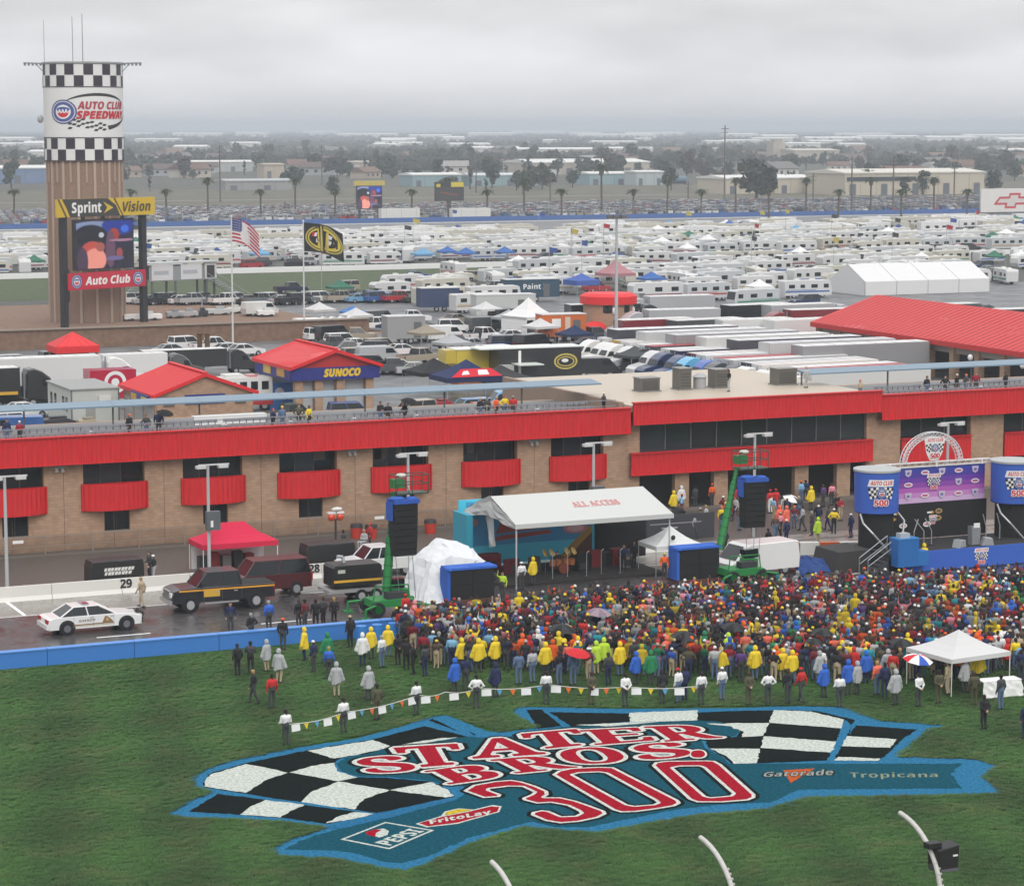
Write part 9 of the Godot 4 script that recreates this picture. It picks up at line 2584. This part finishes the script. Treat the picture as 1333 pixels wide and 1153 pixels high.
	while z<800:
		row += 1
		var x:=z*.2
		while x<z*1.02:
			x += 2.75 if row % 3 else 3.1
			var p:=V3(x,0,-z+rng.randf_range(-.4,.4))
			if absf(across(p))>.51 or rng.randf()<.12: continue
			var kn: String=lc[rng.randi() % lc.size()]
			var tall:=rng.randf()<.5
			if m<190:
				m += 1
				var key:="%s%s" % [kn,tall]
				if not lot_cars.has(key): lot_cars[key]=far_car(ccol[kn],tall).mesh()
				lots.push_back([One("parked_car",lot_cars[key],M.gloss,"","car",p,PI/2+rng.randf_range(-.06,.06),"cars in the parking lot beyond the far straight"),"%s %s in the %s parking row beyond the far track wall" % [kn,"tall car" if tall else "low car",ordinal(row - 1)]])
			else:
				lot.add(far_car(ccol[kn],tall),Transform3D(Basis(Vector3.UP,PI/2),p))
		z += 6.4
	rank(lots)
	tag(P("distant_cars",lot,M.gloss,self),"hundreds of cars filling the parking lot beyond the far straight","cars","","stuff")

# ---------------------------------------------------------------- the plain beyond
func shed(called: String,at: Vector3,turn: float,w: float,d: float,h: float,wallk: Color,roofk: Color,label: String,n:=6) -> Node3D:
	var t:=T(called,label,"building",at,turn)
	var b:=mb();b.span(V3(-w/2,0,-d/2),V3(w/2,h,d/2),wallk)
	for i in n: b.span(V3(-w/2+w*i/n - .1,0,d/2),V3(-w/2+w*i/n+.1,h,d/2+.15),wallk*.8)
	P("wall",b,M.rough,t)
	b=mb();b.prism(PackedVector2Array([V2(-d/2 - .4,h),V2(d/2+.4,h),V2(d/2+.4,h+.5),V2(0,h+.5+d*.04),V2(-d/2 - .4,h+.5)]),-w/2 - .4,w/2+.4,roofk)
	b.remap(ALONG_X)
	P("roof",b,M.rough,t)
	for i in n:
		if i % 2==0:
			b=mb();b.span(V3(-w/2+w*(i+.3)/n,0,d/2+.16),V3(-w/2+w*(i+.7)/n,minf(h*.55,4.5),d/2+.2),K(.12,.13,.15));P("door",b,M.rough,t)
	return t

func distance():
	rng.seed=77
	# open brown field and a road in front of the sheds
	S("field",strip(100,1400,-1060,-802,.04),ground_mat(noise_tex(.01,K(.075,.075,.05),K(.145,.125,.09),95,1024,6),150.0,.95))
	S("field_road",strip(100,1400,-905,-897,.08),mat(.8)).mesh=colored(strip(100,1400,-905,-897,.08),K(.2,.19,.17))
	var BEIGE:=K(.5,.45,.36);var PALE:=K(.66,.66,.64);var TEALG:=K(.25,.36,.38)
	shed("warehouse",V3(566.26,0,-876.89) ,.0,66,30,8.5,BEIGE,K(.6,.58,.52),"big beige warehouse with a dark window strip behind the palms on the right",9)
	One("window_strip",mbspan(V3(-32,5.6,0),V3(0,7.2,.3),K(.05,.06,.07)),M.glass,"dark window strip along the big beige warehouse","window",V3(566.26,0,-876.89)+V3(0,0,15.05))
	shed("warehouse",V3(521.04,0,-910.22),.0,42,24,6.0,BEIGE,PALE,"long low beige warehouse behind the large leaning tree",7)
	shed("warehouse",V3(634.14,0,-1315.21),.0,74,40,6.5,K(.45,.4,.34),PALE,"long tan warehouse with white roof edge in the middle distance",8)
	shed("warehouse",V3(444.67,0,-1075.63),.0,24,16,5.0,TEALG,PALE,"pale teal shed left of the dark scoreboard",4)
	shed("warehouse",V3(481.16,0,-1075.57),.0,40,16,4.6,TEALG,K(.55,.6,.6),"long pale teal shed right of the dark scoreboard",5)
	shed("warehouse",V3(531.71,0,-1069.59),.0,26,16,5.0,TEALG,PALE,"pale teal shed behind the tallest palm",4)
	shed("warehouse",V3(540.42,0,-1048.81),.0,14,12,6.0,K(.4,.45,.46),PALE,"grey blue shed right of the teal sheds",3)
	shed("warehouse",V3(468.9,0,-1470.09),.0,48,20,5.5,K(.4,.42,.4),PALE,"long white roofed building left of the flags",7)
	shed("warehouse",V3(348.96,0,-1042.65),.0,30,14,3.8,K(.3,.3,.3),K(.4,.42,.42),"low dark roofed building above the black flag",4)
	shed("warehouse",V3(284.57,0,-1216.2),.0,40,26,7.0,K(.16,.22,.35),PALE,"white roofed blue building left of the tower",5)
	shed("warehouse",V3(433.18,0,-1266.36),.0,11,12,7.0,K(.45,.38,.3),K(.42,.36,.3),"tan gabled house above the left flags",2)
	shed("warehouse",V3(970.38,0,-1622.06),.0,38,30,9.0,K(.46,.41,.34),K(.5,.46,.4),"tan industrial block on the skyline right of centre",4)
	var tk:=T("silo","tan square silo tower beside the industrial block on the skyline","silo",V3(949.76,0,-1631.37))
	P("wall",mbspan(V3(-5,0,-5),V3(5,15,5),K(.4,.36,.3)),M.rough,tk);P("head_house",mbspan(V3(-3,15,-3),V3(4,17.5,3),K(.36,.32,.27)),M.rough,tk)
	shed("warehouse",V3(555.22,0,-1459.68),.0,18,14,5.0,K(.42,.36,.3),K(.45,.4,.36),"small tan shed among the trees in the middle",2)
	shed("warehouse",V3(884.88,0,-1310.84),.0,26,18,4.0,PALE,PALE,"small white shed behind the bowtie sign's left",3)
	var tc:=T("tank_car","row of blue grey tank wagons at the edge of the field","tank wagon",V3(559.92,0,-1056.85))
	for i in 2:
		var b:=mb();b.cyl(V3(-7+i*7.2,2.4,0),V3(-.5+i*7.2,2.4,0),1.6,1.6,12,K(.12,.18,.24));b.box(V3(-3.7+i*7.2,.6,0),V3(6.8,.5,2),DARK);P("tank",b,M.paint,tc)
	# white logistics sheds on the far plain
	var ws:=[]
	for e in [[520,188,90],[560,181,150],[640,178,200],[590,186,60],[700,176,260],[760,177,150],[850,178,260],[1010,184,110],[1080,186,160],[1150,183,200],[1230,186,140],[1290,182,220],[1320,188,120],[960,180,130],[420,176,180],[330,178,140],[260,179,200],[180,177,150],[60,196,70],[20,186,120],[120,180,90],[480,179,240],[800,180,300],[1120,178,240]]:
		var p:=Vector3.ZERO
		var d: float=90750.0/(e[1] - 163.0)
		p=ground_at(e[0],d)
		ws.push_back([shed("logistics_shed",p,rng.randf_range(-.1,.1) - deg_to_rad(20),e[2]*.55,50,rng.randf_range(7,10),K(.68,.68,.66),K(.74,.74,.73),"",6),"long white logistics shed on the hazy plain, %s one" % ("nearer" if d<4000 else "farther")])
	for i in 26:
		var d:=rng.randf_range(2100,4200)
		ws.push_back([shed("logistics_shed",ground_at(rng.randf_range(-20,1350),d),-deg_to_rad(20)+rng.randf_range(-.2,.2),rng.randf_range(25,70),30,rng.randf_range(5,8),K(.62,.6,.56),K(.7,.7,.68),"",3),"small pale shed on the hazy plain, %s one" % ("nearer" if d<3000 else "farther")])
	rank(ws)
	# houses among the trees
	var hs:=[]
	var hp: Array=[]
	for k in 5:
		var h:=T("house","","house",Vector3.ZERO)
		var wk: Color=[K(.5,.45,.38),K(.6,.58,.54),K(.4,.33,.27),K(.55,.5,.46),K(.35,.36,.38)][k];var rk: Color=[K(.15,.09,.07),K(.16,.15,.145),K(.17,.11,.08),K(.28,.27,.26),K(.11,.08,.07)][k]
		P("wall",mbspan(V3(-7,0,-4.5),V3(7,3.4,4.5),wk),M.rough,h)
		var b:=mb();b.prism(PackedVector2Array([V2(-5.2,3.3),V2(5.2,3.3),V2(0,5.8)]),-7.6,7.6,rk)
		b.remap(ALONG_X)
		P("roof",b,M.rough,h)
		for x in [-4,0,4]: P("window",mbspan(V3(x - .7,1.2,4.5),V3(x+.7,2.4,4.55),GLASS),M.glass,h)
		hp.push_back(h)
	for i in 95:
		var d:=rng.randf_range(1250,2600)
		var p:=ground_at(rng.randf_range(0,1333),d)
		var h: Node3D=hp[i] if i<5 else copy(hp[i % 5],p,0)
		h.position=p;h.rotation.y=rng.randf_range(-.6,.6);h.scale=Vector3.ONE*rng.randf_range(.9,1.5)
		h.set_meta("group","houses among the far trees")
		hs.push_back([h,"%s house among the trees on the plain, %s" % [["tan brown roofed","pale dark roofed","brown red roofed","cream grey roofed","grey dark roofed"][i % 5],"nearer belt" if d<1800 else "farther belt"]])
	rank(hs)
	# trees one can tell apart
	var tp:=[]
	for k in 7:
		var o:=T("tree","","tree",Vector3.ZERO)
		build_tree(o,500+k,11.0,[11.0,9.0,7.0,12.0,8.0,10.0,3.6][k],[.6,1.2,.5,.4,1.4,.6,.3][k],[K(.03,.045,.025),K(.04,.055,.03),K(.028,.04,.026),K(.06,.05,.035),K(.045,.055,.035),K(.05,.06,.03),K(.025,.036,.024)][k],380,10)
		tp.push_back(o)
	var tl:=[]
	for i in 290:
		var d: float=rng.randf_range(1080,2300) if i>24 else rng.randf_range(950,1100)
		if i % 3==0: d=rng.randf_range(1300,1800)
		var x:=rng.randf_range(-20,1350)
		var p:=ground_at(x,d)
		var k:=rng.randi() % 7
		var o: Node3D=tp[i] if i<7 else copy(tp[k],p,0)
		if i<7: k=i
		var s:=rng.randf_range(.5,1.15)
		o.position=p;o.rotation.y=rng.randf()*TAU;o.scale=V3(s,s*rng.randf_range(.8,1.2),s)
		o.set_meta("group","trees on the plain")
		tl.push_back([o,"%s tree on the plain beyond the field, %s" % [["broad dark green","round green","narrow dark","wide brownish","olive green","bright green","slim cypress like"][k],"nearest belt" if d<1300 else "second belt" if d<1600 else "third belt" if d<1950 else "farthest belt"]])
	rank(tl)
	var big:=T("tree","large dark leaning tree standing before the beige warehouses","tree",V3(477.5,0,-834.11));build_tree(big,71,16.5,17.0,3.0,K(.035,.04,.028),700,12)
	for e in [[410,226,12.0,13.0],[440,228,11.0,16.0],[690,243,9.0,7.0],[715,243,9.5,9.0],[745,243,8.0,7.0],[490,222,15.0,5.0],[400,200,16.0,10.0],[608,205,14.0,12.0],[820,212,15.0,14.0]]:
		var o:=T("tree","dark %s tree %s" % ["slender" if e[3]<8 else "spreading",{410: "left of the small tan shed",440: "right behind the left flags",690: "before the tan warehouse, first of three",715: "before the tan warehouse, second of three",745: "before the tan warehouse, third of three",490: "rising above the far scoreboard",400: "standing tall on the skyline left of centre",608: "above the dark scoreboard",820: "at the right end of the tan warehouse"}[e[0]]],"tree",ground_at(e[0],90750.0/(e[1] - 163.0)))
		build_tree(o,900+e[0],e[2],e[3],e[2]*.2,K(.032,.042,.028),380,9)
	# woods that read as one mass
	var mm:=MultiMesh.new();mm.transform_format=MultiMesh.TRANSFORM_3D;mm.use_colors=true
	mm.mesh=crown_mesh(801,9.0,12.0,.5,K(.036,.045,.03),110,6).mesh()
	var cnt:=17000
	var wn:=FastNoiseLite.new();wn.seed=12;wn.frequency=.006;wn.fractal_octaves=2
	mm.instance_count=cnt
	for i in cnt:
		var d: float=1560+6500.0*pow(rng.randf(),1.6)
		var p:=ground_at(rng.randf_range(-60,1393),d)
		for k in 8:
			if wn.get_noise_2d(p.x,p.z*.45)>(.0 if d<2600 else -.15): break
			p=ground_at(rng.randf_range(-60,1393),d)
		var s:=rng.randf_range(.45,1.0)
		mm.set_instance_transform(i,Transform3D(Basis(Vector3.UP,rng.randf()*TAU).scaled(V3(s*1.2,s*rng.randf_range(.5,1.05),s*1.2)),p))
		mm.set_instance_color(i,K(1,1,1).lerp(K(1.9,1.25,.9),rng.randf()*rng.randf())*rng.randf_range(.7,1.5))
	var fi:=MultiMeshInstance3D.new();fi.name="woods";fi.multimesh=mm;fi.material_override=M.leaf;add_child(fi)
	tag(fi,"dark belt of trees across the hazy plain to the skyline","woods","","stuff")
	# palms along the far straight
	var pp:=[]
	for k in 3:
		var o:=T("palm_tree","","palm",Vector3.ZERO);build_palm(o,60+k,9.5);pp.push_back(o)
	var pl:=[]
	var px:=[112,172,218,272,340,385,437,537,582,634,682,731,783,824,868,912,957,1000,1048,1090,1132,1172,1214,1257,20]
	for i in px.size():
		var tall: bool=px[i] in [682,783,868,957,1048,1132,1214,272,385,582]
		var p:=ground_at(px[i],750.0 if not tall else 790.0)
		var o: Node3D=pp[i] if i<3 else copy(pp[i % 3],p,i*1.0)
		o.position=p;o.rotation.y=i*1.3;var s:=1.0 if not tall else (1.75 if px[i]==783 else 1.3);o.scale=V3(.9+s*.1,s,.9+s*.1) 
		o.set_meta("group","palms beyond the far straight")
		pl.push_back([o,("tallest palm in the row beyond the far straight" if px[i]==783 else "tall palm in the row beyond the far straight" if tall else "palm in the row beyond the far straight")])
	rank(pl)
	# power poles
	var po:=[]
	for e in [[1107,275,204],[1161,275,206],[942,262,165],[1057,262,225],[782,255,190],[288,262,190],[716,262,228],[420,240,190],[895,262,235],[1240,262,215],[620,250,215],[372,275,262],[152,262,215]]:
		var d: float=90750.0/(e[1] - 163.0)
		var h: float=(e[1] - e[2])/3300.0*d*1.02
		var b:=mb();b.cyl(Vector3.ZERO,V3(0,h,0),.3,.2,6,K(.12,.1,.09));b.box(V3(0,h - 1.2,0),V3(3.4,.22,.2));b.box(V3(0,h - 2.6,0),V3(2.6,.2,.2))
		po.push_back([One("power_pole",b,M.rough,"","pole",ground_at(e[0],d),.2,"power poles in the field"),"dark thin power pole rising above the parking lot and field"])
	rank(po)
	# bowtie sign, two scoreboards
	var t:=T("bowtie_sign","big white billboard with a red outlined bowtie at the right edge","billboard",V3(446.82,0,-630.3)+V3(16,0,-22),.0)
	P("board",mbspan(V3(-10.5,1.0,-.3),V3(12,8.2,.3),K(.68,.66,.63)),M.paint,t)
	for x in [-8,0,8]: P("post",mbspan(V3(x - .3,0,-.6),V3(x+.3,1.0,-.2),STEEL),M.paint,t)
	var bt:=[V2(-1.0,1.9),V2(2.6,1.9),V2(2.3,.8),V2(6.6,.8),V2(4.6,-1.1),V2(1.2,-1.1),V2(.9,-2.2),V2(-2.7,-2.2),V2(-2.4,-1.1),V2(-6.6,-1.1),V2(-4.8,.8),V2(-1.3,.8)]
	var bp:=PackedVector2Array(bt)
	P("emblem",art_flat([[Geometry2D.offset_polygon(bp,.3),K(.5,.04,.05)],[Geometry2D.offset_polygon(bp,-.35),K(.6,.56,.54)]],V3(1.2,4.6,.3),Vector3.RIGHT,Vector3.UP,.02),M.paint,t)
	t=T("far_scoreboard","small bright video screen with yellow top beyond the far straight","scoreboard",ground_at(481,745.0),.0)
	var sm:=StandardMaterial3D.new();sm.albedo_color=K(.02,.02,.02);sm.roughness=.3;sm.emission_enabled=true;sm.emission_texture=ImageTexture.create_from_image(screen_image());sm.emission=Color.BLACK;sm.emission_energy_multiplier=.8
	P("frame",mbspan(V3(-4.0,3.2,-.4),V3(4.0,10.0,.4),DARK),M.paint,t)
	var b2:=mb();b2.face([V3(-3.8,9.8,.42),V3(3.8,9.8,.42),V3(3.8,3.4,.42),V3(-3.8,3.4,.42)],V3(0,0,1))
	for i in b2.v.size(): b2.t[i]=V2((b2.v[i].x+3.8)/7.6,1.0 - (b2.v[i].y - 3.4)/6.4)
	P("screen",b2,sm,t);P("top_sign",mbspan(V3(-4.8,10.0,-.3),V3(4.8,11.4,.5),K(.5,.4,.1)),M.paint,t)
	for x in [-3,3]: P("post",mbspan(V3(x - .3,0,-.3),V3(x+.3,3.2,.3),DARK),M.paint,t)
	var al:=AreaLight3D.new();al.name="screen_light";al.area_size=V2(7.6,6.4);al.light_energy=.2;al.light_color=K(.8,.6,.6);al.shadow_enabled=true;al.position=V3(0,6.6,.6);al.rotation.y=PI;t.add_child(al)
	t=T("far_scoreboard","dark scoreboard with yellow top strip on one post beyond the far straight","scoreboard",ground_at(585,750.0),.0)
	P("board",mbspan(V3(-4.5,5.4,-.5),V3(4.5,9.4,.5),K(.05,.045,.045)),M.paint,t);P("top_sign",mbspan(V3(-4.5,9.4,-.5),V3(4.5,11.0,.5),K(.03,.03,.03)),M.paint,t)
	P("yellow_panel",mbspan(V3(.4,9.5,.5),V3(4.4,10.9,.56),K(.6,.5,.04)),M.paint,t);P("yellow_panel",mbspan(V3(-4.3,9.5,.5),V3(-3.0,10.4,.56),K(.6,.5,.04)),M.paint,t);P("post",mbspan(V3(-.45,0,-.3),V3(.45,5.4,.3),K(.06,.05,.05)),M.paint,t)
	var dg:=mb()
	for i in 7: dg.box(V3(-2.6+i*.8,7.9 - .12*i,.52),V3(.5,.4,.05),K(.3,.08,.04))
	P("digits",dg,M.paint,t)
	var tr:=mb();tr.span(V3(-6,.4,-1.2),V3(6,3.6,1.2),PALE)
	for i in 4: tr.box(V3(-4.5+i*3,.3,0),V3(.9,.6,2.2),TYRE)
	One("box_trailer",tr,M.paint,"white box trailer beside the dark far scoreboard's post","trailer",ground_at(612,740.0))
	One("box_trailer",tr.mesh(),M.paint,"white box trailer beside the small bright video screen","trailer",ground_at(520,738.0))

# the place on the ground at a bearing (across the 1333-wide picture) and a distance ahead of the camera
func ground_at(px: float,d: float) -> Vector3:
	var yaw:=deg_to_rad(24.3)
	var s:=(px - 666.5)/3300.0*d
	return V3(sin(yaw)*d+cos(yaw)*s,0,-cos(yaw)*d+sin(yaw)*s)
